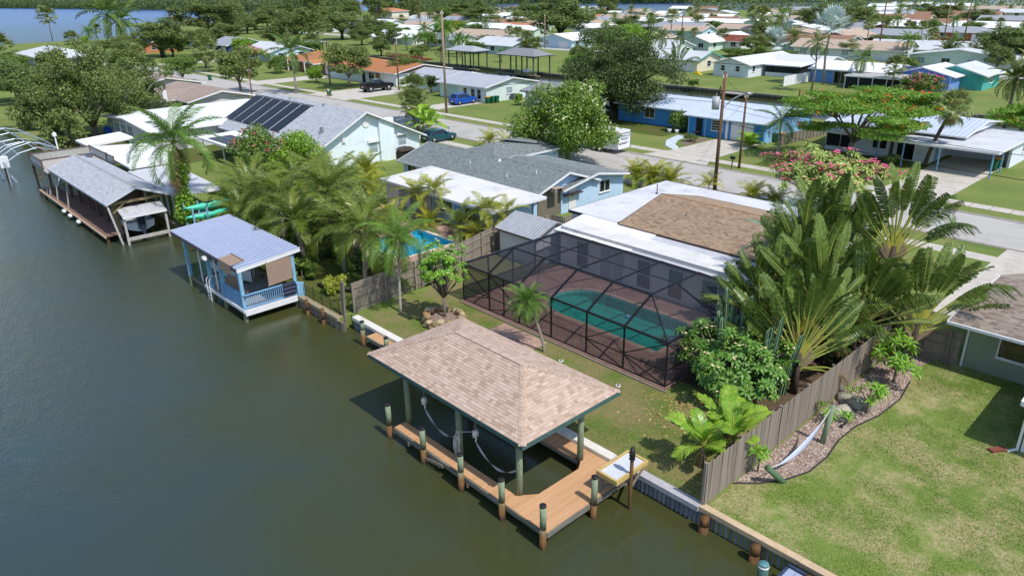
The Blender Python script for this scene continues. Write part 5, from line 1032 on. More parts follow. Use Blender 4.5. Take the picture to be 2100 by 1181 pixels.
def tree_mesh(key, H, z0, rx, ry, nleaf, size, leaf, seed, trunk_r=.22, nclump=22, bark=None, flat=.8, cs=.36, blossom=None, nbl=0, limbs=8, asp=.5, top_bl=True, bsize=.2, core=.55):
    r_ = np.random.default_rng(seed); cl = crown_clumps(H, z0, rx, ry, nclump, seed, flat, cs, core)
    V, F = cloud(cl, nleaf, size, asp); crown = npmesh('crown', V, F, mats=(leaf,))
    t = MB(); zf = z0*.8+.15*(H-z0); j = r_.uniform(-.2,.2,2); t.tube([(0,0,-.3),(j[0]*.3,j[1]*.3,zf*.5),(j[0],j[1],zf)],[trunk_r*1.25,trunk_r,trunk_r*.8],8)
    for c in sorted(cl, key=lambda c_: -c_[1][0])[:limbs]:
        p = Vector((j[0],j[1],zf*r_.uniform(.7,1))); q = Vector(c[0]); m_ = p.lerp(q,.5)+Vector((0,0,.08*(H-z0))); t.tube([p,m_,q],[trunk_r*.55,trunk_r*.32,trunk_r*.1],6)
    tm = t.mesh('trunk', smooth=True); tm.materials.append(bark or BARK); bl = None
    if blossom:
        n = nbl; k = r_.integers(0,len(cl),n); d = r_.normal(size=(n,3)); d[:,2] = np.abs(d[:,2])*1.0-(.0 if top_bl else .3); d /= np.linalg.norm(d,axis=1,keepdims=True)
        P3 = np.array([cl[i][0] for i in k])+d*np.array([cl[i][1] for i in k])*1.02; P3 = np.repeat(P3,5,0)+r_.normal(size=(n*5,3))*bsize*.8; N_ = r_.normal(size=(n*5,3))*.5+np.array([0,0,1]); N_ /= np.linalg.norm(N_,axis=1,keepdims=True)
        Vb, Fb = leafquads(P3, N_, bsize, .8); bl = npmesh('blossoms', Vb, Fb, mats=(blossom,))
    TREES[key] = (tm, crown, bl)
def tree(name, label, key, x, y, s_=1, rz=None, cat='tree', group=None, z=0, sz=None):
    t = thing(name, label, cat, (x,y,z), group, rotz=random.uniform(0,6.28) if rz is None else rz, scale=s_)
    if sz: t.scale = (s_,s_,sz)
    tm, cr, bl = TREES[key]; put('trunk',tm,t); put('crown',cr,t)
    if bl: put('blossoms',bl,t)
    return t
# ---- pinnate fronds
def pinnate(L_, droop, nl, ll, lw, ldroop, m, seed, vee=.25, start=.16, dens=1):
    r_ = random.Random(seed); b = MB(); pts = []; p = Vector((0,0,0)); n = 14
    for i in range(n+1):
        f = i/n; pts.append(p.copy()); th_ = -droop*f**1.25; p = p+Vector((math.cos(th_),0,math.sin(th_)))*L_/n
    b.tube(pts,[.035*L_/4*(1-.85*i/n)+.004 for i in range(n+1)],4,False,v=.9)
    def at(f):
        k = min(int(f*n),n-1); q = f*n-k; return pts[k].lerp(pts[k+1],q), (pts[k+1]-pts[k]).normalized()
    for i in range(nl):
        f = start+(1-start)*(i+.5)/nl; pos, fw = at(f); g = (f-start)/(1-start); ln = ll*(math.sin(math.pi*min(1,.2+.8*g*.98))**.55)*r_.uniform(.85,1.1); ln = max(ln, ll*.25)
        upv = Vector((-fw.z,0,fw.x))
        for s_ in (-1,1):
            sw = .45+.55*g+r_.uniform(-.12,.12); d = (Vector((0,s_,0))*math.cos(sw)+fw*math.sin(sw)+upv*(vee+r_.uniform(-.15,.15))).normalized(); w_ = fw*lw*.5
            p1 = pos+d*ln*.45; d2_ = (d+Vector((0,0,-ldroop*r_.uniform(.6,1.3)))).normalized(); p2 = p1+d2_*ln*.35; d3 = (d2_+Vector((0,0,-ldroop*r_.uniform(.8,1.6)))).normalized(); p3 = p2+d3*ln*.25; v = r_.random()
            b.face([pos-w_*.6,pos+w_*.6,p1+w_,p1-w_],v); b.face([p1-w_,p1+w_,p2+w_*.75,p2-w_*.75],v); b.face([p2-w_*.75,p2+w_*.75,p3],v)
    me = b.mesh('frond'); me.materials.append(m); return me
def fan(Lp, R_, nseg, m, seed, droop=.5, spread=2.6):
    r_ = random.Random(seed); b = MB(); b.tube([(0,0,0),(Lp*.6,0,.02),(Lp,0,-.03)],[.03,.022,.015],4,False,v=.7); c = Vector((Lp,0,-.03))
    for i in range(nseg):
        a = (i/(nseg-1)-.5)*spread; ln = R_*(1-.25*abs(a)/spread*2)*r_.uniform(.85,1.1); d = Vector((math.cos(a),math.sin(a),.12*math.cos(a*2)+r_.uniform(-.05,.05))); sd = Vector((-math.sin(a),math.cos(a),0)); w_ = R_*spread/nseg*.5
        p1 = c+d*ln*.55; p2 = p1+(d+Vector((0,0,-droop*r_.uniform(.5,1.6)))).normalized()*ln*.45; v = r_.random(); b.face([c-sd*.01,c+sd*.01,p1+sd*w_*.62,p1-sd*w_*.62],v); b.face([p1-sd*w_*.62,p1+sd*w_*.62,p2],v)
    me = b.mesh('fan_leaf'); me.materials.append(m); return me
def paddle(Lp, Lb, W_, droop, tear, m, seed, nst=16, curl=.2, pd=.0):
    """long stalk and banana-like blade; tear 0..1 splits the blade into strips"""
    r_ = random.Random(seed); b = MB(); pts = []; p = Vector((0,0,0)); n = 20; L_ = Lp+Lb; fb = Lp/L_
    for i in range(n+1):
        f = i/n; pts.append(p.copy()); th_ = -pd*f-droop*max(0,f-fb*.8)**1.4; p = p+Vector((math.cos(th_),0,math.sin(th_)))*L_/n
    def at(f):
        k = min(int(f*n),n-1); q = f*n-k; return pts[k].lerp(pts[k+1],q), (pts[k+1]-pts[k]).normalized()
    for i in range(nst):
        f0, f1 = i/nst, (i+1)/nst
        for s_ in (-1,1):
            def prof(f): return W_*.5*(math.sin(math.pi*min(.97,.06+.9*f))**.55)
            gap = tear*r_.uniform(0,.55); fw_off = .12+.1*r_.random(); dz = -curl*r_.uniform(.2,1.4)*(1+tear*1.2); v = r_.random()
            P0, d0 = at(fb+(1-fb)*f0); P1, d1 = at(fb+(1-fb)*(f1-(1/nst)*gap*.4)); up0 = Vector((-d0.z,0,d0.x)); w0, w1 = prof(f0), prof(f1)
            o0 = Vector((0,s_,0))*w0+d0*w0*(fw_off+.3)+up0*w0*.25; o1 = Vector((0,s_,0))*w1+d1*w1*(fw_off+.3)+up0*w1*.25
            M0, M1 = P0+o0*.6, P1+o1*.6-d1*(gap*.3*Lb/nst); T0, T1 = P0+o0*1.0+Vector((0,0,dz*w0)), P1+o1*1.0+Vector((0,0,dz*w1))-d1*(gap*Lb/nst)
            b.face([P0,P1,M1,M0],v); b.face([M0,M1,T1,T0],v)
    me = b.mesh('leaf'); me.materials.append(m); me.materials.append(PET); q = MB(); k = int(fb*n)+1
    base = len(me.polygons); b2 = MB(); b2.V, b2.F, b2.A = list(b.V), list(b.F), list(b.A); b2.tube([v_+Vector((0,0,.012)) for v_ in pts],[(.055 if i < k else .035*(1-(i-k)/(n-k+1))+.006)*min(1,L_/4+.4) for i in range(n+1)],5,False,v=.5)
    me2 = b2.mesh('leaf'); me2.materials.append(m); me2.materials.append(PET); idx = [0]*len(b.F)+[1]*(len(b2.F)-len(b.F)); me2.polygons.foreach_set('material_index', idx); bpy.data.meshes.remove(me); return me2
def orient(az, el, roll=0): return (Matrix.Rotation(az,4,'Z')@Matrix.Rotation(-el,4,'Y')@Matrix.Rotation(roll,4,'X'))
FR = {}
def fset(key, fn): FR[key] = [fn(i) for i in range(4)]
fset('coco', lambda i: pinnate(4.2,(.9,1.3,1.7,2.1)[i],46,1.0,.07,.6,F_COCO,i+1,vee=.2)); fset('coco_dry', lambda i: pinnate(3.6,(1.2,1.5,1.8,2.2)[i],30,.7,.045,.7,F_DRY,i+11,vee=.0))
fset('queen', lambda i: pinnate(3.2,(1.0,1.5,1.9,2.3)[i],46,.8,.05,.9,F_QUEEN,i+21,vee=.35)); fset('areca', lambda i: pinnate(2.2,(.9,1.2,1.6,1.9)[i],28,.62,.06,.4,F_ARECA,i+31,vee=.35)); fset('tri', lambda i: pinnate(2.6,(.5,.8,1.2,1.5)[i],40,.55,.03,.8,F_TRI,i+41,vee=.5))
fset('robe', lambda i: pinnate(1.35,(1.0,1.5,2.0,2.4)[i],34,.3,.022,.6,F_QUEEN,i+51,vee=.3)); fset('dkcoco', lambda i: pinnate(4.0,(1.0,1.4,1.9,2.3)[i],34,.85,.06,.7,leafmat('royal_frond','36561f','6d8238',orand=.3),i+61,vee=.2)); fset('date', lambda i: pinnate(3.4,(.8,1.1,1.5,1.9)[i],40,.55,.04,.3,leafmat('date_frond','4a5f2c','8a8f45',orand=.3),i+71,vee=.4))
fset('sabal', lambda i: fan(1.0,1.05,22,F_SABAL,i+1,droop=.7)); fset('sabal_dry', lambda i: fan(.9,.9,16,F_DRY,i+5,droop=1.2)); fset('silver', lambda i: fan(1.3,1.25,26,F_SILVER,i+9,droop=.25,spread=3.6))
def crown_fronds(t, key, n, base, s_=1., el=(-.5,1.35), name='frond', dry=None, ndry=0, jit=.12, up_var=True, az0=None):
    ga = 2.39996; a0 = random.uniform(0,6.28) if az0 is None else az0
    for i in range(n):
        f = (i+.5)/n; e = el[0]+(el[1]-el[0])*f**.8; e += random.uniform(-jit,jit); k = min(3,max(0,int(4*(1-f)+random.uniform(-.6,.6))))
        put(name, FR[key][k], t, mw=Matrix.Translation(base)@orient(a0+i*ga+random.uniform(-.2,.2), e, random.uniform(-.3,.3))@Matrix.Scale(s_*random.uniform(.85,1.1),4))
    for i in range(ndry): put('dead_'+name, FR[dry][random.randrange(4)], t, mw=Matrix.Translation(base)@orient(a0+i*ga*1.3, random.uniform(-1.35,-.7), random.uniform(-.3,.3))@Matrix.Scale(s_*random.uniform(.75,1),4))
def palm(name, label, x, y, h, key='coco', n=20, s_=1., lean=(0,0), r=.14, el=(-.45,1.35), dry=None, ndry=0, cat='palm tree', group=None, tm=None, z=0, fname='frond', shaft=None, boot=0):
    t = thing(name, label, cat, (x,y,z), group); b = MB(); pts = []; n_ = 7
    for i in range(n_): f = i/(n_-1); pts.append((lean[0]*f**1.6, lean[1]*f**1.6, -.3+(h+.3)*f))
    b.tube(pts,[r*1.35]+[r*(1.05-.3*i/n_) for i in range(1,n_)],10); me = b.mesh('trunk',smooth=True); me.materials.append(tm or PTRUNK); put('trunk',me,t)
    top = Vector(pts[-1])
    if shaft: m = MB(); m.tube([top-Vector((0,0,.1)),top+Vector((0,0,.5)),top+Vector((0,0,1.1))],[r*.85,r*.9,r*.4],8); me = m.mesh('crownshaft',smooth=True); me.materials.append(shaft); put('crownshaft',me,t); top = top+Vector((0,0,.9))
    if boot: m = MB(); m.tube([top-Vector((0,0,boot)),top-Vector((0,0,boot*.4)),top],[r*.9,r*1.6,r*1.2],8); me = m.mesh('boots',smooth=True); me.materials.append(BARKD); put('boots',me,t)
    crown_fronds(t, key, n, top, s_, el, fname, dry, ndry); return t
fset('f_royal', lambda i: pinnate(4.0,(1.0,1.4,1.9,2.3)[i],18,.95,.17,.7,MATS['royal_frond'],i+61,vee=.2)); fset('f_queen', lambda i: pinnate(3.2,(1.0,1.5,1.9,2.3)[i],20,.8,.13,.9,F_QUEEN,i+21,vee=.3)); fset('f_date', lambda i: pinnate(3.4,(.8,1.1,1.5,1.9)[i],22,.6,.12,.4,MATS['date_frond'],i+71,vee=.4)); fset('f_sabal', lambda i: fan(1.0,1.05,13,F_SABAL,i+1,droop=.7)); fset('f_silver', lambda i: fan(1.3,1.25,16,F_SILVER,i+9,droop=.25,spread=3.6))
# whole-crown meshes for the distant palms
def merged_palm(key, n, s_, el):
    V = []; F = []; A = []; off = 0
    ga = 2.39996
    for i in range(n):
        f = (i+.5)/n; e = el[0]+(el[1]-el[0])*f**.8+random.uniform(-.12,.12); k = min(3,max(0,int(4*(1-f)+random.uniform(-.6,.6)))); me = FR[key][k]; M_ = np.array(orient(i*ga,e,random.uniform(-.3,.3))@Matrix.Scale(s_*random.uniform(.85,1.1),4))
        co_ = np.empty(len(me.vertices)*3); me.vertices.foreach_get('co',co_); co_ = co_.reshape(-1,3)@M_[:3,:3].T; V.append(co_); F += [tuple(j+off for j in p.vertices) for p in me.polygons]; off += len(co_)
    me = bpy.data.meshes.new('crown'); me.from_pydata(np.concatenate(V).tolist(),[],F); at = me.attributes.new('v','FLOAT','FACE'); at.data.foreach_set('value',rng.random(len(F)).astype(np.float32)); me.materials.append(FR[key][0].materials[0]); return me
# plumeria-like rosettes on branch tips
def rosette(nl, ll, lw, m, seed, droop=.6):
    r_ = random.Random(seed); b = MB()
    for i in range(nl):
        a = i*2.4+r_.uniform(-.2,.2); e = .9-1.1*i/nl+r_.uniform(-.15,.15); ln = ll*r_.uniform(.75,1.1); d = Vector((math.cos(a)*math.cos(e),math.sin(a)*math.cos(e),math.sin(e))); sd = Vector((-math.sin(a),math.cos(a),0))*lw*.5; up_ = d.cross(sd).normalized()*lw*.18
        p0 = d*.03; p1 = d*ln*.5; d2_ = (d+Vector((0,0,-droop))).normalized(); p2 = p1+d2_*ln*.5; v = r_.random()
        for s_ in (-1,1): b.face([p0,p1,p1+sd*s_+up_*s_*0+Vector((0,0,lw*.12)),p0+sd*s_*.3],v); b.face([p1,p2,p1+sd*s_+Vector((0,0,lw*.12))],min(1,v+.05))
    me = b.mesh('leaf_rosette'); me.materials.append(m); return me
ROS = {k: [rosette(nl,ll,lw,m,i,dr) for i in range(4)] for k, (nl,ll,lw,m,dr) in {'plum':(13,.42,.13,L_PLUM,.7),'pale':(15,.5,.13,L_PLUM2,.8),'young':(10,.5,.13,leafmat('young_leaf','4a7d22','8fb23e',transl=.35),.6),'mag':(12,.32,.13,leafmat('young_tree_leaf','4f8226','8db044',transl=.3),.5)}.items()}
def blossom_mesh(m, n=6, s_=.09, spread=.14, seed=1):
    r_ = random.Random(seed); b = MB()
    for i in range(n):
        c = Vector((r_.gauss(0,spread),r_.gauss(0,spread),abs(r_.gauss(.05,spread*.6))))
        for k in range(5): a = k*1.2566; d = Vector((math.cos(a),math.sin(a),.5))*s_; sd = Vector((-math.sin(a),math.cos(a),0))*s_*.4; b.face([c,c+d*.6-sd,c+d,c+d*.6+sd])
    me = b.mesh('blossom_cluster'); me.materials.append(m); return me
BLO = {'w': [blossom_mesh(BL_W,4,.075,.1,i) for i in range(3)], 'p': [blossom_mesh(BL_P,9,.12,.17,i) for i in range(3)]}
def rosette_bush(name, label, x, y, H, rx, ry, n, key='plum', bl=None, nb=0, cat='shrub', trunk_r=.07, z0=.4, seed=1, s_=1., group=None, bark=None, bottom=-.25):
    t = thing(name, label, cat, (x,y,0), group); r_ = random.Random(seed); zc = z0+(H-z0)*.42; tips = []; br = MB(); br.tube([(0,0,-.1),(.05,.02,z0*.6),(0,.05,zc*.7)],[trunk_r*1.3,trunk_r,trunk_r*.8],7)
    for i in range(n):
        while True:
            d = Vector((r_.gauss(0,1),r_.gauss(0,1),r_.gauss(0,1))).normalized()
            if d.z > bottom: break
        az_ = math.atan2(d.y,d.x); lob = 1+.2*math.sin(3*az_+seed)+.14*math.sin(5*az_+2*seed)+.1*math.sin(4*d.z*3+az_*2); q = lob*r_.uniform(.72,1) if i < n*.75 else r_.uniform(.35,.7); p = Vector((d.x*rx*q,d.y*ry*q,zc+d.z*(H-zc)*q if d.z > 0 else zc+d.z*(zc-z0*.6)*q)); tips.append((p,d))
    for i, (p,d) in enumerate(tips):
        if i % 3 == 0: m_ = p*.5; m_.z = zc*.6+(p.z-zc*.6)*.4; br.tube([(0,.03,zc*.5),m_,p],[trunk_r*.55,trunk_r*.4,trunk_r*.25],5)
        ax = (d*.8+Vector((0,0,.9))).normalized(); put('leaf_rosette',ROS[key][r_.randrange(4)],t,mw=Matrix.Translation(p)@ax.to_track_quat('Z','Y').to_matrix().to_4x4()@Matrix.Rotation(r_.uniform(0,6.28),4,'Z')@Matrix.Scale(s_*r_.uniform(.8,1.2),4))
        if bl and i < nb: put('blossom_cluster',BLO[bl][r_.randrange(3)],t,kind='stuff',mw=Matrix.Translation(p+ax*.12)@Matrix.Rotation(r_.uniform(0,6.28),4,'Z')@Matrix.Scale(s_,4))
    me = br.mesh('branches',smooth=True); me.materials.append(bark or BARK); put('branches',me,t); return t
# ================================================================ plants of the first row
# coconut and palm thicket between the blue boathouse and the blue house
GA = 'coconut palms beside the blue boathouse'
for lab,x,y,h_,n,s_,ln,ky in (
  ('coconut palm right behind the wooden fence with yellow green fronds',-38.2,22.6,3.6,20,1.0,(.3,.2),'coco'),
  ('coconut palm standing between the fence palm and the blue pool',-41.9,25.4,3.2,19,.95,(.2,.2),'coco'),
  ('coconut palm with pale trunk left of the fence palm',-41.2,22.9,3.3,19,.95,(-.2,.3),'coco'),
  ('coconut palm spreading over the back of the blue boathouse roof',-43.6,21.4,3.4,19,.95,(-.5,-.3),'coco'),
  ('tall coconut palm in the middle of the thicket',-45.6,24.6,4.4,21,1.05,(.3,0),'coco'),
  ('coconut palm behind the boathouse roof centre',-48.3,22.3,3.8,19,1.0,(-.4,.2),'coco'),
  ('low coconut palm leaning toward the boathouse corner',-50.6,20.9,2.6,17,.95,(-.6,-.4),'coco'),
  ('coconut palm in front of the pink bougainvillea',-54.8,23.2,2.9,19,1.05,(.2,-.2),'coco'),
  ('coconut palm with yellowing fronds at the left of the thicket',-57.0,24.6,2.6,18,1.0,(-.3,-.3),'coco'),
  ('coconut palm below the aqua gable house windows',-58.4,28.2,2.4,18,.95,(.2,.2),'coco'),
  ('coconut palm between thicket and white patio wall',-53.6,29.2,2.6,17,.9,(.3,.1),'coco'),
  ('coconut palm at the back edge of the thicket',-50.2,28.0,3.0,19,.95,(0,.2),'coco')):
    palm('coconut_palm',lab,x,y,h_,ky,n,s_*.82,ln,.15,(-.6,1.35),'coco_dry',2,group=GA)
for lab,x,y,h_,n,s_ in (('feathery areca clump under the aqua gable wall',-62.5,33.2,1.2,22,1.3),('areca clump beside the aqua house corner',-59.5,36.4,1.2,22,1.25),('areca clump left of the white patio wall',-55.6,33.8,1.0,20,1.1),('areca clump filling the gap behind the palms',-47.8,26.3,.8,20,1.2),('areca clump close to the blue pool',-46.6,30.2,.7,16,1.0)):
    palm('areca_palm',lab,x,y,h_,'areca',n,s_,(0,0),.07,(.0,1.4),cat='palm',group='areca clumps in the thicket')
palm('slender_palm','slender pale trunked palm standing in front of the fence',-33.07,21.75,4.5,'queen',20,.8,(.15,.1),.085,(-.8,1.3),'coco_dry',2,tm=PTRUNK2,cat='palm tree')
palm('pygmy_date_palm','pygmy date palm leaning from the lawn over the cage corner',-23.56,24.13,2.6,'robe',44,1.05,(-.95,-.3),.085,(-.95,1.45),cat='palm tree',boot=.5)
palm('vine_palm','queen palm with brown hanging fronds and vines on its trunk',-59.6,19.5,6.6,'queen',24,1.3,(-.5,.2),.16,(-.3,1.4),'coco_dry',15,cat='palm tree')
V, F = cloud([((-.1,.1,2.0),(.7,.7,1.6)),((-.3,.15,4.2),(.75,.7,1.6)),((.3,-.2,1.2),(.8,.8,1.0))],2600,.22,.7); t_ = thing('climbing_vine','glossy climbing vine wrapped round the brown fronded palm trunk','vine',(-59.6,19.5,0)); put('foliage',npmesh('foliage',V,F,mats=(L_BRIGHT,)),t_); m = MB(); m.tube([(.1,.3,0),(.2,.25,2),(-.2,.2,5)],.04,5); me = m.mesh('stem'); me.materials.append(BARK); put('stem',me,t_)
# plants beside the second pool and the patio
for lab,x,y,h_,n,s_,k in (('Christmas palm in front of the white patio roof',-45.6,34.0,2.6,15,.95,'areca'),('Christmas palm close to the patio glass doors',-46.9,33.4,2.2,14,.9,'areca'),('Christmas palm at the right end of the white patio roof',-39.3,34.2,2.2,15,.9,'areca'),('areca palm behind the shed roof corner',-38.4,35.4,1.7,16,.9,'areca'),('areca shrub below the patio doors',-45.2,32.9,.4,18,.8,'areca'),('areca shrub left of the wooden fence top',-39.6,33.2,.5,18,.85,'areca')):
    palm('garden_palm',lab.replace('Christmas palm','small palm'),x,y,h_,k,n,s_,(random.uniform(-.3,.3),random.uniform(-.2,.2)),.07,(-.3,1.35),cat='palm tree',group='palms round the blue pool')
palm('young_coconut','young coconut palm beside the paved pool edge',-41.1,32.75,.9,'coco',12,.62,(0,0),.12,(.1,1.4),cat='palm tree')
# lawn corner: young tree in the stone ring, bushes
rosette_bush('young_tree','young leafy tree with white flowers growing in the stone ring',-30.2,22.75,4.7,1.35,1.25,120,'mag','w',9,'tree',.09,1.5,5,.95,bark=BARK)
def bush(name,label,x,y,rx,ry,H,n,size,leaf,blossom=None,nb=0,seed=1,cat='shrub',asp=.5,bs=.1,z0=0,group=None,ncl=12):
    t = thing(name,label,cat,(x,y,0),group); cl = crown_clumps(H,z0,rx,ry,ncl,seed,.9,.42,.5); V,F = cloud(cl,n,size,asp,.4); put('foliage',npmesh('foliage',V,F,mats=(leaf,)),t)
    m = MB(); m.tube([(0,0,-.1),(.05,0,H*.3),(0,.05,H*.6)],[.05,.04,.03],5); me = m.mesh('stem'); me.materials.append(BARK); put('stem',me,t)
    if blossom:
        k = rng.integers(0,len(cl),nb); d = rng.normal(size=(nb,3)); d[:,2] = np.abs(d[:,2]); d /= np.linalg.norm(d,axis=1,keepdims=True); P3 = np.array([cl[i][0] for i in k])+d*np.array([cl[i][1] for i in k])*1.03; P3 = np.repeat(P3,6,0)+rng.normal(size=(nb*6,3))*bs; N_ = rng.normal(size=(nb*6,3))*.6+np.array([0,0,.8]); N_ /= np.linalg.norm(N_,axis=1,keepdims=True); V,F = leafquads(P3,N_,bs*1.4,.8); put('blossoms',npmesh('blossoms',V,F,mats=(blossom,)),t)
    return t
bush('yellow_shrub','small round yellow green shrub behind the low mesh fence',-38.4,20.5,.75,.75,1.25,1500,.16,L_YEL,seed=3)
bush('crotons','dense flowering shrub leaning over the blue pool edge',-40.9,27.2,1.3,1.2,2.2,1700,.2,L_MID,BL_P,26,5,bs=.09)
bush('fence_vine','thin straggling vine bush at the foot of the weathered fence',-35.2,23.5,.7,.8,1.2,350,.16,L_OLIVE,seed=9)
bush('bougainvillea','bougainvillea with pink bracts on its left side',-68.8,30.2,3.0,2.8,5.4,5600,.3,L_MID,BL_B,45,6,bs=.13,ncl=16)
bush('bright_shrub','rounded bright green shrub joined to the bougainvillea',-64.6,32.2,2.9,2.7,5.8,5200,.3,L_BRIGHT,None,0,7,ncl=16)
for i,(lab,x,y,rx,H) in enumerate((('dark undergrowth shrub under the coconut palms by the boathouse',-42.4,20.4,1.4,1.3),('dark undergrowth shrub at the foot of the thicket',-46.4,21.3,1.8,1.6),('dark shrub behind the kayak rack',-56.2,23.6,1.8,1.9),('shrub mass under the back row of palms',-51.8,25.4,2.4,2.2),('shrub beside the vine covered palm',-60.5,22.6,1.5,2.2),('low shrub beneath the tall thicket palm',-44.6,24.2,1.6,1.4),('tangled shrub below the aqua gable windows',-61.5,31.0,2.4,2.6),('tangled shrub left of the white patio wall',-55.2,31.6,2.2,2.4),('leafy shrub in the centre of the palm thicket',-49.6,24.2,2.0,2.2),('leafy shrub behind the fence palm trunks',-39.8,24.3,1.5,1.5))):
    bush('understory_shrub',lab,x,y,rx,rx*.8,H,1900,.24,L_DARK if i % 2 else L_MID,seed=20+i,group='undergrowth of the palm thicket')
# right side: plumeria, cactus, bananas, traveller's palms
rosette_bush('plumeria','large plumeria with white yellow flowers at the cage corner',-14.7,27.3,3.2,2.6,2.1,290,'plum','w',50,'shrub',.1,.5,11,1.0,bottom=-.6)
CACT = mat('cactus_skin','8ba37c','3c6049',sc=3,rough=.6,attr=1); CRIB = mat('cactus_rib','8fa678','6f8a60',rough=.7)
cx_, cy2 = -14.75, 28.5; t = thing('cactus','cluster of tall ribbed columnar cacti behind the plumeria','cactus',(cx_,cy2,0)); r_ = random.Random(4)
for i in range(46):
    dx, dy = r_.gauss(0,.85), r_.gauss(0,.55); h_ = r_.uniform(2.5,3.7) if i > 5 else r_.uniform(3.6,4.3); lx, ly = dx*.1+r_.uniform(-.06,.06), dy*.1; rr = r_.uniform(.1,.135); b = MB(); n = 8; rings = []
    for k in range(12):
        f = k/11; q = rr*(1 if k < 10 else (.92 if k == 10 else .5)); c = (dx+lx*f**1.5*2, dy+ly*f*2, h_*(f if k < 10 else (.97 if k == 10 else 1)))
        rings.append([(c[0]+q*(1 if j % 2 else .62)*math.cos(j*math.pi/n), c[1]+q*(1 if j % 2 else .62)*math.sin(j*math.pi/n), c[2]) for j in range(2*n)])
    for k in range(11):
        for j in range(2*n): j2 = (j+1) % (2*n); b.face([rings[k][j],rings[k][j2],rings[k+1][j2],rings[k+1][j]],.05 if j % 2 else .95)
    b.face(rings[-1]); me = b.mesh('column'); me.materials.append(CACT); put('column',me,t)
for k in ('trav','trav_torn','ban'): pass
FR['trav'] = [paddle(2.0,2.7,.64,1.0,.8,P_TRAV,1,26,.4),paddle(2.1,2.6,.62,1.5,1.2,P_TRAV,2,34,.6),paddle(1.9,2.8,.66,1.0,.35,P_TRAV,3,16),paddle(2.0,2.6,.62,2.2,1.4,P_TRAV,4,38,.9)]
FR['ban'] = [paddle(.35,1.5,.8,1.2,.15,P_BAN,11,14),paddle(.4,1.6,.85,1.7,.4,P_BAN,12,16),paddle(.3,1.4,.75,.8,.05,P_BAN,13,10),paddle(.35,1.4,.7,2.2,.7,P_BAN,14,18,.4)]
FR['trav_dry'] = [paddle(1.6,2.0,.45,2.6,1.3,F_DRY,31+i,26,1.1,pd=.6) for i in range(2)]
SHEATH = mat('dry_sheath','a08a72','76604c',sc=3,rough=.9,streak=(8,8,.6)); SHEATHY = mat('yellow_sheath','b5a545','8f9a3c',sc=2,rough=.5)
def traveller(label, x, y, h, n, s_, tilt=(0,0), fan_az=R(47), span=1.25, seed=1, lean=0):
    """leaves spread like a hand fan in one upright plane"""
    t = thing('travellers_palm',label,'traveller palm',(x,y,0),'traveller palms along the fence'); r_ = random.Random(seed); u = Vector((math.cos(fan_az),math.sin(fan_az),0)); w_ = Vector((-u.y,u.x,0)); b = MB()
    top = Vector((tilt[0],tilt[1],h)); b.tube([(0,0,-.2),tuple(top*.5),tuple(top)],[.2,.16,.15],9); me = b.mesh('trunk',smooth=True); me.materials.append(BARKD); put('trunk',me,t)
    for i in range(n):
        f = i/(n-1)*2-1; a = f*span+lean+r_.uniform(-.05,.05); d = (u*math.sin(a)+Vector((0,0,math.cos(a)))+w_*r_.uniform(-.12,.12)).normalized(); base = top+Vector((0,0,-.75*abs(f)+.15))+u*.12*f; k = 2 if abs(f) < .3 and r_.random() < .7 else r_.choice((0,2,1,0,1,3) if abs(f) < .7 else (0,1,1,3,3))
        z_ = (w_*(1 if r_.random() < .5 else -1)+Vector((0,0,.25))).normalized(); xax = d; yax = z_.cross(xax).normalized(); zax = xax.cross(yax)
        if zax.z < 0 and abs(a) > .3: yax, zax = -yax, -zax
        ro = r_.uniform(-.7,.7); M_ = Matrix((xax,yax,zax)).transposed().to_4x4()@Matrix.Rotation(ro,4,'X'); put('leaf',FR['trav'][k],t,mw=Matrix.Translation(base)@M_@Matrix.Scale(s_*r_.uniform(.85,1.1),4))
        if i in (0,1,n-1,n-2) and r_.random() < .7: put('dead_leaf',FR['trav_dry'][i % 2],t,mw=Matrix.Translation(base-Vector((0,0,.3)))@orient(fan_az+(0 if f > 0 else math.pi)+r_.uniform(-.5,.5),r_.uniform(-.2,.5),r_.uniform(-.4,.4))@Matrix.Scale(s_*.9,4))
        m = MB(); sd = w_*.05; p0, p1 = top+Vector((0,0,-.9*abs(f)-.15)), base+d*.75*s_; m.beam(p0,p1,.16,.05,up=w_); me = m.mesh('sheath'); me.materials.append(SHEATHY if abs(f) < .6 else SHEATH); put('sheath',me,t)
    return t
traveller('traveller palm nearest the fence with fanned yellow leaf bases',-12.65,29.35,2.1,23,.85,seed=3,span=1.15)
traveller('traveller palm in the middle of the clump behind the fence',-13.6,33.0,3.2,21,.9,seed=5,span=1.1,fan_az=R(60))
traveller('tallest traveller palm rising above the street line',-11.9,36.4,5.6,21,.8,(0,.1),seed=8,span=1.0,fan_az=R(40))
traveller('traveller palm leaning right over the driveway',-10.2,36.2,2.2,19,.92,(.15,.0),seed=12,span=1.1,fan_az=R(45),lean=.3)
traveller('traveller palm on the street side of the clump',-14.6,37.2,3.2,19,.85,seed=15,span=1.05,fan_az=R(30))
traveller('low traveller palm beside the cage end',-15.8,31.8,2.2,17,.82,seed=18,span=1.05,fan_az=R(70))
traveller('dark traveller palm against the brown roof corner',-15.5,34.8,3.9,19,.95,seed=31,span=1.05,fan_az=R(95))
traveller('traveller palm squeezed between the two front fans',-13.4,31.4,2.2,17,.82,seed=33,span=1.05,fan_az=R(20))
traveller('tall traveller palm at the left of the clump over the roof end',-15.4,37.0,3.8,19,.95,seed=37,span=1.05,fan_az=R(55))
traveller('traveller palm pressed against the grey patio roof end',-15.4,33.2,3.0,17,.85,seed=39,span=1.05,fan_az=R(40))
traveller('half hidden traveller palm between the middle and leaning ones',-12.0,33.9,2.6,19,.8,seed=22,span=1.1,fan_az=R(15))
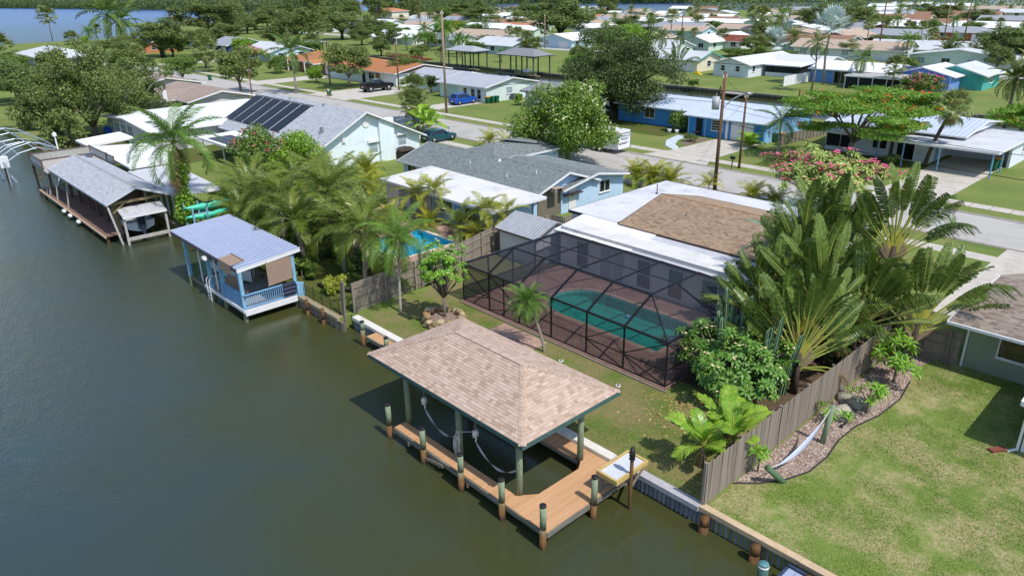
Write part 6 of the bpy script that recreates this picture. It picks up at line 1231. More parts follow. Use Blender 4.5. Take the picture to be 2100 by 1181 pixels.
for i,(lab,x,y,H,rx) in enumerate((('dark shrub under the traveller palms beside the house',-14.8,35.2,2.6,1.7),('dark leafy shrub between traveller palms and fence',-12.3,33.2,1.5,1.1),('shrub below the tallest traveller palm',-12.8,37.6,3.0,1.6))): bush('dark_shrub',lab,x,y,rx,rx,H,1900,.26,L_DARK,seed=40+i)
palm('triangle_palm','grey green feather palm above the brown shingle roof corner',-16.7,35.9,4.4,'tri',22,1.2,(-.2,.2),.13,(-.2,1.4),cat='palm tree')
palm('reed_palm','dark fishtail palm against the grey patio roof',-16.5,33.4,3.0,'dkcoco',16,.5,(0,0),.06,(-.3,1.3),cat='palm tree')
def banana(label,x,y,n,s_,seed,h=.8):
    t = thing('banana_plant',label,'banana plant',(x,y,0),'banana plants at the fence end'); r_ = random.Random(seed); b = MB(); b.tube([(0,0,-.1),(.03,.02,h*.5),(0,0,h)],[.11,.09,.06],8); me = b.mesh('stem',smooth=True); me.materials.append(SHEATH); put('stem',me,t)
    for i in range(n): f = i/n; put('leaf',FR['ban'][min(3,int(f*4))] if i % 3 else FR['ban'][r_.randrange(4)],t,mw=Matrix.Translation((0,0,h-.15*f))@orient(i*2.4+r_.uniform(-.3,.3),1.35-1.0*f,r_.uniform(-.3,.3))@Matrix.Scale(s_*r_.uniform(.85,1.1),4))
    m = MB(); 
    for i in range(3): m.tube([(0,0,h*.8),(.2*math.cos(i*2),.2*math.sin(i*2),h*.5),(.3*math.cos(i*2),.3*math.sin(i*2),.1)],[.04,.06,.03],4)
    me = m.mesh('dead_leaf'); me.materials.append(F_DRY.copy() if 0 else F_DRY); put('dead_leaf',me,t); return t
banana('banana plant with broad bright leaves nearest the seawall',-12.45,21.5,9,.88,2,1.0); banana('banana plant against the fence behind the first one',-11.95,22.9,8,.95,3,.9); banana('banana plant with yellowing leaves close to the plumeria',-12.75,23.6,8,.95,4,.8)
rosette_bush('frangipani','bushy frangipani growing beside the far fence end in the mulch',-9.85,33.6,2.3,1.1,1.1,34,'young',None,0,'shrub',.07,.5,21,1.05)
rosette_bush('frangipani','small forked frangipani beside the grey rocks',-9.6,30.0,1.5,.7,.7,11,'young',None,0,'shrub',.06,.5,22,.95)
rosette_bush('frangipani','thin frangipani sapling between fence and tilted post',-10.75,22.75,1.25,.28,.28,4,'young',None,0,'shrub',.035,.6,23,.9)
rosette_bush('frangipani','tiny frangipani seedling beside the upright hammock post',-9.95,28.6,.55,.2,.2,3,'young',None,0,'shrub',.025,.2,24,.7)
rosette_bush('frangipani','frangipani seedling behind the upright hammock post',-10.6,28.2,.7,.35,.35,5,'young',None,0,'shrub',.03,.3,25,.8)
# street side plants
rosette_bush('plumeria_tree','wide plumeria tree full of pink flowers at the street',-24.4,56.8,5.1,4.6,4.0,270,'pale','p',80,'tree',.16,2.0,31,1.25,bottom=-.15)
rosette_bush('plumeria_tree','small plumeria with white flowers on the far verge',-31.0,68.2,3.0,2.3,1.9,60,'pale','w',26,'tree',.1,.6,32,1.4,bottom=-.2)
for lab,x,y,n,s_ in (('yellow green areca hedge palm left in the street hedge',-41.8,55.2,20,1.0),('yellow green areca in the middle of the street hedge',-39.9,55.3,20,1.05),('yellow green areca right in the street hedge',-38.0,55.4,20,1.0),('small areca beside the tall utility pole',-34.9,56.8,12,.75),('areca clump left behind the white flat roof',-29.9,55.6,18,.85),('areca clump right behind the white flat roof',-28.0,55.8,18,.85),('areca hedge before the grey green roof',-61.5,56.4,16,.9),('areca hedge right of the aqua house drive',-64.5,56.6,16,.9)):
    palm('areca_palm',lab,x,y,.7,'areca',n,s_,(0,0),.06,(.1,1.4),cat='palm',group='areca hedge along the street')
# ================================================================ second row across the street

MROOF = mat('painted_metal_roof','c9d3e4','b7c2d6',sc=.8,rough=.45,metal=.15,dirt='9aa0a8',dirtsc=.4,dirtamt=.35); MRIB = mat('painted_metal_rib','dde4f0','cdd5e2',rough=.45,sc=2)
BLUEW = stucco('bright_blue_stucco','4a93cf','3f86c2'); MINT = stucco('mint_stucco','d9e6e2','cad9d4')
h = thing('house','bright blue house with ribbed white metal roof across the street','house',(-52,85,0))
walls(h,-52.6,79.8,-42.4,91.5,2.4,BLUEW); r_,s1,s2 = gable(h,-52.6,79.8,-42.4,91.5,2.5,3.5,'x',.7,MROOF,stucco('pale_blue_gable','8fbfea','80b2de'),TRIM,th=.08,over2=.6); ribs(r_,*s1,MRIB,.45,.06,.04); ribs(r_,*s2,MRIB,.6,.06,.04)
MB().box(-66,82.2,-.05,-52.7,91.3,2.4).build('wall',BLUEW,h); r_,s1,s2 = gable(h,-66,82.2,-53.4,91.3,2.5,3.4,'x',.7,MROOF,None,TRIM,th=.08,over2=.4,name='wing_roof'); ribs(r_,*s1,MRIB,.45,.06,.04)
garage(h,'-y',79.8,-45.2,3.0,2.1,TRIM); window(h,'-y',79.8,-48.6,.9,1.5,1.2,'awning'); window(h,'-y',82.2,-56.2,.9,1.8,1.2,'slider'); window(h,'-y',82.2,-60.6,.9,1.6,1.2,'slider'); panelbox(h,'door','-y',79.8,-51.6,-50.7,.05,2.1,.05,SCREEN_DARK)
MB().box(-47.3,79.55,0,-47.0,79.78,2.3).build('brick_pilaster',TRIM,h); MB().beam((-52.3,79.2,0),(-52.3,79.2,2.4),.12,.12).build('porch_post',SKYD,h); MB().beam((-49.9,79.2,0),(-49.9,79.2,2.4),.12,.12).build('porch_post',SKYD,h); panelbox(h,'side_wall','+x',-42.4,80.2,91,.0,2.3,.02,MATS['pale_blue_gable'])
h = thing('house','white house with blue posts, flat carport and metal roof at right','house',(-27,86,0)); wl2 = stucco('bluish_white_stucco','dfe6ee','d0d8e2')
walls(h,-36.2,82.5,-25.2,95,2.45,wl2); r_,s1,s2 = gable(h,-36.5,83.2,-22.6,95.5,2.95,3.75,'x',.3,MROOF,wl2,TRIM,th=.08,over2=.3); ribs(r_,*s1,MRIB,.5,.05,.03); ribs(r_,*s2,MRIB,.6,.05,.03)
flatroof(h,[(-36.6,79.6),(-25.1,79.1),(-18.3,79.1),(-18.3,92),(-22.5,92),(-25.1,83.6),(-36.6,83.6)],2.62,mat('carport_roof','d2d3d6','bfc1c6',sc=.5,rough=.75,dirt='84868e',dirtsc=.22,dirtamt=.6),TRIM,.22)
MB().box(-25.2,88.2,-.05,-18.7,92,2.4).build('wall',wl2,h); MB().box(-18.95,85.5,-.04,-18.7,88.2,2.4).build('wall',wl2,h)
for x,y in ((-18.75,79.4),(-18.75,82.6),(-23.4,79.5),(-26.8,79.5),(-29.4,79.7),(-25.1,84.2)): MB().beam((x,y,0),(x,y,2.45),.12,.12).build('post',SKYD,h)
for a0,a1 in ((-36.1,-34.6),(-34.5,-33)): panelbox(h,'porch_screen','-y',82.5,a0,a1,.5,2.3,.04,SCREEN_DARK)
window(h,'-y',82.5,-27.6,.1,1.7,2.1,'door'); window(h,'-y',82.5,-30.3,.9,1.4,1.2,'slider'); window(h,'+x',-18.7,89.8,1.1,1.0,1.0,'slider'); MB().tube([(-26.8,88.4,3.7),(-26.8,88.4,4.0)],[.4,.3],10).build('roof_vent',TRIM,h)
h = thing('house','pale mint house with grey roof behind the blue car','house',(-104,86,0)); GRF = roofmat('mint_house_roof','b4b7c0','a0a3ac',dirt='8a8c92')
walls(h,-104.5,80.5,-92.2,91.8,2.4,MINT); gable(h,-104.5,80.5,-92.2,91.8,2.5,3.55,'x',.6,GRF,MINT,TRIM,over2=.5); MB().box(-118,84,-.05,-104.5,92,2.4).build('wall',MINT,h); gable(h,-118,84,-105,92,2.5,3.4,'x',.6,GRF,MINT,TRIM,name='wing_roof',over2=.5)
for x in (-94.0,-95.6): window(h,'-y',80.5,x,.5,.9,1.5,'sash')
panelbox(h,'garage_door','-y',80.5,-103,-99.5,.05,2.1,.04,stucco('mint_door','b9cfd0','a9c0c2')); window(h,'-y',80.5,-97.6,1,.9,1,'sash'); window(h,'+x',-92.2,85.6,1.1,1.3,1.0,'sash',pane=GLASS2)
h = thing('house','white cottage with grey roof under the dark oak','house',(-80,88,0)); walls(h,-85.6,83,-72,92,2.3,wl2); gable(h,-85.6,83,-72,92,2.35,3.3,'x',.7,roofmat('cottage_grey','94969e','82848c'),wl2,mat('navy_trim','2c3440','222a34',rough=.6),over2=.6); window(h,'-y',83,-83.6,.8,1.0,1.2,'sash',pane=GLASS2); window(h,'-y',83,-79.5,.8,1.0,1.2,'sash',pane=GLASS2)
ORR = roofmat('orange_brown_shingles','b9805a','a06c4a',dirt='8a5c40'); PB = WALLBRICK
h = thing('house','orange roofed brick house behind the black truck','house',(-134,89,0)); walls(h,-146,83,-121.5,96,2.4,wl2); gable(h,-146,83,-121.5,96,2.5,3.7,'x',.6,ORR,PB,TRIM,over2=.6); garage(h,'-y',83,-124.6,4.2,2.1,TRIM); panelbox(h,'brick_front','-y',83,-128.4,-127,.0,2.35,.05,PB); window(h,'-y',83,-130,.8,1.8,1.3,'slider'); panelbox(h,'door','-y',83,-133.4,-132.3,.05,2.1,.05,SCREEN_DARK)
h = thing('house','orange roofed house with white columns left of the street tree','house',(-160,90,0)); walls(h,-172,85.5,-148,98,2.4,PB); hip(h,-172,85.2,-148,98,2.5,1.7,.7,ORR); garage(h,'-y',85.5,-150.4,4.2,2.1,TRIM); window(h,'-y',85.5,-158,.8,1.8,1.3,'slider'); gable(h,-156,83,-153,86,2.45,3.1,'y',.3,ORR,TRIM,TRIM,name='porch_roof')
for x in (-168,-164,-160,-156,-153.2): MB().beam((x,84.4,0),(x,84.4,2.4),.22,.22).build('column',TRIM,h)
# third row on the far side of the canal
BL2 = stucco('cornflower_stucco','6f97d8','6189cc')
h = thing('house','cornflower blue house with white roof and solar panels beyond the canal','house',(-54,147,0)); walls(h,-66,140,-42,151,2.4,BL2); gable(h,-66,140,-52,151,2.5,3.5,'x',.6,WHITEROOF,BL2,TRIM,over2=.6); r_,s1,s2 = gable(h,-51.5,141,-42,151,2.5,3.7,'y',.6,WHITEROOF,BL2,TRIM,name='wing_roof',over2=.6)
m = MB(); m.slab([(-58.5,141,2.75),(-45.5,141,2.75),(-45.5,145.2,3.45),(-58.5,145.2,3.45)],.05); m.build('solar_array',mat('solar_blue','1c2638','26324a',rough=.3,sc=1),h)
for k in range(1,8): MB().beam((-58.5+k*1.63,141,2.78),(-58.5+k*1.63,145.2,3.48),.05,.02).build('panel_joint',METALGREY,h)
MB().beam((-58.5,143.1,3.12),(-45.5,143.1,3.12),.12,.02).build('panel_joint',METALGREY,h)
window(h,'-y',140,-60.4,.1,2.6,2.1,'slider',pane=GLASS); flatroof(h,[(-57.5,134.6),(-45.3,134.6),(-45.3,140),(-57.5,140)],[2.25,2.25,2.5,2.5],mat('porch_roof_grey','b5b3b0','a09e9b',rough=.8),name='porch_roof')
for i in range(6): MB().beam((-57.3+i*2.38,134.8,0),(-57.3+i*2.38,134.8,2.25),.12,.12).build('porch_post',TRIM,h)
for i in range(5): panelbox(h,'porch_screen','-y',134.9,-57.2+i*2.38,-55+i*2.38,.05,2.2,.02,SCREEN_DARK)
h = thing('house','white house with dark screened porch on the far canal lawn','house',(-76,146,0)); wl3 = stucco('far_white_stucco','dfe3e8','d2d7de'); walls(h,-86.2,138,-78.2,158,2.4,wl3); gable(h,-86.2,138,-78.2,158,2.5,3.6,'y',.5,roofmat('far_pale_roof','d5d6d8','c5c6ca'),wl3,TRIM,over2=.5); MB().box(-78.3,149,-.05,-68,158,2.4).build('wall',wl3,h); gable(h,-80,149,-68,158,2.5,3.5,'x',.5,MATS['far_pale_roof'],wl3,TRIM,name='wing_roof')
flatroof(h,[(-78.1,143.2),(-70,143.2),(-70,149.2),(-78.1,149.2)],[2.3,2.3,2.6,2.6],WHITEROOF,name='porch_roof'); MB().box(-77.5,143.5,0,-70.4,149,.8).build('porch_wall',wl3,h)
for i in range(4): panelbox(h,'porch_screen','-y',143.5,-77.4+i*1.75,-75.8+i*1.75,.85,2.2,.02,SCREEN_DARK)
panelbox(h,'porch_screen','+x',-70.4,143.7,148.8,.85,2.2,.02,SCREEN_DARK); window(h,'-y',138,-84,1.1,.9,1,'sash'); window(h,'-y',138,-80.6,1.1,.9,1,'sash'); window(h,'+x',-78.2,140,1.1,.9,1,'sash'); window(h,'+x',-68,153,1.1,1.2,1,'sash')
t = thing('white_fence','white panel fence between the two canal lawns','fence',(-66.3,136,0)); 
for i in range(9): MB().box(-66.4,130+i*1.4,.05,-66.3,131.35+i*1.4,1.8).build('panel',TRIM,t)
# canal walls, docks and boat shelters of the second canal
t = thing('far_seawall','concrete seawall with dark panels along the far canal lawn','seawall',(-85,119,0)); cw = mat('far_wall','8d877c','6f6a60',sc=2,rough=.95)
for i in range(40): MB().box(-190+i*4,118.75,-.25,-186.02+i*4,119.2,.05).build('cap',cw,t)
for i in range(120): MB().box(-130+i*.95,118.72,-1.5,-129.45+i*.95,119.05,-.27).build('wall_panel',mat('far_panel','5d5a52','48463f',rough=.95,orand=.5),t)
t = thing('near_seawall','low concrete seawall behind the blue metal roofed house','seawall',(-85,101,0)); MB().box(-330,100.8,-1.5,60,101.3,.06).build('cap',cw,t)
def shelter(label,x0,y0,x1,y1,ze,rise,m):
    t = thing('boat_shelter',label,'boat shelter',((x0+x1)/2,(y0+y1)/2,-.75)); hip(t,x0,y0,x1,y1,ze,rise,.3,m,mat('shelter_trim','3f4a50','333c42',rough=.7)); dp = mat('shelter_post','4d5a56','3c4643',sc=2,rough=.9)
    for i in range(4):
        for y in (y0+.4,y1-.4): x = x0+.5+(x1-x0-1)*i/3; MB().beam((x,y,-2),(x,y,ze),.22,.22).build('post',dp,t)
    MB().box(x0-1,y0+.1,-.2,x1+1,y0+1.1,-.05).build('walkway',OLDWOOD,t); return t
shelter('left boat shelter with pale hip roof on the far canal',-145.2,114.2,-135,119.2,3.9,1.0,roofmat('shelter_pale','a9adb3','989ca2')); shelter('right boat shelter with grey hip roof and parked boats',-126.2,113.6,-114.6,119.4,3.9,1.3,roofmat('shelter_grey','8d8f93','7b7d82'))
shelter('small dark boat shelter before the white porch house',-216,114,-208,118.5,3.0,.5,MATS['shelter_grey'])
t = thing('canal_dock','small grey dock on the far canal below the white house','dock',(-68,117.5,0)); MB().box(-71,116.6,-.25,-66.4,118.7,-.1).build('platform',mat('pale_dock','a9a196','938b80',rough=.9),t); MB().beam((-71.1,116.6,-2),(-71.1,116.6,1.0),.2,.2).build('post',BROWNWOOD,t); MB().beam((-66.3,116.8,-2),(-66.3,116.8,.2),.2,.2).build('post',BROWNWOOD,t)
t = piling('lone brown piling at the far canal wall',-57.4,118.4,-2,1.3,.14,BROWNWOOD,.4,False)
for lab,x,y,L_,W_ in (('white pontoon boat moored behind the blue metal roof',-47.5,104.5,8.5,2.4),('white skiff moored behind the mint house',-112,103.5,5.5,2.1),('navy and yellow sport boat in the right shelter',-119.5,116.4,6.0,2.1)):
    b_ = thing('moored_boat',lab,'boat',(x,y,-.6)); hull(b_,x,y,L_,W_,-.9,.25,GEL if 'white' in lab else mat('navy_hull','1d3a66','c2c22e',rough=.3,sc=.6),GEL2 if 'skiff' in lab else TRIM,1); MB().box(x-.5,y-.4,.0,x+.4,y+.4,.9).build('console',TRIM,b_)
t = thing('red_deck','red stained timber deck on the far canal bank','deck',(-170,121,0)); RD = mat('red_stain','8a3a2a','6f2c20',rough=.8); MB().box(-179,119.6,.2,-162,123.2,.35).build('floor',RD,t)
for i in range(18): MB().beam((-179+i,119.6,-.2),(-179+i,119.6,1.3),.12,.12).build('post',RD,t)
for z in (.6,.9,1.25): MB().beam((-179,119.6,z),(-162,119.6,z),.06,.12).build('rail',RD,t)
# fences by the street
t = thing('chain_fence','grey plank fence beside the blue house side yard','fence',(-40,86,0)); 
for i in range(14): MB().box(-40.6+.05*i,80.5+i*.8,0,-40.5+.05*i,81.25+i*.8,1.3).build('plank',OLDWOOD,t)
FAR_HOUSES = [
 (-91.7,140.3,19,9,'x','lgrey','cream','cream house with teal gable end beside the canal lawn'),
 (-38.6,145.8,9,9,'y','lgrey','teal','teal walled house at the right edge beyond the poinciana'),
 (-119.5,187.8,10,24,'y','white','mint','long white roofed house with mint garage gable'),
 (-114.1,195.9,10,8,'x','redbrown','white','small house with red brown roof right of the mint garage'),
 (-163.4,249.2,26,9,'x','grey','white','long grey low roof behind the mint garage house'),
 (-192.0,287.9,30,8,'x','white','cream','long white roof with cream wall left of far centre'),
 (-168.3,288.6,22,8,'x','white','white','white house with small gable below the bay'),
 (-160.0,289.4,9,9,'y','white','mint','pale mint house with wide gable below the bay'),
 (-140.1,250.9,16,8,'x','tan','tan','tan low roofed house below the white gables'),
 (-144.4,290.8,7,9,'y','white','paleblue','small white gable cottage right of the mint gable'),
 (-134.2,289.3,12,8,'x','white','white','white house right of the small cottage'),
 (-94.6,223.0,12,18,'y','tan','brick','tan roofed brick house left behind the silver palm'),
 (-67.5,188.1,27,10,'x','tan','white','long tan roof house with white gable end at right'),
 (-83.6,244.6,22,9,'x','grey','grey','grey roofed house behind the long tan roof'),
 (-54.6,195.2,24,10,'x','lgrey','offwhite','light grey roof house with wide garage at right'),
 (-72.4,267.3,20,10,'x','grey','brick','grey hip roof house with brick front at upper right'),
 (-86.7,273.9,5,6,'y','white','white','tiny white gable shed at upper right'),
 (-95.6,320.4,20,9,'x','brown','navy','brown roof house with white porch edge at upper right'),
 (-119.3,393.0,20,9,'x','brown','tan','brown roofed house behind the white porch one'),
 (-121.6,360.8,10,8,'x','brown','white','brown roof with white gable left of the porch house'),
 (-134.1,364.0,24,8,'x','brown','teal','brown roof with teal eave at upper right'),
 (-119.5,298.4,14,10,'x','white','brick','white hip roof house right of the silver palm'),
 (-166.7,454.6,16,9,'x','white','blue','blue house with white gable high on the right'),
 (-194.6,574.6,26,9,'x','white','white','long white roof under the far trees'),
 (-201.3,529.5,16,9,'x','white','mint','white roof left of the blue gable house'),
 (-159.7,543.8,20,9,'x','white','white','white roofed house far right among palms'),
 (-107.0,404.8,22,9,'x','brown','tan','brown roofed house far right of the street'),
 (-120.7,489.3,24,9,'x','tan','white','tan roofed house near the top right corner'),
 (-85.5,358.3,16,9,'x','grey','tan','grey roofed house at the right margin'),
 (-355.4,421.8,24,9,'x','white','brick','white roof with brick gable near the far bay'),
 (-288.1,354.3,16,8,'x','white','teal','teal walled house with white roof near the bay'),
 (-233.6,304.8,24,9,'x','tan','mint','tan roof with mint gable behind the bright tree'),
 (-262.7,306.6,14,8,'x','orange','white','orange roofed cottage right of the big oak'),
 (-115.5,164.2,16,10,'x','lgrey','mint','grey roofed house behind the dark oak'),
 (-141.5,194.2,9,9,'y','tan','cream','cream house with tan roof right of the bright tree'),
 (-211.7,152.3,24,11,'x','white','white','white house with open porch behind the red deck'),
 (-309.3,209.5,16,9,'x','white','white','white roofed house left of the grey gable one'),
 (-291.6,220.0,20,10,'x','grey','white','grey roofed house with white garage and dark car'),
 (-369.1,285.3,22,9,'x','tan','white','tan roof behind the grey gable house'),
 (-189.2,152.9,16,9,'x','grey','white','grey roof house behind palms near the red deck'),
 (-187.9,171.7,26,10,'x','tan','white','long tan roof house behind the boat shelters'),
 (-155.2,145.3,16,11,'x','lgrey','paleblue','pale blue house behind the left boat shelter'),
 (-227.8,208.1,24,9,'x','white','mint','mint house with long white roof in the middle distance'),
 (-222.3,219.2,20,8,'x','orange','tan','orange roofed house left of the big far oak'),
 (-156.8,171.6,14,10,'y','white','paleblue','white roofed house behind the right boat shelter'),
 (-364.1,334.7,14,8,'x','tan','white','tan roof below the far left treetops'),
 (-441.6,422.7,14,8,'x','brown','white','brown roof beside the white gable below the bay'),
 (-461.2,415.6,16,8,'x','tan','white','tan roofed house under the bay gap'),
 (-405.4,174.8,10,9,'y','grey','white','grey gable house across the canal at left'),
 (-564.1,242.9,14,8,'x','orange','white','orange roofed house in the far left trees'),
 (-192.0,91.7,16,12,'x','lgrey','paleblue','pale blue house left of the orange roofed house'),
 (-227.3,95.5,14,12,'x','grey','navy','navy trimmed grey roofed house at the street end'),
 (-253.7,80.2,22,10,'x','lgrey','orangebrick','orange brick house with pale roof by the bay'),
 (-222.1,45.4,30,13,'x','lgrey','greywall','big grey hip roof house at the left shore'),
 (-405.6,238.0,18,9,'x','tan','white','tan roof beside the dark tree at left centre'),
 (-325.1,190.3,14,8,'x','grey','white','grey roof below the tan roof at left centre'),
 (-384.3,263.2,20,12,'x','orange','white2','two storey house with orange hip roof by the bay'),
]
FAR_TREES = [
 ('olive',-251.3,105.9,8.6,12.8,'olive tree behind the navy trimmed house'),
 ('oak',-199.2,100.5,6.2,7.5,'dark tree at the pale blue house corner'),
 ('mid',-205.8,111.5,4.4,6.3,'green tree behind the orange hip roof'),
 ('sabal',-237.2,131.7,6.6,5.5,'cabbage palm behind the orange hip roof'),
 ('oliveS',-256.1,124.0,6.5,10.7,'olive tree behind the pale blue house'),
 ('oak',-182.9,120.6,5.2,6.5,'dark tree beside the small dark boat shelter'),
 ('mid',-180.2,111.3,3.8,5.7,'leafy tree left of the small dark boat shelter'),
 ('oliveS',-126.9,142.1,4.2,5.6,'small olive tree left of the spreading oak'),
 ('sabal',-153.0,118.7,3.5,3.9,'palm shrub beside the red deck end'),
 ('mid',-78.1,118.5,1.7,2.5,'low shrub on the canal bank near the banana clump'),
 ('oak',-192.8,60.1,4.2,6.8,'dark tree left of the orange brick house drive'),
 ('mid',-195.3,55.4,4.2,6.3,'leafy tree above the taupe roof at left'),
 ('sabal',-219.4,67.0,4.3,5.2,'cabbage palm above the taupe roof at left'),
 ('olive',-340.3,191.2,11.2,18.3,'olive pine left of the dark tree at centre left'),
 ('olive',-492.0,240.6,11.6,29.3,'olive pine high among the far left trees'),
 ('oak',-355.1,153.2,9.5,15.5,'dark oak among the far left trees'),
 ('mid',-261.5,98.5,5.3,9.4,'green tree before the far left canal'),
 ('oak',-281.1,182.0,7.0,11.2,'dark oak left of the white far roof'),
 ('mid',-249.5,194.2,5.2,8.5,'green tree right of the grey gable house'),
 ('oliveS',-179.4,157.6,4.3,6.4,'olive shrub behind the tan long roof'),
 ('sabal',-143.3,143.1,3.5,3.5,'cabbage palm left of the spreading oak'),
 ('olive',-227.6,257.8,7.7,13.8,'olive tree right of the big rounded oak'),
 ('oak',-188.9,255.6,5.9,10.7,'dark oak above the bright tree'),
 ('mid',-121.4,178.3,2.8,5.2,'leafy shrub before the mint garage wall'),
 ('sabal',-122.0,198.8,4.9,5.3,'cabbage palm beside the red brown roof'),
 ('mid',-91.7,179.0,2.5,6.8,'leafy shrub row behind the white porch house'),
 ('oak',-81.0,190.5,4.2,7.0,'dark tree left of the long tan roof'),
 ('oliveS',-72.0,218.7,2.9,6.8,'olive tree right of the long tan roof'),
 ('mid',-55.3,210.1,3.1,6.4,'leafy tree right of the wide garage house'),
 ('date',-60.9,242.8,4.6,6.7,'date palm above the wide garage house'),
 ('oliveS',-122.4,320.1,5.5,13.8,'olive tree behind the brown roofs'),
 ('sabal',-131.6,314.6,7.0,7.8,'cabbage palm behind the white hip roof'),
 ('oak',-106.8,373.8,5.9,15.6,'dark oak between the far right roofs'),
 ('olive',-139.3,438.0,7.0,18.5,'olive tree above the far right roofs'),
 ('mid',-151.6,432.4,5.2,13.5,'green tree above the far blue gable'),
 ('sabal',-359.3,78.2,12.0,9.9,'lone cabbage palm against the blue bay'),
 ('royal',-321.9,90.4,16.5,24.7,'tallest royal palm against the bay'),
 ('royal',-353.1,104.2,12.8,23.4,'shorter royal palm beside the tallest one'),
 ('sabal',-243.1,39.9,6.9,9.9,'cabbage palm at the left margin'),
 ('sabal',-323.5,76.8,3.8,7.6,'short cabbage palm behind the left grey roof'),
 ('oak',-233.6,78.3,10.5,16.5,'dark oak before the orange brick house'),
 ('olive',-318.8,126.8,15.1,29.9,'tall olive green pine at far left centre'),
 ('mid',-164.6,58.3,6.1,7.3,'bushy green tree on the street bend'),
 ('sabal',-180.3,70.2,7.2,7.3,'cabbage palm right of the bushy tree'),
 ('oliveS',-137.5,59.0,8.5,9.1,'slim leaning tree beside the taupe roof'),
 ('pinkplum',-193.0,87.5,4.2,7.4,'pink flowering tree before the pale blue house'),
 ('olive',-362.8,167.7,9.4,21.4,'olive pine beyond the canal at left'),
 ('olive',-248.1,129.6,12.8,18.8,'wide olive pine behind the royal palm'),
 ('royalB',-128.0,65.3,10.2,10.7,'royal palm with yellow shaft before the orange house'),
 ('oliveS',-128.0,76.4,8.5,10.0,'street tree before the orange roofed houses'),
 ('oak',-258.1,153.2,11.1,16.9,'dark tree left of the two storey house'),
 ('oliveS',-126.8,89.7,5.3,7.7,'round tree beside the black truck drive'),
 ('dark',-108.7,81.8,3.6,2.8,'narrow dark shrub tree at the mint house corner'),
 ('queen',-184.2,144.8,8.7,9.1,'queen palm behind the tall pole'),
 ('poin',-249.0,202.3,5.3,13.8,'orange flowering tree before the mint house'),
 ('oak',-184.7,196.5,14.0,27.1,'big rounded oak in the middle distance'),
 ('bright',-127.5,162.3,8.3,12.8,'bright green tree behind the dark oak'),
 ('sabal',-182.6,186.3,5.0,4.5,'cabbage palm before the big rounded oak'),
 ('sabal',-161.0,153.1,6.2,6.0,'cabbage palm left in the pair by the boat shelters'),
 ('sabal',-154.1,150.0,5.7,5.2,'cabbage palm right in the pair by the boat shelters'),
 ('oak',-310.0,301.1,10.1,17.4,'dark tree left of the big rounded oak'),
 ('silver',-62.3,137.3,12.4,7.1,'tall silver palm rising over the white fence'),
 ('coco',-59.6,127.1,9.6,6.1,'curved coconut palm on the canal lawn'),
 ('coco',-56.4,138.6,6.7,6.5,'coconut palm before the blue porch house'),
 ('sabalS',-49.1,134.4,5.4,4.6,'young cabbage palm before the screened porch'),
 ('silver',-103.7,195.3,5.1,8.6,'low silver fan palm between the far houses'),
 ('date',-99.6,198.3,5.8,7.2,'date palm right of the low silver palm'),
 ('oliveS',-105.1,186.5,5.2,6.9,'shrubby tree left of the low silver palm'),
 ('queen',-66.9,188.6,6.5,6.5,'yellow green queen palm before the long tan roof'),
 ('coco',-58.1,192.5,6.3,7.8,'leaning queen palm before the wide garage'),
 ('oak',-46.4,190.5,9.0,15.8,'dark oak at the upper right'),
 ('oak',-53.1,229.0,5.9,9.5,'dark oak at the right margin'),
 ('date',-25.8,111.0,7.7,6.6,'date palm left in the right margin clump'),
 ('date',-23.8,110.5,8.7,6.9,'date palm right in the right margin clump'),
 ('oliveS',-45.1,176.8,5.7,6.1,'small tree before the upper right oak'),
 ('olive',-128.6,278.3,11.4,24.7,'olive tree mass behind the far cottages'),
 ('oak',-129.2,300.0,9.9,19.7,'dark tree behind the white hip roof'),
 ('oliveS',-94.2,237.2,3.1,10.3,'low trees before the white hip roof'),
 ('mid',-84.5,293.2,5.3,9.0,'leafy tree beside the brown porch house'),
 ('mid',-91.8,276.3,6.7,7.8,'leafy tree left of the brown porch house'),
 ('sabal',-139.1,251.5,9.1,9.6,'cabbage palm tall among the far white roofs'),
 ('sabal',-170.1,300.6,8.2,9.3,'cabbage palm below the bay at centre right'),
 ('sabal',-143.1,203.0,9.8,5.7,'cabbage palm before the long white roof'),
 ('sabal',-181.9,276.3,5.0,8.0,'cabbage palm between the long roofs'),
 ('bright',-208.4,341.0,4.3,9.6,'yellow green topiary tree on the far street'),
 ('queen',-157.2,299.5,7.9,9.1,'queen palm before the far cottages'),
 ('queen',-152.4,311.0,6.9,8.4,'queen palm right of the far cottages'),
 ('mid',-105.3,179.0,2.4,8.4,'banana-like shrub before the teal gable house'),
 ('sabal',-399.3,285.6,10.8,5.3,'slim cabbage palm in the bay gap'),
 ('mid',-318.1,224.9,4.6,10.4,'green tree before the tan far roof'),
 ('oliveS',-390.4,322.7,8.9,23.7,'olive tree beside the bay gap'),
 ('oliveS',-298.6,257.9,8.8,21.1,'olive tree above the mint long roof'),
 ('sabal',-272.3,241.1,7.7,7.3,'cabbage palm above the mint long roof'),
 ('sabal',-254.7,241.8,6.6,10.4,'yellowish palm left of the far oak'),
 ('queen',-194.2,137.6,4.8,4.8,'queen palm left before the red deck'),
 ('queen',-188.9,136.9,4.8,4.7,'queen palm middle before the red deck'),
 ('queen',-189.7,140.8,5.4,5.4,'queen palm right before the red deck'),
 ('queen',-170.0,138.2,5.0,5.9,'queen palm beside the tan gable house'),
 ('queen',-170.5,141.9,5.1,5.4,'queen palm right of the tan gable house'),
 ('bushy',-172.3,124.7,2.7,3.7,'round shrub before the red deck'),
 ('banana2',-83.8,121.3,4.5,7.0,'banana clump on the far canal bank beside the oak'),
 ('queen',-142.7,129.9,3.3,3.4,'small palm on the far canal lawn'),
 ('oak',-155.8,26.5,6.6,12.8,'leafy tree low at the left margin'),
 ('oak',-183.8,29.3,5.9,8.8,'leafy shrub tree at the left margin below the palm'),
]
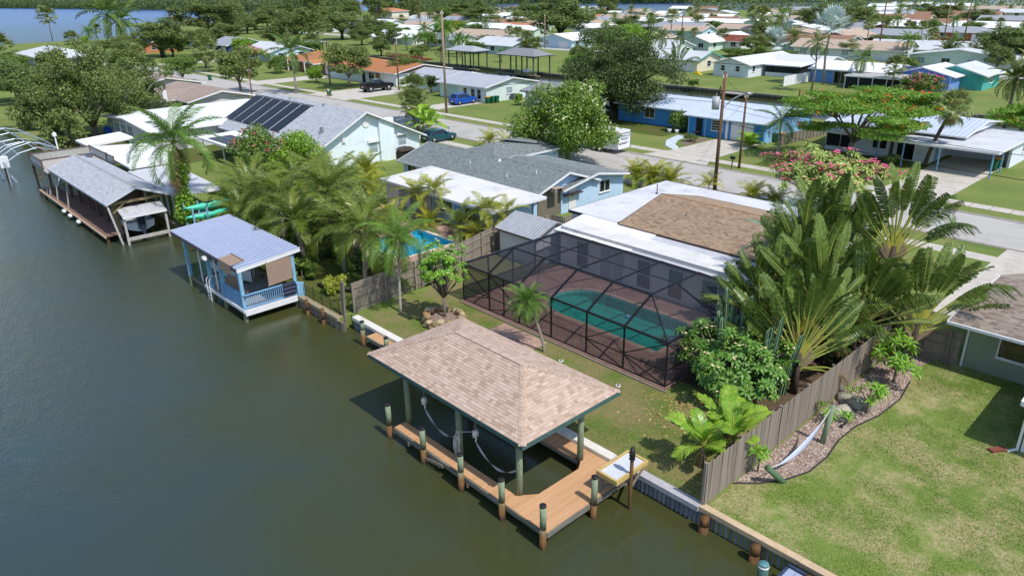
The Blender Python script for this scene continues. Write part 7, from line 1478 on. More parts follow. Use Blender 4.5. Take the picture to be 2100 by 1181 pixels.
MANG = [(-1529.0, 227.0), (-1388.0, 243.0), (-1137.0, 285.0), (-908.0, 313.0), (-774.0, 312.0), (-680.0, 333.0), (-634.0, 378.0), (-671.0, 425.0)]
MANG2 = [(-882.0, 646.0), (-740.0, 620.0), (-640.0, 639.0), (-517.0, 662.0), (-453.0, 694.0), (-393.0, 743.0), (-333.0, 834.0), (-252.0, 1034.0), (-181.0, 1143.0)]

XH = []; hr_ = random.Random(5)
def nearest(x,y): return min(FAR_HOUSES,key=lambda q:(q[0]-q[2]/2-x)**2+(q[1]+q[3]/2-y)**2)
REL = lambda dx,dy: 'right of' if dx*.68+dy*.73 > 6 else ('left of' if dx*.68+dy*.73 < -6 else ('behind' if -dx*.73+dy*.68 > 0 else 'in front of'))
seen = {}
for yr in (180,204,232,252,280,304,330,356,384,414,446):
    for k in range(-17,4):
        x, y = k*20.5+hr_.uniform(-3,3)-.12*yr, yr+hr_.uniform(-3,3); lx, ly = hr_.choice((15,18,20)), hr_.choice((8,9,10))
        if x < -345+.0*yr or (y > 400 and x < -300): continue
        if any(q[0]-q[2]-3 < x and x-lx < q[0]+3 and q[1]-3 < y+ly and y < q[1]+q[3]+3 for q in FAR_HOUSES+XH): continue
        ro = hr_.choice(('white','white','lgrey','grey','tan','tan','brown')); wa = hr_.choice(('white','white','cream','mint','paleblue','tan','offwhite')); b = nearest(x-lx/2,y+ly/2); la = ' '.join(('%s roofed house %s the %s' % ({'lgrey':'pale grey'}.get(ro,ro),REL(x-lx/2-b[0]+b[2]/2,y+ly/2-b[1]-b[3]/2),b[7])).split()[:16])
        if la in seen: continue
        seen[la] = 1; XH.append((x,y,lx,ly,hr_.choice('xxy'),ro,wa,la))
# ================================================================ distant houses
RC_ = {'white':('eceded','dcdde0'),'lgrey':('cdd0d4','bcc0c6'),'grey':('a2a6ae','8f939b'),'tan':('c0ab9a','ab9685'),'brown':('9d7a66','886754'),'redbrown':('8a4a3c','743c30'),'orange':('c48664','ad7250')}
WC_ = {'white':('e2e3e4','d4d6d8'),'white2':('e4ddd2','d6cfc4'),'cream':('e3dcc4','d4cdb4'),'teal':('56b3ab','489f98'),'mint':('cfe0d6','bfd2c8'),'tan':('c8b69c','b8a58a'),'paleblue':('c5dbe8','b4cddc'),'brick':('a5684e','8f563f'),'grey':('b3b6ba','a2a6aa'),'offwhite':('d3d0cc','c4c0bc'),'navy':('2f4a86','26407a'),'blue':('8fb0e0','7fa2d4'),'orangebrick':('c8875c','b4744b'),'greywall':('a2a7ae','9296a0')}
for x1,y0,lx,ly,ax,ro,wa,la in FAR_HOUSES+XH:
    x0, y1 = x1-lx, y0+ly; h = thing('house',la,'house',((x0+x1)/2,(y0+y1)/2,0)); wm = stucco('far_wall_'+wa,*WC_[wa]); rm = roofmat('far_roof_'+ro,*RC_[ro],dirt='8d8a86'); hw = 5.4 if wa == 'white2' else 2.5
    walls(h,x0,y0,x1,y1,hw,wm); rise = min(lx,ly)*.13+.25
    if 'hip' in la: hip(h,x0,y0,x1,y1,hw,rise,.7,rm)
    else: gable(h,x0,y0,x1,y1,hw+.02,hw+rise,ax,.7,rm,wm,mat('teal_trim','3cb8b0','32a49c',rough=.6) if 'teal gable' in la else TRIM,over2=.6)
    n = max(1,int(lx/5))
    for i in range(n):
        xa = x0+(i+.5)*lx/n
        if i == n-1 and lx > 12 and (i*7+int(lx)) % 2: garage(h,'-y',y0,xa,3.6,2.0,TRIM)
        else: window(h,'-y',y0,xa,.9,1.6,1.2,'slider',pane=GLASS if i % 2 else GLASS2)
        if hw > 4: window(h,'-y',y0,xa,3.6,1.3,1.3,'slider')
    for i in range(max(1,int(ly/5))): window(h,'+x',x1,y0+(i+.5)*ly/max(1,int(ly/5)),1,1.3,1.1,'sash')
    if 'porch' in la:
        flatroof(h,[(x0,y0-3),(x1-lx*.2,y0-3),(x1-lx*.2,y0-.7),(x0,y0-.7)],[2.2,2.2,2.4,2.4],WHITEROOF,name='porch_roof')
        for i in range(4): MB().beam((x0+.3+i*lx*.26,y0-2.9,0),(x0+.3+i*lx*.26,y0-2.9,2.2),.14,.14).build('porch_post',TRIM,h)
    if hw > 4: flatroof(h,[(x0,y0-2),(x0+lx*.55,y0-2),(x0+lx*.55,y0-.05),(x0,y0-.05)],2.8,wm,name='balcony'); MB().box(x0,y0-2,2.85,x0+lx*.55,y0-1.92,3.7).build('balcony_rail',WALLBRICK,h)
# ================================================================ distant trees (shared meshes)
tree_mesh('oak',8,1.2,4,4,9500,.34,L_OAK,1,.3,44,BARKD,cs=.27); tree_mesh('oak2',8,1.0,4,4,9500,.34,L_OAK,2,.3,44,BARKD,cs=.27); tree_mesh('olive',10,1.0,3.6,3.6,9500,.32,L_OLIVE,3,.3,48,BARK,cs=.25); tree_mesh('oliveS',6,1.0,3,3,7000,.28,L_OLIVE,4,.16,36,BARK,cs=.27)
tree_mesh('mid',6,.5,3,3,7500,.28,L_MID,5,.2,34,BARK,cs=.29); tree_mesh('bright',6,.6,3,3,7000,.32,L_BRIGHT,6,.2,24,BARK); tree_mesh('dark',6,.4,1.4,1.4,2400,.3,L_DARK,7,.12,16,BARKD); tree_mesh('poin',5,2.2,4.2,4.2,4600,.4,L_POIN,8,.2,26,BARK,.45,.34,BL_R,60,8,bsize=.3); tree_mesh('pinkplum',4.5,1.2,2.6,2.6,2600,.4,L_PLUM2,9,.15,20,BARK,.8,.34,BL_P,90,6,bsize=.3); tree_mesh('bushy',3,.1,1.8,1.8,2200,.3,L_MID,10,.1,16,BARK)
DIM = {'oak':(8,4),'oak2':(8,4),'olive':(10,3.6),'oliveS':(6,3),'mid':(6,3),'bright':(6,3),'dark':(6,1.4),'poin':(5,4.2),'pinkplum':(4.5,2.6),'bushy':(3,1.8)}
PCROWN = {'sabal':merged_palm('f_sabal',34,1,(-.9,1.4)),'royal':merged_palm('f_royal',17,1,(-.6,1.4)),'coco':merged_palm('f_royal',18,.8,(-.8,1.35)),'queen':merged_palm('f_queen',19,.9,(-.6,1.35)),'silver':merged_palm('f_silver',30,1.15,(-.6,1.4)),'date':merged_palm('f_date',32,.95,(-.7,1.4)),'banana2':merged_palm('trav',9,.8,(.5,1.4))}
PR_ = {'sabal':1.9,'royal':4,'coco':3.2,'queen':2.9,'silver':2.7,'date':3.1,'banana2':2.4}
SHAFT = mat('green_crownshaft','a5ad3a','8a9a34',rough=.5)
def far_palm(kind,x,y,h,wd,label,group=None):
    k = {'royalB':'royal','sabalS':'sabal'}.get(kind,kind); sc = max(.35,wd/2/PR_[k]); ct = max(.3,h-PR_[k]*sc*.55); t = thing({'sabal':'cabbage_palm','royal':'royal_palm','coco':'coconut_palm','queen':'queen_palm','silver':'silver_palm','date':'date_palm','banana2':'banana_clump'}[k],label,'palm tree' if k != 'banana2' else 'banana plant',(x,y,0),group)
    b = MB(); r_ = .2 if k in ('royal','silver','date') else .15; b.tube([(0,0,-.2),(random.uniform(-.15,.15)*ct*.3,random.uniform(-.1,.1),ct*.5),(0,0,ct)],[r_*1.3,r_,r_*.85],8); me = b.mesh('trunk',smooth=True); me.materials.append(PTRUNK2 if k == 'royal' else PTRUNK); put('trunk',me,t)
    if kind == 'royalB': m = MB(); m.tube([(0,0,ct-1.2),(0,0,ct-.2),(0,0,ct+.1)],[.2,.18,.1],8); me = m.mesh('crownshaft',smooth=True); me.materials.append(SHAFT); put('crownshaft',me,t)
    put('crown',PCROWN[k],t,loc=(0,0,ct),rot=(0,0,random.uniform(0,6.28)),scale=sc)
for kind,x,y,h_,wd,la in FAR_TREES:
    if kind in DIM:
        k = kind if kind != 'oak' or random.random() < .5 else 'oak2'; H0, r0_ = DIM[k]; tree('tree',la,k,x,y,wd/2/r0_,sz=h_/H0,cat='tree' if h_ > 3 else 'shrub')
    else: far_palm(kind,x,y,h_,wd,la)
# the larger trees of the middle distance, each its own crown
def own_tree(label,x,y,H,z0,rx,ry,n,size,leaf,seed,tr=.3,ncl=34,bark=None,flat=.8,cs=.33,blossom=None,nbl=0,limbs=10,bsize=.2,rz=0,asp=.5,core=.55,name='tree'):
    tree_mesh('own%d' % seed,H,z0,rx,ry,n,size,leaf,seed,tr,ncl,bark,flat,cs,blossom,nbl,limbs,asp,True,bsize,core); return tree(name,label,'own%d' % seed,x,y,1,rz)
own_tree('tall olive tree in the left bank group, above the sun deck',-108.5,26,12.2,-.5,6.6,6.6,24000,.32,L_OLIVE,101,.36,80,BARK,.9,.2,core=.5)
own_tree('right hand tree of the left bank group beside the white porch windows',-114,33,10.2,-.5,5.2,5.0,15000,.32,L_OAK,111,.3,60,BARK,.9,.21,core=.5)
own_tree('left hand lower tree of the left bank group',-122,23.5,9.4,-1,6.0,5.0,16000,.32,L_OAK,112,.3,60,BARK,.9,.21,core=.5)
own_tree('low bank bush of the left bank group at the bare shelter',-105,21.5,5.0,-1,4.2,2.6,5000,.36,L_OLIVE,113,.2,40,BARK,.9,.24,core=.5)
own_tree('spreading dark oak in the middle beyond the street',-67.2,83.2,12.4,-1.2,9.6,9.8,46000,.33,leafmat('dark_oak_leaves','2f3f1e','5d6c36'),102,.5,110,BARKD,.85,.2,core=.5)
own_tree('broad glossy tree with pale flower spikes before the trailer',-52.6,57.4,8.8,-.6,5.6,5.4,24000,.3,leafmat('glossy_leaves','3f6a22','86993e',rough=.35),103,.3,40,BARK,.85,.3,mat('cream_spikes','d6dab0','c3c78c',rough=.8),170,bsize=.24)
own_tree('poinciana with orange red flowers spreading over the right front yard',-31.4,77.6,7.6,2.4,8.6,8.0,30000,.28,L_POIN,104,.3,70,BARK,.4,.22,BL_R,90,12,.22)
own_tree('smaller poinciana behind the metal roof at right',-19.5,97.5,5.2,2.0,5.0,4.4,5000,.4,L_POIN,105,.2,26,BARK,.5,.33,BL_R,25,8,.28); own_tree('poinciana with red flowers behind the cabbage palm',-31.5,97.5,5.6,2.2,4.4,4.0,5000,.4,L_POIN,106,.2,26,BARK,.5,.33,BL_R,50,8,.28)
own_tree('oleander with pink flowers before the solar roofed house',-43.5,131.5,4.2,.3,4.4,2.6,4200,.35,L_MID,107,.12,24,BARK,.8,.33,BL_P,110,6,.28,name='oleander')
palm('cabbage_palm','leaning cabbage palm with shaggy crown before the carport',-25.0,81.0,6.0,'sabal',34,1.15,(1.7,-.6),.2,(-1.1,1.4),'sabal_dry',6,fname='fan_leaf',tm=BARKD); palm('cabbage_palm','upright cabbage palm trunk beside the poinciana',-28.4,80.6,4.6,'sabal',20,.7,(.2,0),.19,(-.7,1.3),fname='fan_leaf',tm=BARKD)
palm('queen_palm','queen palm at the corner of the blue metal roofed house',-38.6,76.2,3.6,'queen',15,.95,(0,0),.13,(-.7,1.3),tm=PTRUNK2); 
t_ = thing('bird_of_paradise','dense bird of paradise clump beside the garage','shrub',(-42.9,77.6,0)); 
for i in range(16): put('leaf',FR['ban'][i % 4],t_,mw=Matrix.Rotation(i*2.4,4,'Z')@Matrix.Rotation(-random.uniform(.6,1.4),4,'Y')@Matrix.Scale(1.2,4))
for lab,x,y,n,s_,h_ in (('shaggy cabbage palm left in the street clump',-86.4,61.8,46,1.5,4.2),('shaggy cabbage palm right in the street clump',-84.0,60.0,38,1.3,3.0)): palm('cabbage_palm',lab,x,y,h_,'sabal',n,s_,(0,0),.2,(-1.2,1.4),'sabal_dry',12,fname='fan_leaf',tm=BARKD)
for lab,x,y,s_ in (('banana plant behind the aqua gable ridge',-80.2,58.6,1.2),('banana plant beside the heron statue',-77.8,57.8,1.1)):
    t_ = thing('banana_plant',lab,'banana plant',(x,y,0)); 
    for i in range(9): put('leaf',FR['ban'][i % 4],t_,mw=Matrix.Translation((0,0,.9))@orient(i*2.4,1.3-.13*i)@Matrix.Scale(s_*1.4,4))
    m = MB(); m.tube([(0,0,0),(0,0,1.1)],[.14,.1],7); me = m.mesh('stem'); me.materials.append(SHEATHY); put('stem',me,t_)
bush('glossy_shrub','potted glossy shrub before the blue house windows',-54.6,80.4,1.5,1.2,2.6,1600,.32,L_MID,seed=61); bush('round_shrub','clipped green shrub at the cottage corner',-86.4,82.2,.8,.8,2.0,900,.26,L_BRIGHT,seed=62); bush('street_shrub','dark shrub row behind the grey green roof',-58,57.5,2.4,1.2,1.8,1800,.28,L_MID,seed=63); bush('entry_shrub','low shrub beside the blue carport posts',-27.6,79.0,.9,.7,1.2,900,.24,L_MID,seed=64); bush('bed_shrub','low flowering shrubs in the curved stone bed',-49.6,75.6,1.1,.8,1.0,700,.2,L_OLIVE,seed=65); bush('verge_shrub','dry grassy shrub at the street edge right',-21.4,66.9,1.6,.8,1.1,900,.26,L_OLIVE,seed=66)
# ================================================================ filler vegetation of the far blocks
fr = random.Random(12)
KN = {'oak':'dark oak','olive':'olive green tree','oliveS':'small olive tree','mid':'leafy tree','sabal':'cabbage palm','queen':'queen palm','coco':'coconut palm','date':'date palm','bushy':'round shrub'}
cnt = 0
for q in FAR_HOUSES+XH:
    for rep in range(2):
        a = fr.uniform(0,6.28); rr = fr.uniform(9,20); x, y = q[0]-q[2]/2+rr*math.cos(a)*1.1, q[1]+q[3]/2+rr*math.sin(a)
        if y < 172 and x > -100: continue
        if 99 < y < 121 or x < -560 or (x < -330 and y < 120) or not inpoly(x,y,FARLAND): continue
        if any(h_[0]-h_[2]-2 < x < h_[0]+2 and h_[1]-2 < y < h_[1]+h_[3]+2 for h_ in FAR_HOUSES+XH): continue
        k = fr.choice(('oak','oliveS','oliveS','mid','sabal','sabal','queen','coco','date','bushy')); ht_ = {'oak':6,'olive':7,'oliveS':4.5,'mid':4.8,'sabal':6.5,'queen':7.5,'coco':7.5,'date':5.5,'bushy':2.5}[k]*fr.uniform(.75,1.15); wd = {'oak':9,'olive':7.5,'oliveS':6,'mid':6,'sabal':4,'queen':5,'coco':6,'date':6,'bushy':4}[k]*fr.uniform(.8,1.2)
        b = nearest(x,y); la = '%s %s the %s' % (KN[k],REL(x-(b[0]-b[2]/2),y-(b[1]+b[3]/2)),b[7])
        la = ' '.join(la.split()[:16])
        if la in seen: continue
        seen[la] = 1; cnt += 1
        if k in DIM: tree('tree' if k != 'bushy' else 'shrub',la,k,x,y,wd/2/DIM[k][1],sz=ht_/DIM[k][0],cat='tree' if k != 'bushy' else 'shrub',group='trees of the far blocks')
        else: far_palm(k,x,y,ht_,wd,la,'palms of the far blocks')
NH = [(-147,46,'taupe house behind the left bank trees'),(-122,45,'taupe house with the solar square'),(-134,89,'orange roofed house by the truck'),(-160,91,'orange roofed house with columns'),(-111,87,'mint house'),(-80,88,'cottage under the oak'),(-190,110,'far canal bend'),(-230,40,'left shore houses'),(-280,45,'left shore point'),(-250,85,'orange brick house drive'),(-300,90,'street end at the bay')]
def addfill(n,x0,x1,y0,y1,anchors,tall=1.,avoid=()):
    k_ = 0
    for _ in range(n*4):
        if k_ >= n: break
        x, y = fr.uniform(x0,x1), fr.uniform(y0,y1)
        if 56 < y < 71 or 97 < y < 123 or any(h_[0]-h_[2]-2.5 < x < h_[0]+2.5 and h_[1]-2.5 < y < h_[1]+h_[3]+2.5 for h_ in FAR_HOUSES+XH+list(avoid)): continue
        k = fr.choice(('oak','olive','oliveS','mid','mid','sabal','queen','bushy','bright')); sz_ = fr.choice(('small','large','')); q_ = {'small':.75,'large':1.3,'':1}[sz_]; a = min(anchors,key=lambda q:(q[0]-x)**2+(q[1]-y)**2); la = ' '.join(('%s %s %s the %s' % (sz_,dict(KN,bright='bright green tree')[k],REL(x-a[0],y-a[1]),a[2])).split()[:16])
        if la in seen: continue
        seen[la] = 1; k_ += 1; ht_ = {'oak':7,'olive':8,'oliveS':5,'mid':5,'sabal':6,'queen':7,'bushy':2.4,'bright':5}[k]*q_*tall*fr.uniform(.9,1.1); wd = {'oak':8,'olive':7,'oliveS':6,'mid':5.5,'sabal':4,'queen':5,'bushy':4,'bright':5}[k]*q_*fr.uniform(.9,1.1)
        if k in DIM: tree('tree' if k != 'bushy' else 'shrub',la,k,x,y,wd/2/DIM[k][1],sz=ht_/DIM[k][0],cat='tree' if k != 'bushy' else 'shrub',group='trees of the middle blocks')
        else: far_palm(k,x,y,ht_,wd,la,'palms of the middle blocks')
AV = [(-138,40,18,12),(-114,36,17,15),(-121.5,81,25,16),(-148,83,24,16),(-92,80,26,12),(-72,83,14,10),(-91,28,19,20),(-42,79,24,13),(-18,79,19,17),(-113,66,13,17),(-146,66,8,18)]
addfill(20,-335,-135,24,56,NH,avoid=AV); addfill(22,-335,-125,71,97,NH,.85,avoid=AV)
FH = [(q[0]-q[2]/2,q[1]+q[3]/2,q[7]) for q in FAR_HOUSES]
addfill(20,-340,-92,124,165,FH,.85,avoid=[(-68,136,22,24),(-40,132,28,22)]); addfill(24,-420,-60,172,300,FH,.8); addfill(16,-420,0,300,470,FH,.8)
# mangroves and the wooded far shore
def shore_wood(name,label,pts,depth,hmin,hmax,n,size,leaf):
    V = []; F = []; off = 0; P_ = []; R__ = []
    for (xa,ya),(xb,yb) in zip(pts,pts[1:]):
        L_ = math.hypot(xb-xa,yb-ya); nx, ny = -(yb-ya)/L_, (xb-xa)/L_; 
        if ny*1+(-nx)*1 < 0: nx, ny = -nx, -ny
        k = int(L_/7)+1
        for i in range(k):
            for d in range(5):
                f = (i+rng.random())/k; dd = depth*(d+rng.random()*.6)/5; hh = rng.uniform(hmin,hmax)*(.75+.35*d/4); P_.append((xa+(xb-xa)*f+nx*dd,ya+(yb-ya)*f+ny*dd,hh*.5)); R__.append((6.5*rng.uniform(.7,1.3),6.5*rng.uniform(.7,1.3),hh*.55))
    V,F = cloud(list(zip(P_,R__)),n,size,.7,.5,.75); me = npmesh(name,V,F,mats=(leaf,)); o = put(name,me,None); o['kind'] = 'stuff'; o['label'] = label; o['category'] = 'treeline'
L_FAR = leafmat('far_wood_leaves','3d4f2a','5f7038',orand=0); L_FAR2 = leafmat('far_wood_leaves2','3a5030','566c3c',orand=0)
shore_wood('mangrove_treeline','low green mangrove shore across the blue bay at left',MANG,60,9,14,90000,1.6,L_FAR); shore_wood('mangrove_treeline','dark wooded shore beyond the far bay',MANG2,80,10,16,90000,2.0,L_FAR2)
ot = random.Random(9)
for i,(px_,py_) in enumerate([(-345,150),(-362,176),(-392,188),(-372,205),(-410,214),(-430,236),(-402,246),(-450,258),(-352,232),(-335,262),(-470,282),(-500,300),(-430,292),(-390,282),(-540,330),(-480,340),(-420,340),(-360,310),(-330,340),(-300,300),(-560,360),(-300,360)]):
    k = ('olive','oak','oak2','olive','mid')[i % 5]; sc_ = ot.uniform(1.3,1.9); rows_ = ('nearest row','second row','third row','fourth row','last row')[min(4,i//5)]; side_ = ('first','second','third','fourth','fifth')[i % 5]
    tree('tree','%s of the %s in the left far wood, %s from the bay' % ({'olive':'olive tree','oak':'dark oak','oak2':'broad oak','mid':'green tree'}[k],rows_,side_),k,px_,py_,sc_,group='trees of the left far wood')
shore_wood('woodland','wooded belt behind the last roofs at top right',[(-330,486),(-150,575),(60,640),(300,720)],60,7,13,30000,1.1,L_OAK); shore_wood('woodland','wooded belt behind the far left houses',[(-560,380),(-470,330),(-390,300)],60,8,13,20000,1.1,L_FAR)
# ================================================================ vehicles
def wheel(t,x,y,r,w_,m=None):
    o = MB().tube([(x-w_/2,y,r),(x+w_/2,y,r)],r,16).build('wheel',mat('tyre','1a1a1c','262628',rough=.8),t,True); MB().tube([(x-w_/2-.01,y,r),(x+w_/2+.01,y,r)],r*.6,12).build('rim',m or METALGREY,o,True)
def car(name,label,x,y,L_,W_,Ht,paint,cat,group=None,rise=.2,wheelr=.36,pickup=False):
    """car heading +Y, x,y its middle"""
    t = thing(name,label,cat,(x,y,.02),group); y0, y1 = y-L_/2, y+L_/2; hw = W_/2
    def loft(secs,m,nm):
        b = MB()
        for s0,s1 in zip(secs,secs[1:]):
            for k in range(len(s0)): k2 = (k+1) % len(s0); b.face([s0[k],s0[k2],s1[k2],s1[k]],.4)
        b.face(secs[0][::-1],.4); b.face(secs[-1],.4); return b.build(nm,m,t)
    def sec(yy,wd,z0,z1,c=.12): return [(x-wd,yy,z0+c),(x-wd+c*.6,yy,z0),(x+wd-c*.6,yy,z0),(x+wd,yy,z0+c),(x+wd,yy,z1-c),(x+wd-c,yy,z1),(x-wd+c,yy,z1),(x-wd,yy,z1-c)]
    zb, zm = rise, rise+(Ht-rise)*.58
    loft([sec(y0,hw*.86,zb+.12,zm-.06),sec(y0+.18,hw*.97,zb+.02,zm),sec(y0+L_*.3,hw,zb,zm+.02),sec(y0+L_*.7,hw,zb,zm),sec(y1-.5,hw*.96,zb,zm-.1),sec(y1-.06,hw*.82,zb+.1,zm-.2)],paint,'body')
    c0, c1 = (y0+L_*.36,y0+L_*.68) if pickup else (y0+.25,y0+L_*.72)
    b = MB(); zt = Ht; bot = [(x-hw*.93,c0),(x+hw*.93,c0),(x+hw*.93,c1),(x-hw*.93,c1)]; top = [(x-hw*.72,c0+(.15 if pickup else .45)),(x+hw*.72,c0+(.15 if pickup else .45)),(x+hw*.72,c1-.75),(x-hw*.72,c1-.75)]
    B_ = [V3(*p,zm) for p in bot]; T_ = [V3(*p,zt) for p in top]
    for k in range(4): k2 = (k+1) % 4; b.face([B_[k],B_[k2],T_[k2],T_[k]])
    b.face(T_); b.build('cabin',paint,t)
    for k in range(4):
        k2 = (k+1) % 4; q = [B_[k],B_[k2],T_[k2],T_[k]]; c = sum(q,V3(0,0,0))/4; n = (q[1]-q[0]).cross(q[3]-q[0]).normalized(); n = n if n.dot(c-V3(x,(c0+c1)/2,zm)) > 0 else -n
        MB().face([c+(p-c)*.86+n*.012 for p in q]).build('window',GLASS,t)
    if pickup:
        MB().box(x-hw*.82,y0+.15,zm-.0,x+hw*.82,c0-.1,zm+.03).build('bed_floor',BLACK,t)
        for sx in (-1,1): MB().box(x+sx*hw*.84,y0+.1,zm-.02,x+sx*hw*.98,c0-.02,zm+.16).build('bed_side',paint,t)
        MB().box(x-hw*.84,y0+.06,zm-.02,x+hw*.84,y0+.16,zm+.16).build('tailgate',paint,t)
    for sx in (-1,1):
        for yy in (y0+L_*.19,y1-L_*.19): wheel(t,x+sx*(hw-.1),yy,wheelr,.24)
        MB().box(x+sx*hw*.62,y0-.01,zm-.32,x+sx*hw*.9,y0+.05,zm-.12).build('tail_light',mat('tail_red','a01818','801010',rough=.3),t); MB().box(x+sx*hw*.55,y1-.1,zm-.42,x+sx*hw*.78,y1-.02,zm-.27).build('headlight',TRIM,t)
        MB().box(x+sx*(hw+.02),c1-.55,zm+.02,x+sx*(hw+.2),c1-.38,zm+.2).build('mirror',paint,t)
    MB().box(x-.26,y0-.015,zb+.32,x+.26,y0+.02,zb+.46).build('licence_plate',TRIM,t); MB().box(x-hw*.8,y0-.05,zb+.05,x+hw*.8,y0+.1,zb+.25).build('bumper',BLACK,t); return t
PB_ = mat('car_blue','1454b8','0f469c',rough=.25,spec=.7,sc=1); PK_ = mat('car_black','101114','17181c',rough=.2,spec=.7,sc=1); PW_ = mat('car_white','dcdee2','ccced4',rough=.25,spec=.6,sc=1); PT_ = mat('car_teal','14505c','0f404a',rough=.25,spec=.7,sc=1)
car('parked_car','blue hatchback car parked before the mint house',-94.5,77.4,4.7,1.95,1.72,PB_,'car',rise=.24); car('pickup_truck','black lifted pickup truck on the drive of the orange roofed house',-119.3,77.2,6.4,2.1,2.15,PK_,'truck',rise=.55,wheelr=.52,pickup=True)
car('parked_car','dark teal car half hidden behind the grey green roof',-72.6,55.4,4.5,1.85,1.5,PT_,'car'); car('parked_car','dark car beside the grey roofed house far off',-258,199,4.6,1.9,1.6,PK_,'car'); car('parked_car','dark car before the wide garage at right',-62.5,180,4.6,1.9,1.6,PK_,'car'); car('parked_car','white car on the drive of the far blue gable house',-118,330,4.6,1.9,1.5,PW_,'car'); car('parked_car','dark blue car beside the red brown roof',-121,181,4.6,1.9,1.5,PT_,'car')
# enclosed trailer with lettering
t = thing('cargo_trailer','white enclosed lawn service trailer on the street','trailer',(-54,65.1,0)); TW_ = mat('trailer_white','e9e9ee','dcdce4',rough=.35,sc=1)
b = MB(); prof = [(63.95,.5),(66.25,.5),(66.25,2.45),(66.1,2.55),(64.1,2.55),(63.95,2.45)]; xa, xb = -51.35, -56.6
b.face([(xa,y,z) for y,z in prof]); b.face([(xb,y,z) for y,z in prof][::-1])
for i in range(6): (ya,za),(yb,zb_) = prof[i],prof[(i+1) % 6]; b.face([(xa,ya,za),(xb,ya,za),(xb,yb,zb_),(xa,yb,zb_)])
b.build('box',TW_,t); MB().box(-51.34,64.05,.55,-51.28,66.15,2.2).build('rear_door',TW_,t); MB().box(-51.33,63.97,2.24,-51.24,66.23,2.3).build('door_hinge',METALGREY,t); MB().beam((-56.6,65.1,.5),(-58.2,65.1,.5),.12,.1).build('tongue',BLACK,t)
for y_ in (64.02,66.2): MB().beam((-51.3,y_,.45),(-51.3,y_,2.45),.05,.05).build('corner_trim',METALGREY,t)
for y_ in (63.9,66.3):
    for x_ in (-54.6,-53.8): o = MB().tube([(x_,y_-.1,.36),(x_,y_+.1,.36)],.36,14).build('wheel',MATS['tyre'],t,True); MB().tube([(x_,y_-.115,.36),(x_,y_+.115,.36)],.2,10).build('rim',TRIM,o,True)
for y_ in (64.0,66.2): MB().box(-51.27,y_-.06,.6,-51.24,y_+.06,.75).build('tail_light',MATS['tail_red'],t)
def text(s_,root,loc,size,m,rot,name='lettering'):
    cu = bpy.data.curves.new(name,'FONT'); cu.body = s_; cu.size = size; cu.align_x = 'CENTER'; cu.extrude = .004; cu.materials.append(m); tmp = bpy.data.objects.new('tmp',cu); me = bpy.data.meshes.new_from_object(tmp); bpy.data.objects.remove(tmp); o = bpy.data.objects.new(name,me); C.objects.link(o); o.parent = root; of = OFF[root.name]; o.location = tuple(loc[i]-of[i] for i in range(3)); o.rotation_euler = rot; return o
TXB = mat('sign_blue','1c3f78','16325f',rough=.5); TXG = mat('sign_green','2c7a6e','235f56',rough=.5)
text('MY LAWN GUY',t,(-51.265,65.1,1.86),.3,TXB,(R(90),0,R(90)))
for z_,w_ in ((1.7,.75),(1.56,.5),(1.22,.7),(1.1,.45)):
    for k in range(5): MB().box(-51.278,65.1-w_+k*w_*.42,z_-.035,-51.262,65.1-w_+k*w_*.42+w_*.34,z_+.035).build('small_print',TXG if z_ > 1.3 else BLACK,t)
# bins, mailboxes, air conditioner
BG = mat('bin_green','1c6a4a','16573c',rough=.5); BY = mat('bin_yellow','e0a030','c98c24',rough=.5)
def bin_(label,x,y,lid=None,group='wheeled rubbish bins'):
    t = thing('rubbish_bin',label,'bin',(x,y,0),group); MB().hexa([(x-.24,y-.26,.08),(x+.24,y-.26,.08),(x+.24,y+.26,.08),(x-.24,y+.26,.08),(x-.31,y-.34,1.0),(x+.31,y-.34,1.0),(x+.31,y+.34,1.0),(x-.31,y+.34,1.0)]).build('body',BG,t); MB().box(x-.34,y-.37,1.0,x+.34,y+.37,1.08).build('lid',lid or BG,t); MB().tube([(x-.3,y+.3,.12),(x+.3,y+.3,.12)],.12,8).build('wheels_axle',BLACK,t); MB().tube([(x-.3,y+.4,.95),(x+.3,y+.4,.95)],.03,6).build('handle',BG,t)
bin_('green bin with yellow lid at the mint house corner',-91.7,80.3,BY); bin_('green bin next to the yellow lidded one',-91.5,81.15); bin_('green bin third along the mint house wall',-91.4,82.0); bin_('green bin with yellow lid inside the carport edge',-19.5,84.6,BY); bin_('plain green bin in front of the carport one',-19.5,83.2); bin_('green bin with orange lid beside the blue garage',-41.6,82.9,BY); bin_('plain green bin beside the orange lidded one',-42.0,82.2); bin_('green bin alone on the street bend',-162.4,63.2); bin_('green bin at the truck drive entrance',-120.2,67.6); bin_('green bin before the orange brick house',-246,83)
t = thing('air_conditioner','dark grey air conditioner beside the mint house wall','air conditioner',(-91.4,86,0)); MB().box(-91.9,85.5,.06,-91.0,86.4,1.0).build('cabinet',mat('ac_grey','6b7078','585d66',rough=.6,streak=(1,1,20)),t); MB().tube([(-91.45,85.95,1.0),(-91.45,85.95,1.04)],.36,14).build('fan_grille',BLACK,t); MB().box(-92,85.4,0,-90.9,86.5,.06).build('pad',CONC,t)
def mailbox(label,x,y,m=None): t = thing('mailbox',label,'mailbox',(x,y,0)); MB().beam((x,y,0),(x,y,1.05),.1,.1).build('post',OLDWOOD if m is None else m,t); MB().box(x-.25,y-.1,1.05,x+.25,y+.1,1.25).build('box',BLACK if m is None else TRIM,t); MB().tube([(x-.25,y,1.25),(x+.25,y,1.25)],.1,10).build('lid',BLACK if m is None else TRIM,t)
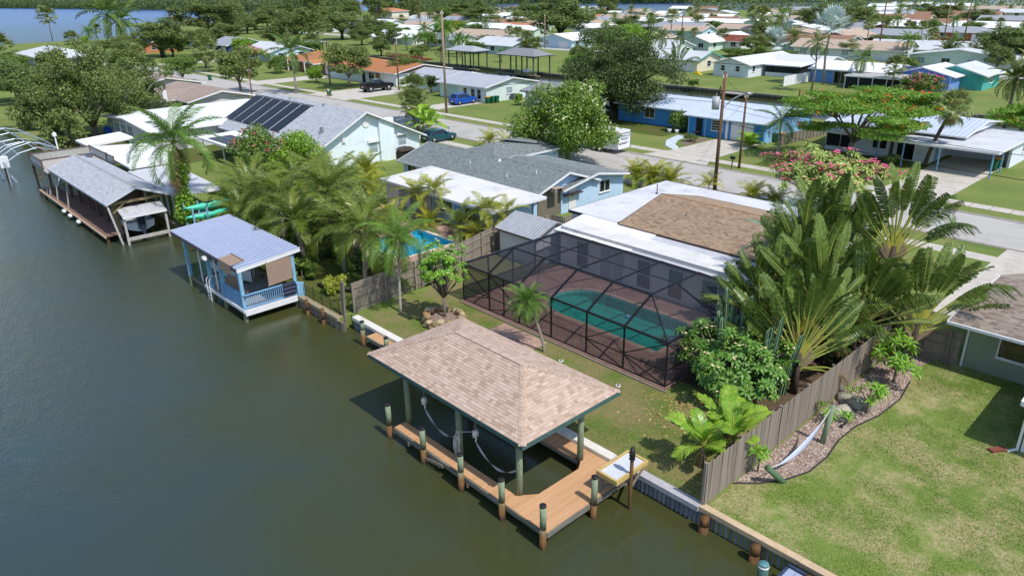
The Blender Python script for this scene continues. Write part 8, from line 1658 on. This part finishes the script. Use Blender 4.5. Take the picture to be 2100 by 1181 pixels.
mailbox('black mailbox on a weathered post at the far verge',-38.4,66.5); mailbox('white mailbox on an orange post at the left street',-119,66.8,mat('orange_post','b8542a','9c4420',rough=.7)); mailbox('pale mailbox at the street edge before the hedge palms',-74.2,58.3,TRIM)
t = thing('heron_statue','grey blue heron shaped mailbox statue at the street','statue',(-80.6,58.0,0)); HB = mat('heron_grey','8fa3ad','748a96',sc=3,rough=.7); MB().tube([(-80.6,58,0),(-80.6,58,.8)],[.2,.14],8).build('pedestal',WALLBRICK,t); MB().tube([(-80.6,58,.7),(-80.6,58,1.1),(-80.58,58,1.6),(-80.52,58,2.0),(-80.4,57.95,2.25)],[.12,.34,.3,.16,.1],9).build('body',HB,t,True); MB().tube([(-80.4,57.95,2.25),(-80.1,57.8,2.2)],[.07,.02],6).build('beak',BLACK,t)
# ================================================================ utility poles, lamp, wires
POLE = mat('utility_pole_wood','7a5a46','5d4434',sc=2,rough=.95,streak=(9,9,.4)); POLE2 = mat('pole_grey','a08a78','82705f',sc=2,rough=.95,streak=(9,9,.4)); WIRE = mat('black_cable','1b1b1e','26262a',rough=.6)
def pole(label,x,y,h,r=.15,m=None,arm=False,name='utility_pole'):
    t = thing(name,label,'utility pole',(x,y,0),'utility poles'); MB().tube([(x,y,-.2),(x,y,h)],[r,r*.75],10).build('shaft',m or POLE,t,True)
    if arm: MB().beam((x-1,y,h-.5),(x+1,y,h-.5),.1,.12).build('crossarm',m or POLE,t)
    for k in (-.25,.25): MB().tube([(x,y+k,h-.5),(x,y+k,h-.25)],.05,6).build('insulator',TRIM,t)
    return t
t = pole('tall brown utility pole with transformer and street lamp arm',-34.65,57.4,10.6,.17); MB().tube([(-35.2,57.2,7.4),(-35.2,57.2,8.5)],.32,14).build('transformer',mat('transformer_grey','b4b9bd','a2a8ad',rough=.5),t,True); MB().tube([(-35.2,57.2,8.5),(-35.2,57.2,8.8)],.06,6).build('bushing',METALGREY,t)
MB().tube([(-34.6,57.5,7.6),(-34.2,58.4,8.3),(-33.9,59.4,8.6),(-33.8,60.0,8.6)],.05,7).build('lamp_arm',METALGREY,t); MB().tube([(-33.8,59.8,8.58),(-33.7,60.3,8.56),(-33.65,60.6,8.55)],[.1,.17,.08],8).build('lamp_head',METALGREY,t,True)
pole('shorter brown utility pole on the far verge',-38.1,67.4,7.6,.13); pole('very tall pale utility pole at the street left of centre',-89.2,69.7,14.6,.2,POLE2); pole('brown utility pole beside the black truck drive',-117.2,80.6,8.6,.16); pole('brown utility pole at the left street end',-248.9,88.3,11.2,.2); pole('tall pole rising before the long tan roof',-76.6,197,14.6,.2); pole('tall pole at the upper right street',-79.6,252,14.6,.2,POLE2); pole('leaning pole before the grey hip roof',-69.4,236,12,.2); pole('dark pole before the mint garage house',-133.7,195,10,.18); pole('thin pole below the bay at centre right',-138,255,8,.15,POLE2); pole('pole before the big rounded oak',-164.6,168,9.8,.16,POLE2); pole('dark pole behind the grey gable house',-278,205,10.6,.18); pole('grey pole left of the two storey house',-357,225,12.6,.2,POLE2); pole('brown pole at the taupe house corner',-119.5,53,6,.12)
def wire(label,p,q,sag,r=.02):
    t = thing('overhead_cable',label,'cable',p,'overhead cables'); p, q = Vector(p), Vector(q); MB().tube([p.lerp(q,i/12)-V3(0,0,sag*4*(i/12)*(1-i/12)) for i in range(13)],r,4).build('strand',WIRE,t)
wire('cable from the tall pole to the far verge pole',(-34.65,57.4,10.2),(-38.1,67.4,7.4),.3,.015); wire('cable from the tall transformer pole along the street to the right',(-34.65,57.4,8.0),(12,57.6,7.4),1.0,.02); wire('lower cable along the street to the right',(-34.65,57.4,6.4),(12,57.6,5.8),1.0,.025); wire('cable along the street from the transformer pole to the left',(-34.65,57.4,8.0),(-89.2,69.7,8.6),1.0,.018); wire('service drop from the far verge pole to the blue house',(-38.1,67.4,7.2),(-47,79.6,2.8),.3,.015); wire('service drop from the tall pole to the carport house',(-34.65,57.4,7.6),(-30,82,3),.5,.015); wire('cable from the very tall pole to the truck drive pole',(-89.2,69.7,9),(-117.2,80.6,8.2),.5,.02)
# garden ornaments and porch odds
t = thing('patio_set','small dark table and chairs on the blue house porch','patio table',(-50.6,78.4,0)); MB().tube([(-50.6,78.3,.7),(-50.6,78.3,.74)],.45,12).build('table_top',BLACK,t); MB().tube([(-50.6,78.3,0),(-50.6,78.3,.7)],.05,6).build('leg',BLACK,t)
for lab,x,y in (('white pot left under the glossy shrub',-55.0,79.0),('white pot right under the glossy shrub',-54.0,79.2)): t = thing('flower_pot',lab,'pot',(x,y,0),'white pots'); MB().tube([(x,y,0),(x,y,.5)],[.22,.32],10).build('pot',TRIM,t,True); MB().tube([(x,y,.48),(x,y,.52)],[.3,.28],10).build('soil',BARKD,t)
t = thing('plastic_slide','small yellow plastic toy on the far canal lawn','toy',(-89.5,137.3,0)); MB().hexa([(-90.6,137,0),(-88.6,137,0),(-88.6,137.8,0),(-90.6,137.8,0),(-90.2,137,.4),(-89,137,.25),(-89,137.8,.25),(-90.2,137.8,.4)]).build('shell',mat('toy_yellow','e8c62c','d4b224',rough=.5),t); MB().box(-89.8,137.1,.3,-89.4,137.7,.7).build('ridge',MATS['toy_yellow'],t)
t = thing('paddle_board','blue round float leaning on the white porch house','float',(-107.6,27.4,0)); MB().tube([(-107.7,27.3,.8),(-107.6,27.35,.85)],.55,16).build('disc',mat('float_blue','2a6ad0','2058b4',rough=.4),t); MB().beam((-107.9,27.2,.1),(-107.5,27.0,.6),.1,.1).build('foot',TRIM,t)
t = thing('paddle_canoe','dark overturned canoe lying on the shaded bank','canoe',(-38.9,20.9,0)); MB().tube([(-40.2,20.3,.12),(-39.6,20.5,.22),(-38.9,20.8,.26),(-38.2,21.1,.22),(-37.6,21.35,.12)],[.04,.22,.28,.22,.04],9).build('hull',mat('dark_hull','26302c','1c2420',rough=.4),t,True); MB().tube([(-40.2,20.3,.2),(-38.9,20.8,.55),(-37.6,21.35,.2)],.02,5).build('keel',BLACK,t)
t = thing('pool_floater','small blue and white chlorine floater on the teal pool','float',(-23.3,30.6,-.02)); MB().tube([(-23.3,30.6,-.03),(-23.3,30.6,.06)],.14,12).build('disc',mat('floater_blue','3a8ad8','2c78c4',rough=.4),t,True); MB().tube([(-23.3,30.6,.06),(-23.3,30.6,.1)],.06,10).build('cap',TRIM,t,True)
# ================================================================ loose ground cover
def scatter(name,label,cat,n,size,leaf,fn,asp=.3,upn=1.,zoff=.02,vert=False):
    P3 = []
    while len(P3) < n:
        q = fn()
        if q: P3.append(q)
    P3 = np.array([(x,y,zoff) for x,y in P3]); 
    if vert:
        a = rng.uniform(0,6.28,n); ln = rng.uniform(-.5,.5,(n,2))*size; s_ = size*rng.uniform(.5,1.3,n); w_ = .28*size; V = np.stack([P3+np.c_[np.cos(a)*w_,np.sin(a)*w_,0*a],P3-np.c_[np.cos(a)*w_,np.sin(a)*w_,0*a],P3+np.c_[ln,s_]],1).reshape(-1,3); F = np.arange(3*n).reshape(n,3)
    else:
        N_ = rng.normal(size=(n,3))*.35+np.array([0,0,upn]); N_ /= np.linalg.norm(N_,axis=1,keepdims=True); V,F = leafquads(P3,N_,size,asp)
    o = put(name,npmesh(name,V,F,mats=(leaf,)),None); o['kind'] = 'stuff'; o['label'] = label; o['category'] = cat
gr = random.Random(3)
from mathutils import noise as mn
def f_lawn():
    x, y = gr.uniform(-10.95,4.5), gr.uniform(19.75,37.4)
    if mn.noise((x*.55,y*.55,3))+.6*mn.noise((x*1.7,y*1.7,9)) < gr.uniform(-.55,.35): return None
    return None if inpoly(x,y,mpoly) or (x > -4.4 and y > 31.5) else (x,y)
def f_mulch():
    x, y = gr.uniform(-11,-9), gr.uniform(21.5,37); return (x,y) if inpoly(x,y,mpoly) else None
def f_yard():
    x, y = gr.uniform(-34.3,-11.3), gr.uniform(19.8,25.1); return None if mn.noise((x*.6,y*.6,5)) < gr.uniform(-.3,.5) or (-27.7 < x < -24.1 and y > 22.5) else (x,y)
G_BL = leafmat('grass_blades','527328','879a46',rough=.7,transl=.25,orand=0); G_DR = leafmat('dry_blades','8f8a50','b3a070',rough=.8,transl=.2,orand=0); CHIP = leafmat('mulch_chips','cdbbae','7a6456',rough=.95,transl=0,orand=0); LIT = leafmat('fallen_leaves','c8b070','8a6a40',rough=.9,transl=.1,orand=0)
scatter('grass','short mown grass at lower right','grass',52000,.05,G_BL,f_lawn,vert=True,zoff=.004); scatter('grass','dry yellow grass tufts at lower right','grass',16000,.045,G_DR,f_lawn,vert=True,zoff=.004); scatter('grass','sparse grass of the pool yard','grass',22000,.05,G_BL,f_yard,vert=True,zoff=.004)
scatter('wood_chips','loose wood chips covering the mulch bed','mulch',12000,.1,CHIP,f_mulch,.35,zoff=.03)
def f_lit():
    x, y = gr.gauss(-14.6,1.3), gr.gauss(24.9,1.3); return (x,y) if -18.5 < x < -11.4 and 20 < y < 27 else None
scatter('fallen_leaves','yellow and brown fallen leaves beneath the plumeria','leaves',900,.13,LIT,f_lit,.45,zoff=.02)
